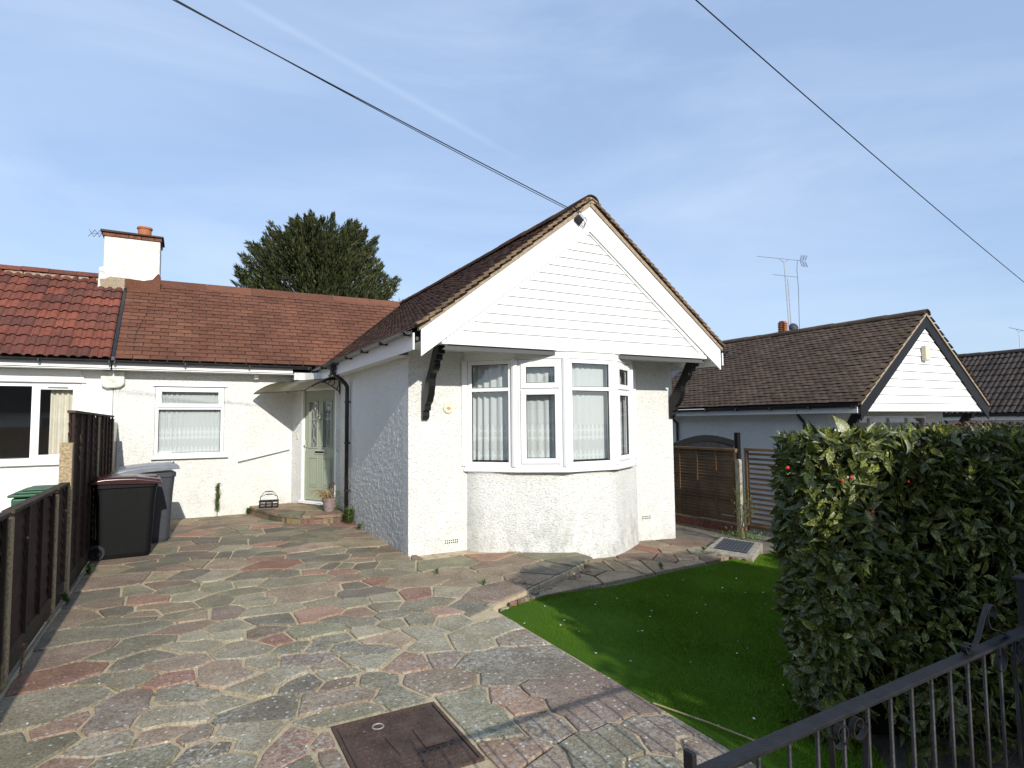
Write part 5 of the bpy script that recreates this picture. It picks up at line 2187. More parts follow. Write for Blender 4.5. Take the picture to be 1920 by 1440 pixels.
# recycling box lid beyond the low fence
rb = thing('recycling_box', 'green recycling bin showing its lid behind the low fence', 'bin', (-1.48, 7.9, 0))
b_ = MB()
b_.add([(-1.58, 8.30, 0), (-1.24, 8.30, 0), (-1.22, 8.85, 0), (-1.60, 8.85, 0), (-1.60, 8.26, .95), (-1.20, 8.26, .95), (-1.18, 8.9, .96), (-1.62, 8.9, .96)],
       [(0, 3, 2, 1), (4, 5, 6, 7), (0, 1, 5, 4), (1, 2, 6, 5), (2, 3, 7, 6), (3, 0, 4, 7)])
b_.build('bin_body', 'green', rb, bevel=.02)
b_ = MB()
for k, (o, z0, z1_) in enumerate(((.0, .965, .995), (.05, .995, 1.02), (.11, 1.02, 1.04))):
    b_.box(-1.62 + o, -1.165 - o * .4, 8.20 + o, 8.92 - o, z0, z1_)
b_.build('bin_lid', 'green', rb, bevel=.01)


# ================================================================== WHEELIE BINS
def wheelie(name, label, loc, rz, body, lid, group, lidtilt=0.0, sc_=1.0, litter=False):
    """240 litre bin: +y is the hinge and wheel side"""
    root = thing(name, label, 'wheelie bin', (0, 0, 0), group)
    W, D, H = .58 * sc_, .70 * sc_, 1.0 * sc_
    b_ = MB()
    lv = [(.0, .46, .60, .03), (.06, .48, .62, .02), (.70, .54, .66, .01), (H - .09, .56, .68, .0), (H - .088, .60, .71, .0), (H - .02, .60, .71, .0)]
    prev = None
    for z, w_, d_, sh in lv:
        w_ *= sc_
        d_ *= sc_
        r_ = .07
        ring = []
        for cx, cy, a0 in ((w_ / 2 - r_, -d_ / 2 + r_ + sh, -90), (w_ / 2 - r_, d_ / 2 - r_, 0), (-w_ / 2 + r_, d_ / 2 - r_, 90), (-w_ / 2 + r_, -d_ / 2 + r_ + sh, 180)):
            for k in range(5):
                a = R(a0 + k * 22.5)
                ring.append((cx + r_ * math.cos(a), cy + r_ * math.sin(a), z))
        o_ = len(b_.v)
        b_.v += ring
        if prev is not None:
            n = 20
            for i in range(n):
                b_.f.append((prev + i, prev + (i + 1) % n, o_ + (i + 1) % n, o_ + i))
        else:
            b_.f.append(tuple(range(19, -1, -1)))
        prev = o_
    b_.f.append(tuple(prev + i for i in range(20)))
    bo = b_.build('bin_body', body, root, bevel=.006)
    # faint vertical rib lines moulded into the sides
    b_ = MB()
    for s in (-1, 1):
        for y in (-.13, .11):
            b_.add([(s * .222 * sc_, y, .08), (s * .222 * sc_, y + .02, .08), (s * .281 * sc_, y + .02, H - .12), (s * .281 * sc_, y, H - .12)], [(0, 1, 2, 3) if s > 0 else (3, 2, 1, 0)])
    b_.build('moulded_rib', body, root, kind='stuff')
    # lid: domed slab, hinge at +y
    b_ = MB()
    sec = [(-D / 2 - .045, .0), (-D / 2 - .03, .045), (-D / 2 + .06, .060), (-.10, .085), (.10, .082), (D / 2 - .10, .075), (D / 2 + .0, .055), (D / 2 + .05, .01)]
    for x, drop in ((-W / 2 - .035, .035), (-W / 2 - .01, .008), (-W / 2 + .07, -.004), (W / 2 - .07, -.004), (W / 2 + .01, .008), (W / 2 + .035, .035)):
        for y, z in sec:
            b_.v.append((x, y, max(z - drop, -.01)))
    m_ = len(sec)
    for i in range(5):
        for j in range(m_ - 1):
            b_.f.append((i * m_ + j, i * m_ + j + 1, (i + 1) * m_ + j + 1, (i + 1) * m_ + j)[::-1])
    o_ = len(b_.v)
    b_.v += [(x, y, -.016) for x, y in ((-W / 2 - .035, -D / 2 - .045), (W / 2 + .035, -D / 2 - .045), (W / 2 + .035, D / 2 + .05), (-W / 2 - .035, D / 2 + .05))]
    b_.f.append((o_, o_ + 3, o_ + 2, o_ + 1))
    b_.f.append((o_, o_ + 1) + tuple(k * m_ for k in range(5, -1, -1)))
    b_.f.append((o_ + 2, o_ + 3) + tuple(k * m_ + m_ - 1 for k in range(6)))
    b_.f.append((o_ + 1, o_ + 2) + tuple(5 * m_ + k for k in range(m_ - 1, -1, -1)))
    b_.f.append((o_ + 3, o_) + tuple(k for k in range(m_)))
    Mt = Matrix.Translation((0, D / 2, H - .01)) @ Matrix.Rotation(-lidtilt, 4, 'X') @ Matrix.Translation((0, -D / 2, 0))
    b_.v = [tuple(Mt @ Vector(p)) for p in b_.v]
    lo = b_.build('bin_lid', lid, root, bevel=.008)
    # handle at the hinge side, wheels, raised box on the lid
    b_ = MB()
    b_.box(-W / 2 + .05, W / 2 - .05, D / 2 + .055, D / 2 + .085, H - .045, H - .012)
    for s in (-1, 0, 1):
        b_.box(s * .20 - .02, s * .20 + .02, D / 2 - .03, D / 2 + .06, H - .045, H - .014)
    b_.build('bin_handle', body, root, bevel=.008)
    b_ = MB()
    b_.box(-.15, .15, -D / 2 + .01, -D / 2 + .16, .050, .078)
    b_.v = [tuple(Mt @ Vector(p)) for p in b_.v]
    b_.build('lid_grip', lid, lo, bevel=.015)
    b_ = MB()
    b_.box(-.06, .06, -D / 2 - .006, -D / 2 + .002, .058, .080)
    b_.v = [tuple(Mt @ Vector(p)) for p in b_.v]
    b_.build('grip_slot', 'rubber', lo)
    for s in (-1, 1):
        whl = MB().lathe((s * (W / 2 - .045), D / 2 - .035, .10), [(.03, -.022), (.098, -.022), (.104, -.012), (.104, .012), (.098, .022), (.03, .022)], 24, axis=Vector((1, 0, 0))).build('wheel', 'rubber', root, smooth=False)
        b_ = MB().lathe((s * (W / 2 - .020), D / 2 - .035, .10), [(.001, .005), (.03, .004), (.035, -.006), (.06, -.012), (.07, .0), (.072, -.004)], 18, axis=Vector((1, 0, 0)))
        for k in range(6):
            a = k * math.pi / 3
            b_.tube([(s * (W / 2 - .018), D / 2 - .035 + .02 * math.cos(a), .10 + .02 * math.sin(a)), (s * (W / 2 - .018), D / 2 - .035 + .07 * math.cos(a), .10 + .07 * math.sin(a))], .007, 5)
        b_.build('wheel_hub', 'binblack', whl)
    MB().tube([(-W / 2 + .05, D / 2 - .035, .10), (W / 2 - .05, D / 2 - .035, .10)], .012, 8).build('axle', 'galv', root)
    if litter:
        b_ = MB()
        for k in range(9):
            a = random.uniform(0, 6.28)
            x, y = random.uniform(-.1, .12), random.uniform(-.12, .12)
            b_.tube([(x, y, H + .07), (x + .08 * math.cos(a), y + .08 * math.sin(a), H + .08 + random.uniform(.0, .03))], .004, 4)
        b_.build('dead_leaves', 'plantdry', lo, kind='stuff')
    root.location = loc
    root.rotation_euler = (0, 0, rz)
    return root


wheelie('wheelie_bin', 'black wheelie bin with burgundy lid, nearest of the two against the tall fence', (-.64, 9.62, .0), R(93), 'binblack', 'lid', 'wheelie bins by the fence', lidtilt=-R(2))
wheelie('wheelie_bin', 'grey wheelie bin with pale grey lid left ajar, behind the black one', (-.47, 10.62, .0), R(97), 'bingrey', 'lidgrey', 'wheelie bins by the fence', lidtilt=R(4), sc_=1.04, litter=True)

# ================================================================== DOORSTEP AND WHAT STANDS ON IT
stepc = [(1.15, 12.74), (1.22, 12.25), (1.36, 11.70), (1.60, 11.15), (1.85, 10.85), (2.15, 10.72), (2.45, 10.74), (2.585, 10.82), (2.585, 11.5), (1.93, 12.79)]
smo = [(p.x, p.y) for p in catmull(stepc[:8], 4)] + stepc[8:]
mb = MB()
mb.prism([(x, y) for x, y in [(1.95 + (a - 1.95) * .95, 11.9 + (c - 11.9) * .95) for a, c in smo]], -.02, .105)
ds_ = mb.build('doorstep', 'mortar', kind='structure')
ds_['_w'] = (0., 0., 0.)
# riser stones
for k in range(16):
    i0 = k * 27 // 16
    a, c = Vector(smo[i0]), Vector(smo[min(i0 + 2, 28)])
    if (c - a).length < .05:
        continue
    n_ = Vector((-(c - a).y, (c - a).x)).normalized()
    if n_.dot(Vector((1.95, 12)) - a) > 0:
        n_ = -n_
    q = [tuple(a - n_ * .11), tuple(a - n_ * .02), tuple(c - n_ * .02), tuple(c - n_ * .11)]
    if area(q) < 0:
        q = q[::-1]
    if area(q) > .002:
        o = stone_mesh(q, .0, .095 + random.uniform(-.01, .008), .008).build('riser_stone', 'stone', ds_)
        o.color = (*[v_ * random.uniform(.75, 1.1) for v_ in CC[random.choice('BTDP')]], 1)
seeds2 = [(1.40, 12.4, 'T'), (1.55, 11.7, 'B'), (1.75, 12.2, 'T'), (1.75, 11.3, 'G'), (2.0, 11.8, 'T'), (2.1, 11.2, 'T'), (2.35, 10.95, 'B'), (2.35, 11.5, 'G'), (1.25, 12.0, 'D')]
for i, (x, y, c) in enumerate(seeds2):
    poly = [(p[0], p[1]) for p in smo]
    if area(poly) < 0:
        poly = poly[::-1]
    for j, (x2, y2, _) in enumerate(seeds2):
        if i != j:
            poly = clip(poly, 2 * (x2 - x), 2 * (y2 - y), x2 * x2 + y2 * y2 - x * x - y * y)
    if len(poly) > 2:
        q = inset(tidy(poly, .008), .007)
        if len(q) > 2 and area(q) > .01:
            o = stone_mesh(rough_outline(q, .009), .100, .150 + random.uniform(-.004, .004), .006).build('step_stone', 'stone', ds_)
            o.color = (*CC[c], 1)

# milk bottle carrier
pc = Vector((1.46, 12.30, .152))
mc = thing('milk_bottle_carrier', 'black wire milk bottle carrier with loop handle on the doorstep', 'bottle carrier', tuple(pc))
rot_ = Matrix.Rotation(R(-12), 3, 'Z')
T_ = lambda x, y, z: pc + rot_ @ Vector((x, y, z))
b_ = MB()
for x in (-.16, -.055, .055, .16):
    for y in (-.09, .0, .09):
        b_.tube([T_(x, y, 0), T_(x, y, .13)], .0045, 5)
for z in (.006, .065, .125):
    for y in (-.09, 0, .09):
        b_.tube([T_(-.165, y, z), T_(.165, y, z)], .0055, 5)
    for x in (-.16, -.055, .055, .16):
        b_.tube([T_(x, -.095, z), T_(x, .095, z)], .0055, 5)
b_.build('wire_basket', 'black', mc)
b_ = MB()
b_.add([T_(x, y, z) for z in (.108, .132) for x, y in ((-.17, -.1), (.17, -.1), (.17, .1), (-.17, .1))], [(0, 1, 5, 4), (1, 2, 6, 5), (2, 3, 7, 6), (3, 0, 4, 7)])
b_.build('rim_band', 'black', mc)
for yy, hh in ((-.03, .30), (.05, .24)):
    b_ = MB()
    b_.tube([T_(-.155, yy * .3, .12), T_(-.15, yy * .5, .20), T_(-.09, yy, hh - .02), T_(-.07, yy, hh), T_(.07, yy, hh), T_(.09, yy, hh - .02), T_(.15, yy * .5, .20), T_(.155, yy * .3, .12)], .0055, 6)
    hd = b_.build('handle', 'black', mc)
    MB().tube([T_(-.065, yy, hh), T_(.065, yy, hh)], .011, 7).build('grip', 'bingrey', hd)

# plant pot
pp = Vector((2.34, 11.18, .152))
pt_ = thing('plant_pot', 'faded mauve flower pot with dried plants at the right of the doorstep', 'plant pot', tuple(pp))
MB().lathe(pp, [(.085, 0), (.118, .19), (.130, .195), (.132, .235), (.120, .236), (.112, .20), (.001, .20)], 24).build('pot', 'potmat', pt_, smooth=False)
MB().lathe(pp + Vector((0, 0, .205)), [(.001, 0), (.11, .0), (.10, .012), (.001, .02)], 14).build('soil', 'bark', pt_)
prr = random.Random(9)
b_ = MB()
for k in range(46):
    a = prr.uniform(2.2, 5.2)
    l = prr.uniform(.15, .42)
    p0 = pp + Vector((prr.uniform(-.06, .06), prr.uniform(-.06, .06), .20))
    d_ = Vector((math.cos(a), math.sin(a) * .7, 0))
    b_.tube([p0, p0 + d_ * l * .35 + Vector((0, 0, l * .45)), p0 + d_ * l * .8 + Vector((0, 0, l * .45)), p0 + d_ * l * 1.1 + Vector((0, 0, l * .15))], [.004, .0035, .003, .001], 4)
b_.build('dry_grass_blades', 'plantdry', pt_, kind='stuff')
b_ = MB()
for k in range(90):
    z = prr.uniform(.26, .50)
    a = prr.uniform(0, 6.28)
    r_ = .045 * (1 - (z - .26) * 1.2)
    c_ = pp + Vector((.04 + r_ * math.cos(a), r_ * math.sin(a), z))
    b_.tube([c_, c_ + Vector((math.cos(a) * .02, math.sin(a) * .02, .02))], [.007, .002], 4)
b_.build('brown_flower_spike', 'plantred', pt_, kind='stuff')


def leafquad(mb, p, d, l, w_, up=Vector((0, 0, 1))):
    d = Vector(d).normalized()
    s_ = d.cross(up)
    s_ = s_.normalized() if s_.length > .01 else Vector((1, 0, 0))
    nn = s_.cross(d)
    mb.add([p, p + d * l * .5 + s_ * w_ / 2 + nn * w_ * .1, p + d * l, p + d * l * .5 - s_ * w_ / 2 + nn * w_ * .1], [(0, 1, 2, 3)])


b_ = MB()
for k in range(120):
    a = prr.uniform(-1.2, 1.6)
    z = prr.uniform(.02, .36)
    c_ = pp + Vector((.10 + prr.uniform(0, .08), prr.uniform(-.10, .10), z))
    leafquad(b_, c_, (math.cos(a), math.sin(a) - .6, prr.uniform(-.6, .5)), prr.uniform(.03, .055), .022)
b_.build('trailing_leaves', 'plantgreen', pt_, kind='stuff')


# weeds
def weed(name, label, p, h_, n_, spread, mat='plantgreen', stemh=None, cat='weed', seed=1, lw=(.03, .012)):
    r_ = random.Random(seed)
    t_ = thing(name, label, cat, tuple(p))
    b_ = MB()
    tops = []
    for k in range(max(1, n_ // 60)):
        a = r_.uniform(0, 6.28)
        e = Vector(p) + Vector((math.cos(a) * spread * .5, math.sin(a) * spread * .5, h_ * r_.uniform(.8, 1)))
        b_.tube([p, Vector(p).lerp(e, .5) + Vector((r_.uniform(-.01, .01), 0, 0)), e], [.005, .004, .002], 5)
        tops.append(e)
    b_.build('stem', mat, t_)
    b_ = MB()
    for k in range(n_):
        e = r_.choice(tops)
        f_ = r_.uniform(.12, 1) if stemh is None else r_.uniform(stemh, 1)
        c_ = Vector(p).lerp(e, f_)
        a = r_.uniform(0, 6.28)
        leafquad(b_, c_, (math.cos(a), math.sin(a), r_.uniform(-.1, 1.2)), r_.uniform(.6, 1.2) * lw[0], lw[1])
    b_.build('leaves', mat, t_, kind='stuff')
    return t_


weed('tall_weed', 'tall narrow green weed growing up the white wall between window and step', (.60, 12.70, .0), .62, 340, .04, seed=3, lw=(.065, .020), stemh=.2)
b_ = weed('weed_clump', 'low green weed at the left end of the doorstep', (1.12, 12.62, .0), .12, 150, .14, seed=4, lw=(.06, .022))
weed('weed_clump', 'green weeds at the foot of the black downpipe', (2.53, 10.45, .0), .26, 260, .12, seed=5, lw=(.11, .018))
weed('weed_clump', 'brownish weed tuft along the shaded side wall', (2.54, 9.85, .0), .10, 120, .12, seed=6, lw=(.05, .016))
weed('weed_clump', 'tiny green tuft in a paving joint in front of the house corner', tuple(onplane(822, 1076, 2, 0)), .05, 60, .06, seed=7, lw=(.05, .010))
weed('weed_clump', 'small dark tuft in a joint near the step edge', tuple(onplane(908, 1098, 2, 0)), .04, 60, .07, seed=8, lw=(.05, .010))
weed('weed_clump', 'dark green tuft where lawn meets the step', tuple(onground(992, 1104)), .05, 70, .12, seed=9, lw=(.05, .014))
weed('weed_clump', 'weed tuft between path flags by the lawn edge', tuple(onground(1240, 1068)), .09, 70, .05, seed=10, lw=(.05, .014))
weed('weed_clump', 'weed in front of the raised drain cover', tuple(onground(1325, 1035)), .07, 120, .14, seed=11, lw=(.05, .018))
weed('weed_clump', 'weed at the foot of the low fence beside the middle post', (-.94, 7.3, .0), .10, 110, .10, seed=12, lw=(.05, .016))
weed('weed_clump', 'weed by the foot of the tall fence post', (-.93, 8.6, .0), .13, 130, .10, seed=13, lw=(.05, .018))
weed('weed_clump', 'pale straggly weed at the base of the nearest fence post', (-.95, 5.35, .0), .22, 90, .05, mat='plantdry', seed=14, lw=(.03, .010))

# ================================================================== RIGHT BOUNDARY
RX = 8.62


def slat_panel(parent, y0, y1, zb, zt, gap, mids):
    MB().box(RX - .03, RX + .03, y0, y0 + .05, zb, zt).build('frame_stile', 'slatwood', parent, bevel=.003)
    MB().box(RX - .03, RX + .03, y1 - .05, y1, zb, zt).build('frame_stile', 'slatwood', parent, bevel=.003)
    MB().box(RX - .032, RX + .032, y0 - .005, y1 + .005, zt, zt + .045).build('frame_rail', 'slatwood', parent, bevel=.003)
    MB().box(RX - .03, RX + .03, y0 + .05, y1 - .05, zb, zb + .05).build('frame_rail', 'slatwood', parent, bevel=.003)
    z = zb + .055
    k = 0
    while z < zt - .03:
        b_ = MB()
        h_ = gap * (.80 if gap < .07 else .45)
        b_.add([(RX - .014, y0 + .05, z), (RX - .014, y1 - .05, z), (RX - .002, y1 - .05, z), (RX - .002, y0 + .05, z),
                (RX + .002, y0 + .05, z + h_), (RX + .002, y1 - .05, z + h_), (RX + .014, y1 - .05, z + h_), (RX + .014, y0 + .05, z + h_)],
               [(0, 3, 2, 1), (4, 5, 6, 7), (0, 1, 5, 4), (2, 3, 7, 6), (0, 4, 7, 3), (1, 2, 6, 5)])
        b_.build('slat', 'slatwood', parent)
        z += gap
    for m_ in mids:
        y = y0 + (y1 - y0) * m_
        MB().box(RX - .024, RX - .015, y - .018, y + .018, zb + .05, zt).build('batten', 'slatwood', parent)


sf = thing('slatted_fence', 'brown louvred wooden fence panel on a low brick base at the right of the house', 'fence', (RX, 8.4, -.28))
slat_panel(sf, 7.50, 9.34, -.10, 1.16, .058, (.25, .5, .75))
slat_panel(sf, 9.40, 11.2, -.10, 1.16, .058, (.25, .5, .75))
k = 0
for row in range(2):
    y = 7.40 - (.11 if row else 0)
    while y < 10.6:
        MB().box(RX - .055, RX + .055, y, y + .213, -.275 + row * .078, -.205 + row * .078).build('brick', 'oldbrick', sf, bevel=.006)
        y += .225
MB().box(RX - .045, RX + .045, 7.36, 11.2, -.45, -.12).build('brick_base_core', 'mortar_edge', sf)
sf2 = thing('slatted_fence', 'open slatted wooden panel half hidden by the hedge and a sapling', 'fence', (RX, 6.6, -.28))
slat_panel(sf2, 5.50, 7.30, -.14, 1.18, .085, (.5,))
fp_ = thing('fence_post', 'round-topped grey concrete post between the two slatted panels', 'post', (RX - .05, 7.40, -.3))
pr_ = [(-.045, -.4)] + [(.045, -.4), (.045, .98)] + [(.045 * math.cos(a), .98 + .05 * math.sin(a)) for a in [math.pi * k / 8 for k in range(9)]] + [(-.045, .98)]
MB().prism(pr_, -.045, .045, lambda q: Vector((RX - .05 + q[2], 7.40 + q[0], q[1]))).build('post_shaft', 'conc', fp_)
fp2 = thing('gate_post', 'tall square black post of the neighbour gate above the slatted fence', 'post', (9.35, 8.25, -.35))
pz = onplane(1382, 811, 1, 9.3)
fp2.location = (pz.x, 9.3, -.35)
fp2['_w'] = (pz.x, 9.3, -.35)
MB().box(pz.x - .045, pz.x + .045, 9.25, 9.35, -.4, pz.z).build('post_shaft', 'black', fp2, bevel=.004)
# black arched side gate of the neighbour
ga, gb_ = onplane(1262, 828, 1, 9.3), onplane(1374, 828, 1, 9.3)
gt = thing('side_gate', 'black arched side gate of the neighbour seen above the slatted fence', 'gate', ((ga.x + gb_.x) / 2, 9.3, -.35))
W_ = gb_.x - ga.x
nbd = 8
for k in range(nbd):
    x0, x1 = ga.x + W_ * k / nbd, ga.x + W_ * (k + 1) / nbd - .006
    zt0 = ga.z - .06 + .14 * math.sin(math.pi * (k / nbd)) if True else 0
    zt1 = ga.z - .06 + .14 * math.sin(math.pi * ((k + 1) / nbd))
    MB().prism([(x0, -.3), (x1, -.3), (x1, zt1), (x0, zt0)], -.02, .02, lambda q: Vector((q[0], 9.3 - q[2], q[1]))).build('gate_board', 'blackpvc', gt)
b_ = MB()
arc_ = [(ga.x + W_ * k / 16, ga.z - .05 + .14 * math.sin(math.pi * k / 16)) for k in range(17)]
b_.prism([(x, z + .03) for x, z in arc_][::-1] + [(x, z - .10) for x, z in arc_], -.01, .035, lambda q: Vector((q[0], 9.28 - q[2], q[1])))
b_.build('arched_rail', 'black', gt)

# raised drain cover by the fence
dc = thing('drain_cover', 'grey metal drain cover set in a raised concrete and brick surround beside the lawn', 'drain cover', (7.6, 6.75, zg(7.6)))
cz = zg(7.6) + .085
quad = [onplane(u, v, 2, cz) for u, v in ((1318, 1032), (1412, 1046), (1430, 1018), (1352, 1006))]
cq = sum(quad, Vector()) / 4
b_ = MB()
P_ = [(q.x, q.y) for q in quad]
if area(P_) < 0:
    P_ = P_[::-1]
b_.prism(P_, cz - .16, cz)
b_.build('concrete_surround', 'conc', dc, bevel=.012)
lidq = [tuple((q - cq) * f_ + cq + Vector((.02, .03, 0))) for q, f_ in zip(quad, (.64, .70, .72, .70))]
P2_ = [(q[0], q[1]) for q in lidq]
if area(P2_) < 0:
    P2_ = P2_[::-1]
b_ = MB().prism(P2_, cz + .001, cz + .010)
dl_ = b_.build('metal_lid', 'bingrey', dc, bevel=.002)
a0, a1, a2, a3 = [Vector((*p, cz + .012)) for p in P2_]
b_ = MB()
for i in range(9):
    for j in range(6):
        u_, v_ = (i + .5) / 9, (j + .5) / 6
        c_ = (a0 * (1 - u_) + a1 * u_) * (1 - v_) + (a3 * (1 - u_) + a2 * u_) * v_
        b_.box(c_.x - .014, c_.x + .014, c_.y - .005, c_.y + .005, cz + .010, cz + .0135)
b_.build('tread_bumps', 'lidgrey', dl_, kind='stuff')
for k in range(4):
    a, c = Vector(P_[0]), Vector(P_[1])
    q = a.lerp(c, (k + .1) / 4)
    MB().box(q.x, q.x + .12, q.y - .075, q.y - .005, cz - .13, cz - .03).build('brick', 'oldbrick', dc, bevel=.006)

# ---- manhole cover in the drive
mh = thing('manhole_cover', 'rusty brown patterned manhole cover set in the crazy paving', 'manhole cover', (1.09, 3.24, 0))
x0, x1, y0, y1 = .795, 1.375, 2.90, 3.578
b_ = MB()
for (a, b2, c, d) in ((x0 - .02, x0, y0 - .02, y1 + .02), (x1, x1 + .02, y0 - .02, y1 + .02), (x0, x1, y0 - .02, y0), (x0, x1, y1, y1 + .02)):
    b_.box(a, b2, c, d, -.05, .002)
m, t, b = new_mat('rusty_iron_cover')
b.inputs['Roughness'].default_value = .62
b.inputs['Metallic'].default_value = .25
b.inputs['Specular IOR Level'].default_value = .3
co_ = objcoord(t)
cc_ = ramp(t, noise(t, co_, 5, 6, .7), .35, (.060, .038, .030), .68, (.125, .082, .062))
t.links.new(mixrgb(t, 1, cc_, ramp(t, noise(t, co_, 60, 4, .7), .3, (.6,) * 3, .7, (1.35,) * 3), 'MULTIPLY'), b.inputs['Base Color'])
bump(t, b, noise(t, co_, 90, 4, .7), .5, .003)
MAT['cover'] = m
fr_ = b_.build('cover_frame', 'cover', mh)
g_ = .006
b_ = MB().box(x0 + g_, x1 - g_, y0 + g_, y1 - g_, -.04, -.001)
pl_ = b_.build('cover_plate', 'cover', mh, bevel=.003)
b_ = MB()
ir = 0
for iy in range(17):
    for ix in range(14):
        cx = x0 + .045 + ix * .0385 + (.019 if iy % 2 else 0)
        cy = y0 + .04 + iy * .0385
        if cx > x1 - .035:
            continue
        # leave room for the cast plates and the keyhole
        if (x0 + .20 < cx < x0 + .50 and y0 + .20 < cy < y0 + .44) or (x0 + .15 < cx < x0 + .28 and y1 - .16 < cy < y1 - .05):
            continue
        s_ = .0115
        b_.add([(cx - s_, cy, -.001), (cx, cy - s_, -.001), (cx + s_, cy, -.001), (cx, cy + s_, -.001),
                (cx - s_ * .7, cy, .006), (cx, cy - s_ * .7, .006), (cx + s_ * .7, cy, .006), (cx, cy + s_ * .7, .006)],
               [(4, 5, 6, 7), (0, 1, 5, 4), (1, 2, 6, 5), (2, 3, 7, 6), (3, 0, 4, 7)])
b_.build('tread_studs', 'cover', pl_, kind='stuff')
b_ = MB()
tri = [(x0 + .21, y0 + .42), (x0 + .23, y0 + .22), (x0 + .345, y0 + .40)]
tri = tri if area(tri) > 0 else tri[::-1]
b_.prism(tri, -.001, .006)
b_.build('cast_triangle', 'cover', pl_, bevel=.001)
MB().box(x0 + .37, x0 + .49, y0 + .22, y0 + .43, -.001, .006).build('cast_plate', 'cover', pl_, bevel=.001)
b_ = MB().lathe((x0 + .215, y1 - .105, -.002), [(.001, 0), (.024, 0), (.032, .005), (.036, .002), (.036, -.004)], 18)
b_.build('keyhole', 'conc', pl_)

# ---- bamboo cane at the lawn edge
ca = [onground(1225, 1322) + Vector((0, 0, .012)), onground(1330, 1362) + Vector((0, 0, .02)), onground(1430, 1400) + Vector((0, 0, .015))]
tag(MB().tube(ca, .005, 6).build('garden_cane', 'cane'), 'thin pale cane lying along the near edge of the lawn', 'cane')

# sapling in front of the open slatted panel
sp_ = thing('sapling', 'spindly half-bare sapling in front of the open slatted panel', 'sapling', (7.95, 6.9, zg(7.95)))
base_ = Vector((8.02, 6.95, zg(8) - .02))
rs = random.Random(21)
b_ = MB()
tips = []
for k in range(9):
    a = rs.uniform(0, 6.28)
    h_ = rs.uniform(.5, .95)
    e = base_ + Vector((math.cos(a) * rs.uniform(.1, .38), math.sin(a) * .2, h_))
    md = base_.lerp(e, .5) + Vector((rs.uniform(-.04, .04), 0, .03))
    b_.tube([base_, md, e], [.007, .005, .002], 5)
    for j in range(7):
        p = md.lerp(e, j / 7)
        q = p + Vector((rs.uniform(-.10, .10), rs.uniform(-.05, .05), rs.uniform(.02, .10)))
        b_.tube([p, q], [.003, .0015], 4)
        tips.append((p, q))
b_.build('stems', 'deadstraw', sp_, kind='stuff')
b_ = MB()
for p, q in tips:
    for j in range(9):
        c_ = p.lerp(q, rs.random())
        leafquad(b_, c_, (rs.uniform(-1, 1), rs.uniform(-1, 1), rs.uniform(-.2, 1)), rs.uniform(.025, .045), .016)
b_.build('leaves', 'plantgreen', sp_, kind='stuff')
b_ = MB()
for k in range(420):
    c_ = Vector((rs.gauss(8.1, .22), rs.gauss(6.95, .18), 0))
    c_.z = zg(c_.x) + rs.uniform(0, .12)
    leafquad(b_, c_, (rs.uniform(-1, 1), rs.uniform(-1, 1), rs.uniform(-.1, .9)), rs.uniform(.03, .06), .022)
tag(b_.build('ground_weeds', 'plantgreen'), kind='stuff')

# ================================================================== HEDGE
HX0, HX1, HY0, HY1, HZ = 2.99, 6.4, 1.98, 2.62, 1.63
hd_ = thing('laurel_hedge', 'clipped spotted laurel hedge with a few red berries filling the right side', 'hedge', (4.5, 2.6, zg(4)))


def hz0(x):
    return zg(x) - .02


def hfy(x):
    """front face of the hedge, bulging towards the gate to the right"""
    t_ = min(1, max(0, (x - HX0 - .05) / 1.3))
    return HY0 - .52 * t_ * t_ * (3 - 2 * t_)


# near-black core blocking light through the hedge, its inner shade put into the colour
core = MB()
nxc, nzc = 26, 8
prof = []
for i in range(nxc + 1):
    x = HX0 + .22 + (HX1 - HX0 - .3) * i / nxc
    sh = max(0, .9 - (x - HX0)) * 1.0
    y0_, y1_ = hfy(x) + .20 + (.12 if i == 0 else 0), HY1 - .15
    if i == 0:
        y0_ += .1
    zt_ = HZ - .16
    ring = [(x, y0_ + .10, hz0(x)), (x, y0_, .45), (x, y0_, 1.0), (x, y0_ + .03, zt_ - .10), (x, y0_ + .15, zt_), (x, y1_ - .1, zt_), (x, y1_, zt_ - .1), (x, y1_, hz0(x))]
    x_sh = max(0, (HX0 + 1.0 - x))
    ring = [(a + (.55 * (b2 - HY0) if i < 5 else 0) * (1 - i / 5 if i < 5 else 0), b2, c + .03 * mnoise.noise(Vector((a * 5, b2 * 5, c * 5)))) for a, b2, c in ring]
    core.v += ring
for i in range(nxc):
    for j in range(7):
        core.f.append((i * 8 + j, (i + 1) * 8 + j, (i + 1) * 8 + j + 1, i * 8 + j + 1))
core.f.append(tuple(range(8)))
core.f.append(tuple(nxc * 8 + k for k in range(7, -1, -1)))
core.build('shade_core', 'core', hd_, kind='stuff')


def leaf_template(n=6, curl=.25, fold=.25):
    prof_ = [0.03, .62, .98, .95, .66, .30, 0.02]
    v, f = [], []
    for i, w_ in enumerate(prof_):
        t_ = i / (len(prof_) - 1)
        z = -curl * t_ * t_
        for s in (-1, 0, 1):
            v.append((s * w_ * .22, t_, z + abs(s) * w_ * fold * .22))
    for i in range(len(prof_) - 1):
        for k in (0, 1):
            a = i * 3 + k
            f.append((a, a + 1, a + 4, a + 3))
    return np.array(v), np.array(f)


leafs = [leaf_template(curl=c, fold=f_) for c, f_ in ((.1, .3), (.3, .2), (.45, .5), (.0, .6))]
lrng = np.random.default_rng(4)
shoots = []


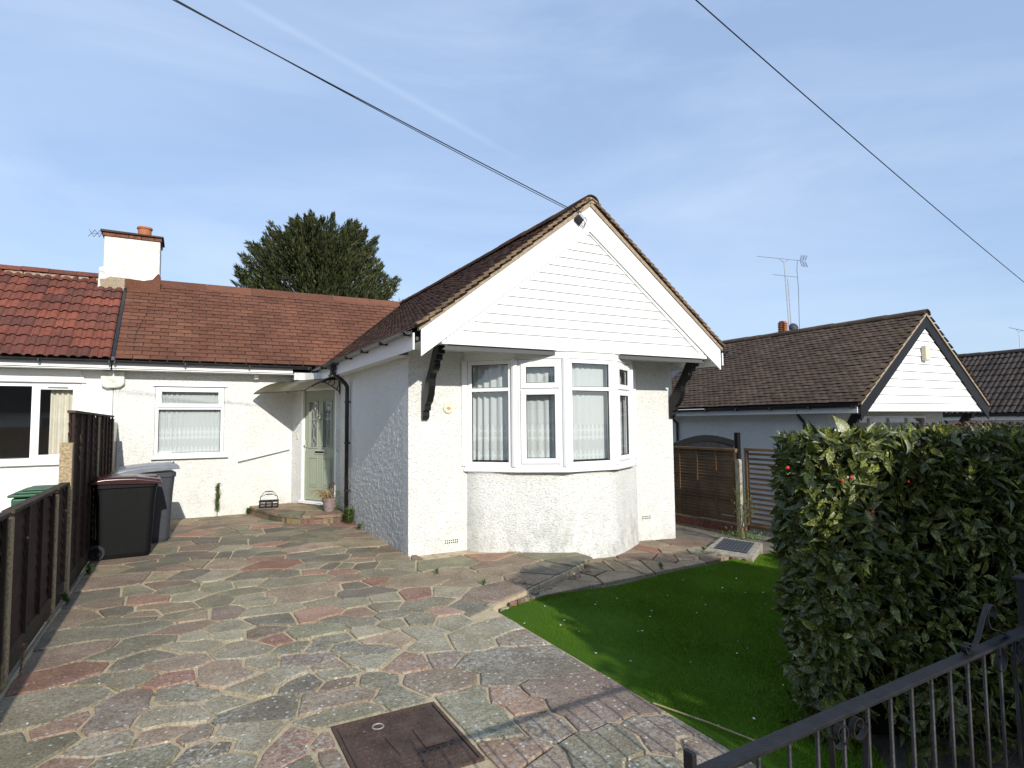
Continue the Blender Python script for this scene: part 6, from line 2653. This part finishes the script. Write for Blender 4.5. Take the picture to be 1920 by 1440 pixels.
def hsurf(n):
    """points on the face, end and top of the hedge with outward directions"""
    o = []
    for _ in range(n):
        r_ = lrng.random()
        if r_ < .62:
            x = HX0 + .05 + (HX1 - HX0 - .05) * lrng.random() ** 1.25
            z = hz0(x) + .05 + (HZ - hz0(x) - .04) * lrng.random() ** .9
            y = hfy(x) + .07 * mnoise.noise(Vector((x * 1.8, z * 1.8, 0))) + ((.10 if x < HX0 + .3 else -.16) * max(0, .6 - z) / .6) + .45 * max(0, .22 - (x - HX0))
            d = Vector((lrng.normal(0, .35), -1, lrng.normal(.35, .45)))
            if x < HX0 + .25:
                d.x -= .8
            dep = lrng.exponential(.06)
            p = Vector((x, y + dep, z))
        elif r_ < .80:
            t_ = lrng.random()
            z = hz0(3) + .05 + (HZ - hz0(3) - .05) * lrng.random()
            y = HY0 + .1 + .50 * t_
            x = HX0 + .36 * (t_ ** 1.2) + .06 * mnoise.noise(Vector((y * 2, z * 2, 5))) + (.14 * max(0, .6 - z) / .6)
            d = Vector((-1, lrng.normal(-.3, .4), lrng.normal(.3, .4)))
            p = Vector((x + lrng.exponential(.05), y, z))
        else:
            x = HX0 + .1 + (HX1 - HX0 - .1) * lrng.random() ** 1.2
            y = hfy(x) + .05 + (HY1 - .1 - hfy(x)) * lrng.random()
            if x < HX0 + .36 * (max(0, (y - HY0 - .1) / .5)) ** 1.2:
                continue
            z = HZ - .02 - .10 * max(0, .35 - (x - HX0)) / .35 + .035 * mnoise.noise(Vector((x * 3, y * 3, 0)))
            d = Vector((lrng.normal(0, .4), lrng.normal(-.2, .4), 1))
            p = Vector((x, y, z - lrng.exponential(.03)))
        o.append((p, d.normalized()))
    return o


lv_list = []   # (matrix 3x3 , pos, template index)
stem = MB()
for p, d in hsurf(3900):
    k = int(lrng.integers(4, 8))
    a0_ = lrng.random() * 6.28
    bx = d.orthogonal().normalized()
    by = d.cross(bx)
    if lrng.random() < .30 and HX0 + .65 < p.x < 6:
        q = p - d * .28 + Vector((0, 0, -.12))
        stem.tube([q, p - d * .1, p], [.006, .005, .003], 4, caps=False)
    for i in range(k):
        a = a0_ + i * 2.4
        out_ = bx * math.cos(a) + by * math.sin(a)
        ang = lrng.uniform(.45, 1.35)
        ld = (d * math.cos(ang) + out_ * math.sin(ang))
        ld.z -= lrng.uniform(.0, .35)
        ld.normalize()
        nn = (d * math.sin(ang) - out_ * math.cos(ang) + Vector((lrng.normal(0, .3), lrng.normal(0, .3), lrng.normal(0, .3))))
        nn = (nn - ld * nn.dot(ld)).normalized()
        sd = ld.cross(nn)
        L_ = lrng.uniform(.045, .105) * (1.25 if lrng.random() < .2 else .9)
        wd = lrng.uniform(.75, 1.2)
        M3 = np.array([[sd.x * wd, ld.x, nn.x], [sd.y * wd, ld.y, nn.y], [sd.z * wd, ld.z, nn.z]]) * L_
        pos = p + ld * .006 - d * (i * .012)
        lv_list.append((M3, np.array(pos), int(lrng.integers(0, 4))))
stem.build('hedge_stems', 'hedgestem', hd_, kind='stuff')
# the 300 that show largest are leaves of their own
sc_l = []
for i, (M3, pos, ti) in enumerate(lv_list):
    q = proj(pos)
    if q is None or not (0 < q[0] < 1920 and 0 < q[1] < 1440) or pos[1] > hfy(pos[0]) + .10:
        sc_l.append(0)
        continue
    nrm = M3[:, 2] / np.linalg.norm(M3[:, 2])
    vd = np.array(CAM) - pos
    vd /= np.linalg.norm(vd)
    sc_l.append(abs(nrm @ vd) * np.linalg.norm(M3[:, 1]) / q[2] / (1 + 6 * max(0, pos[1] - hfy(pos[0]))))
order = np.argsort(sc_l)[::-1]
big = set(order[:300].tolist())
lmesh = []
for V_, F_ in leafs:
    o = np_mesh('leaf', V_, F_, 'aucuba')
    o.data.polygons.foreach_set('use_smooth', np.ones(len(F_), bool))
    lmesh.append(o.data)
    bpy.data.objects.remove(o)
VV, FF = [], []
off_ = 0
for i, (M3, pos, ti) in enumerate(lv_list):
    if i in big:
        M4 = Matrix(((*M3[0], pos[0]), (*M3[1], pos[1]), (*M3[2], pos[2]), (0, 0, 0, 1)))
        inst('leaf', lmesh[ti], M4, hd_)
    else:
        V_, F_ = leafs[ti]
        VV.append(V_ @ M3.T + pos)
        FF.append(F_ + off_)
        off_ += len(V_)
np_mesh('leaf', np.concatenate(VV), np.concatenate(FF), 'aucuba', hd_, kind='stuff', smooth=True)
# berries
for (u, v) in ((1579, 901), (1596, 895), (1703, 903), (1711, 898), (1716, 904), (1880, 857), (1477, 877), (1747, 1008), (1636, 960)):
    p = onplane(u, v, 1, HY0 - .045)
    for _ in range(6):
        p = onplane(u, v, 1, hfy(p.x) - .06)
    MB().lathe(p, [(.001, -.009), (.006, -.006), (.0085, 0), (.006, .006), (.001, .009)], 9).build('berry', 'berry', hd_, smooth=True)
# the tall stray leaf at the top
p = onplane(1698, 815, 1, HY0 - .35)
for s_, k in ((0, 1.0), (.6, .8), (-.6, .75)):
    M4 = Matrix.Translation(p + Vector((0, 0, -.09))) @ Matrix.Rotation(s_, 4, 'Z') @ Matrix.Rotation(R(82), 4, 'X') @ Matrix.Diagonal((.14 * k, .12 * k, .10, 1))
    inst('leaf', lmesh[0], M4, hd_)
# copper-brown hedge beyond
b2 = thing('copper_hedge', 'low reddish brown hedge top visible behind the laurel hedge', 'hedge', (12, 4.2, -.7))
VV, FF = [], []
off_ = 0
for i in range(5200):
    x = lrng.uniform(9.0, 16)
    y = lrng.uniform(3.6, 4.8)
    z = 1.62 - .01 * (x - 6) + lrng.normal(0, .02) - (lrng.exponential(.12) if lrng.random() < .5 else 0)
    V_, F_ = leafs[i % 4]
    A = Matrix.Rotation(lrng.uniform(0, 6.28), 3, 'Z') @ Matrix.Rotation(lrng.uniform(-1, 1.2), 3, 'X') @ Matrix.Rotation(lrng.uniform(-1, 1), 3, 'Y')
    M3 = np.array(A) * lrng.uniform(.05, .09)
    VV.append(V_ @ M3.T + np.array((x, y, z)))
    FF.append(F_ + off_)
    off_ += len(V_)
MAT['copper'] = leaf_mat('copper_leaf', (.06, .025, .018), (.12, .05, .035), rough=.6)
np_mesh('leaf', np.concatenate(VV), np.concatenate(FF), 'copper', b2, kind='stuff', smooth=True)
MB().box(9.1, 16, 3.75, 4.65, -.9, 1.44).build('shade_core', 'core', b2)  # plain near-black block added so the hedge looks shaded inside
# strands of dead grass at the foot of the hedge
b_ = MB()
for k in range(110):
    x = rs.uniform(3.3, 4.6)
    y = hfy(x) - rs.uniform(-.05, .12)
    z0_ = hz0(x) + rs.uniform(.0, .35)
    a = rs.uniform(-1, 1)
    l = rs.uniform(.15, .4)
    b_.tube([(x, y, z0_), (x + a * l * .5, y - .05, z0_ + l * .35), (x + a * l, y - .08, z0_ + rs.uniform(-.05, .2))], [.0018, .0015, .0008], 3, caps=False)
b_.build('dead_grass', 'deadstraw', hd_, kind='stuff')

# ================================================================== IRON GATE IN THE FOREGROUND
gate = thing('iron_gate', 'weathered black wrought iron gate with scrolls at the lower right', 'gate', (1.8, 1.06, zg(1.8)))
GA, GB = Vector((1.02, 1.045, 0)), Vector((2.86, 1.10, 0))
gd = (GB - GA).normalized()
GL = (GB - GA).length


def gp(s, z, o=0.0):
    return Vector((GA.x + gd.x * s + gd.y * o, GA.y + gd.y * s - gd.x * o, z))


def flat_bar(mb, pts, w_, t_):
    """flat iron following pts in the plane of the gate, w_ across the gate, t_ thick"""
    n = len(pts)
    for i, (s, z) in enumerate(pts):
        a = Vector(pts[max(0, i - 1)])
        b2_ = Vector(pts[min(n - 1, i + 1)])
        d_ = (b2_ - a).normalized() if (b2_ - a).length > 0 else Vector((1, 0))
        nn = Vector((-d_.y, d_.x)) * t_ / 2
        for sx in (1, -1):
            for o in (-w_ / 2, w_ / 2):
                mb.v.append(tuple(gp(s + nn.x * sx, z + nn.y * sx, o)))
    o_ = len(mb.v) - n * 4
    for i in range(n - 1):
        a = o_ + i * 4
        mb.f += [(a, a + 1, a + 5, a + 4), (a + 3, a + 2, a + 6, a + 7), (a + 2, a, a + 4, a + 6), (a + 1, a + 3, a + 7, a + 5)]
    mb.f += [(o_, o_ + 2, o_ + 3, o_ + 1), (o_ + n * 4 - 4, o_ + n * 4 - 3, o_ + n * 4 - 1, o_ + n * 4 - 2)]


def topz(s):
    return .915 + .012 * (s / GL)


rail = MB()
flat_bar(rail, [(s, topz(s)) for s in (.0, .4, .9, 1.4, GL)], .045, .012)
rail.v = [tuple(v) for v in rail.v]
rail.build('top_rail', 'rust', gate, bevel=.002)
b_ = MB()
flat_bar(b_, [(0, .12), (GL, .12)], .03, .010)
b_.build('bottom_rail', 'rust', gate)
b_ = MB()
flat_bar(b_, [(0.0, .06), (0.0, .975)], .030, .014)
b_.v = [tuple(v) for v in b_.v]
b_.build('end_stile', 'rust', gate, bevel=.003)
b_ = MB()
flat_bar(b_, [(GL, .04), (GL, 1.10)], .034, .03)
b_.build('hinge_stile', 'rust', gate, bevel=.003)
bar_s = []
s = .115
while s < GL - .05:
    bar_s.append(s)
    s += .118
for s in bar_s:
    b_ = MB().tube([gp(s, .125), gp(s, topz(s) - .006)], .0062, 8)
    b_.build('vertical_bar', 'rust', gate, smooth=True)


def spiral(cx, cz_, r0, r1, a0, a1, n=26):
    return [(cx + (r0 + (r1 - r0) * k / n) * math.cos(a0 + (a1 - a0) * k / n), cz_ + (r0 + (r1 - r0) * k / n) * math.sin(a0 + (a1 - a0) * k / n)) for k in range(n + 1)]


def heart(sc, zt, w_):
    for sg_ in (1, -1):
        cx = sc + sg_ * .043
        curl_ = [(sc + sg_ * .043 + (a - (sc + sg_ * .043)), z) for a, z in spiral(sc + sg_ * .043, zt - .048, .014, .040, -.6 if sg_ > 0 else math.pi + .6, (-.6 + 2 * math.pi + .55) if sg_ > 0 else (math.pi + .6 - 2 * math.pi - .55))]
        tail = [(sc + sg_ * .078, zt - .12), (sc + sg_ * .062, zt - .24), (sc + sg_ * .035, zt - .36), (sc + sg_ * .010, zt - .46)]
        b_ = MB()
        flat_bar(b_, curl_ + tail, .016, .004)
        b_.build('scroll', 'rust', gate)


heart(.61, topz(.7) - .008, .1)
heart(1.72, topz(1.7) - .008, .1)
# scrolls above the rail near the hinge
for (cx, cz_, r0, r1, a0, a1, tail) in ((1.30, topz(1.3) + .030, .010, .024, 2.2, -3.6, [(1.335, topz(1.3) + .012), (1.38, topz(1.38) + .045), (1.42, topz(1.4) + .10), (1.46, topz(1.4) + .145)]),
                                        (1.49, topz(1.5) + .105, .014, .050, -1.0, 4.3, [(1.53, topz(1.5) + .04), (1.60, topz(1.6) + .010)]),
                                        ):
    b_ = MB()
    flat_bar(b_, spiral(cx, cz_, r0, r1, a0, a1) + tail, .016, .004)
    b_.build('scroll', 'rust', gate)
b_ = MB()
flat_bar(b_, spiral(1.53, topz(1.5) - .065, .014, .048, 1.0, 7.6), .016, .004)
b_.build('scroll', 'rust', gate)
gps = thing('gate_post', 'dark square metal gate post at the right edge in front of the hedge', 'post', (2.93, 1.14, zg(2.9)))
pv_ = onplane(1905, 1112, 1, 1.14)
gps.location.x = 3.02
gps['_w'] = (3.02, 1.16, zg(2.9))
MB().box(2.97, 3.07, 1.12, 1.22, -.1, 1.06).build('post_shaft', 'rust', gps, bevel=.004)
MB().box(2.96, 3.08, 1.11, 1.23, 1.062, 1.075).build('post_cap', 'rust', gps, bevel=.003)

# ================================================================== TREE BEHIND
tr_ = thing('conifer_tree', 'broad dark conifer rising behind the brown wing roof', 'tree', (4.3, 23, 0))
tb = MB()
tb.tube([(4.3, 23, -.2), (4.35, 23.05, 3.5), (4.3, 23, 6), (4.5, 23, 8.3)], [.34, .26, .18, .05], 10)
trng = random.Random(8)
pl_c, pl_d = [], []
outl = [(-.5, 4.2, 2.2), (1.25, 5.2, 2.6)]


def half_w(z):
    # half width of the crown by height, from its silhouette
    pts = [(3.5, 4.2), (5.5, 4.3), (6.5, 4.1), (7.4, 3.6), (8.0, 3.2), (8.5, 2.8), (8.95, 2.3), (9.3, 1.5)]
    for (a, wa), (b2_, wb) in zip(pts, pts[1:]):
        if a <= z <= b2_:
            return wa + (wb - wa) * (z - a) / (b2_ - a)
    return .2


for k in range(460):
    z = trng.uniform(3.6, 8.9) if k > 110 else trng.uniform(7.7, 9.25)
    a = trng.uniform(0, 6.28)
    hw_ = half_w(z) * (.83 + .30 * mnoise.noise(Vector((math.cos(a) * 1.8, math.sin(a) * 1.8, z * .7)))) * (trng.uniform(.45, 1.0) ** .5)
    cx = 4.25 + (.35 if z > 8.3 else 0)
    tip = Vector((cx + hw_ * math.cos(a), 23 + hw_ * .9 * math.sin(a), z))
    root_ = Vector((4.3, 23, z - hw_ * .55 - .6))
    d_ = (tip - root_).normalized()
    pl_c.append(tip)
    pl_d.append(d_)
    if k % 4 == 0:
        tb.tube([root_, root_.lerp(tip, .6), tip], [.05, .03, .01], 5, caps=False)
tb.build('trunk', 'bark', tr_)
C_, D_ = np.array(pl_c), np.array(pl_d)
nper = 165
n = len(C_) * nper
ii = np.repeat(np.arange(len(C_)), nper)
g = np.random.default_rng(3)
back = g.uniform(0, 1.05, n) ** 1.1
pos = C_[ii] - D_[ii] * back[:, None] * 1.15 + g.normal(0, 1, (n, 3)) * (.02 + .20 * back[:, None])
dr_ = D_[ii] * 1.2 + g.normal(0, .40, (n, 3)) + np.array([-.1, 0, .40])
dr_ /= np.linalg.norm(dr_, axis=1)[:, None]
sd_ = np.cross(dr_, g.normal(0, 1, (n, 3)))
sd_ /= np.linalg.norm(sd_, axis=1)[:, None]
ln = g.uniform(.10, .26, n)[:, None]
wd_ = g.uniform(.014, .032, n)[:, None]
V = np.empty((n, 4, 3))
V[:, 0] = pos
V[:, 1] = pos + dr_ * ln * .45 + sd_ * wd_
V[:, 2] = pos + dr_ * ln
V[:, 3] = pos + dr_ * ln * .45 - sd_ * wd_
np_mesh('crown', V.reshape(-1, 3), np.arange(n * 4).reshape(-1, 4), 'conifer', tr_, kind='stuff')

# ================================================================== OVERHEAD WIRES
def sag(a, b2_, s_, n=24):
    return [a.lerp(b2_, k / n) - Vector((0, 0, 4 * s_ * (k / n) * (1 - k / n))) for k in range(n + 1)]


poleT = Vector((-21.56, -.9, 7.5))
ga_ = onplane(1078, 396, 1, GY - .06)
far1 = onplane(345, 0, 1, 3.0)
far1 = CAM + ray(345, 0) * 5.2
d1 = (far1 - ga_)
w1 = tag(MB().tube(sag(ga_, ga_ + d1 * 1.9, .05), .0065, 6).build('overhead_cable', 'wire'), 'upper left black service cable running down to the gable apex', 'cable')
g2 = ga_ + Vector((-.03, 0, -.02))
w2 = tag(MB().tube(sag(g2, ga_ + d1 * 1.9 + Vector((-.05, 0, .16)), .10), .0045, 6).build('overhead_cable', 'wire'), 'thinner second cable beside the service cable to the gable apex', 'cable')
e_ = CAM + ray(1920, 518) * 15.5
s_ = CAM + ray(1328, 0) * 7.5
dd_ = e_ - s_
w3 = tag(MB().tube(sag(s_ - dd_ * .5, s_ + dd_ * 1.6, .20), .0085, 6).build('overhead_cable', 'wire'), 'black cable crossing the sky at the upper right', 'cable')

# ================================================================== ACROSS THE STREET (seen in the glass, and added trees shading the hedge)
of = thing('board_fence', 'orange close-board fence across the street', 'fence', (-8, -10.8, 0))
for k in range(84):
    x = -15.5 + k * .15
    MB().box(x, x + .142, -10.83 + (.012 if k % 2 else 0), -10.81 + (.012 if k % 2 else 0), 0, 1.7).build('fence_board', 'orange', of)
oh = thing('bungalow', 'plain bungalow across the street', 'bungalow', (-6, -20, 0))
MB().box(-16, 9, -24, -17, -.1, 2.5).build('wall', 'smooth', oh)
b_ = MB()
b_.add([(-16.4, -16.6, 2.5), (9.4, -16.6, 2.5), (9.4, -20.5, 4.9), (-16.4, -20.5, 4.9), (9.4, -24.4, 2.5), (-16.4, -24.4, 2.5)], [(0, 1, 2, 3), (3, 2, 4, 5), (0, 3, 5), (1, 4, 2), (0, 5, 4, 1)])
b_.build('roof', 'tile_far', oh)
for x in (-12, -7, -2, 3):
    b_ = MB().box(x, x + 1.6, -17.0, -16.96, 1.0, 2.2)
    b_.build('window', 'dark', oh)


def shade_tree(name, label, x, y, zc, rx, ry, rz_, n, seed):
    t_ = thing(name, label, 'tree', (x, y, zg(x)))
    g = np.random.default_rng(seed)
    b_ = MB().tube([(x, y, zg(x) - .2), (x + .05, y, zc * .5), (x, y, zc + rz_ * .3)], [.14, .11, .04], 8)
    for k in range(10):
        a = k * .63
        b_.tube([(x, y, zc - rz_ * .7), (x + rx * .7 * math.cos(a), y + ry * .7 * math.sin(a), zc + rz_ * .3 * math.sin(k))], [.05, .01], 5)
    b_.build('trunk', 'bark', t_)
    u = g.normal(0, 1, (n, 3))
    u /= np.linalg.norm(u, axis=1)[:, None]
    r_ = g.random(n) ** (1 / 1.25)
    c = u * r_[:, None] * np.array([rx, ry, rz_]) + np.array([x, y, zc])
    d = g.normal(0, 1, (n, 3))
    d /= np.linalg.norm(d, axis=1)[:, None]
    s = np.cross(d, g.normal(0, 1, (n, 3)))
    s /= np.linalg.norm(s, axis=1)[:, None]
    l = g.uniform(.06, .14, n)[:, None]
    V = np.empty((n, 4, 3))
    V[:, 0] = c - d * l
    V[:, 1] = c + s * l * .5
    V[:, 2] = c + d * l
    V[:, 3] = c - s * l * .5
    np_mesh('crown', V.reshape(-1, 3), np.arange(n * 4).reshape(-1, 4), 'treeleaf', t_, kind='stuff')


# added trees out of view, placed to shade the gate, hedge and near lawn
shade_tree('shade_tree', 'added round shade tree, unseen, opposite the hedge', 4.7, -3.6, 2.80, 2.5, 1.2, 1.30, 15000, 1)
shade_tree('shade_tree', 'second added shade tree, unseen, farther along', 7.7, -3.7, 2.75, 2.3, 1.3, 1.3, 15000, 2)
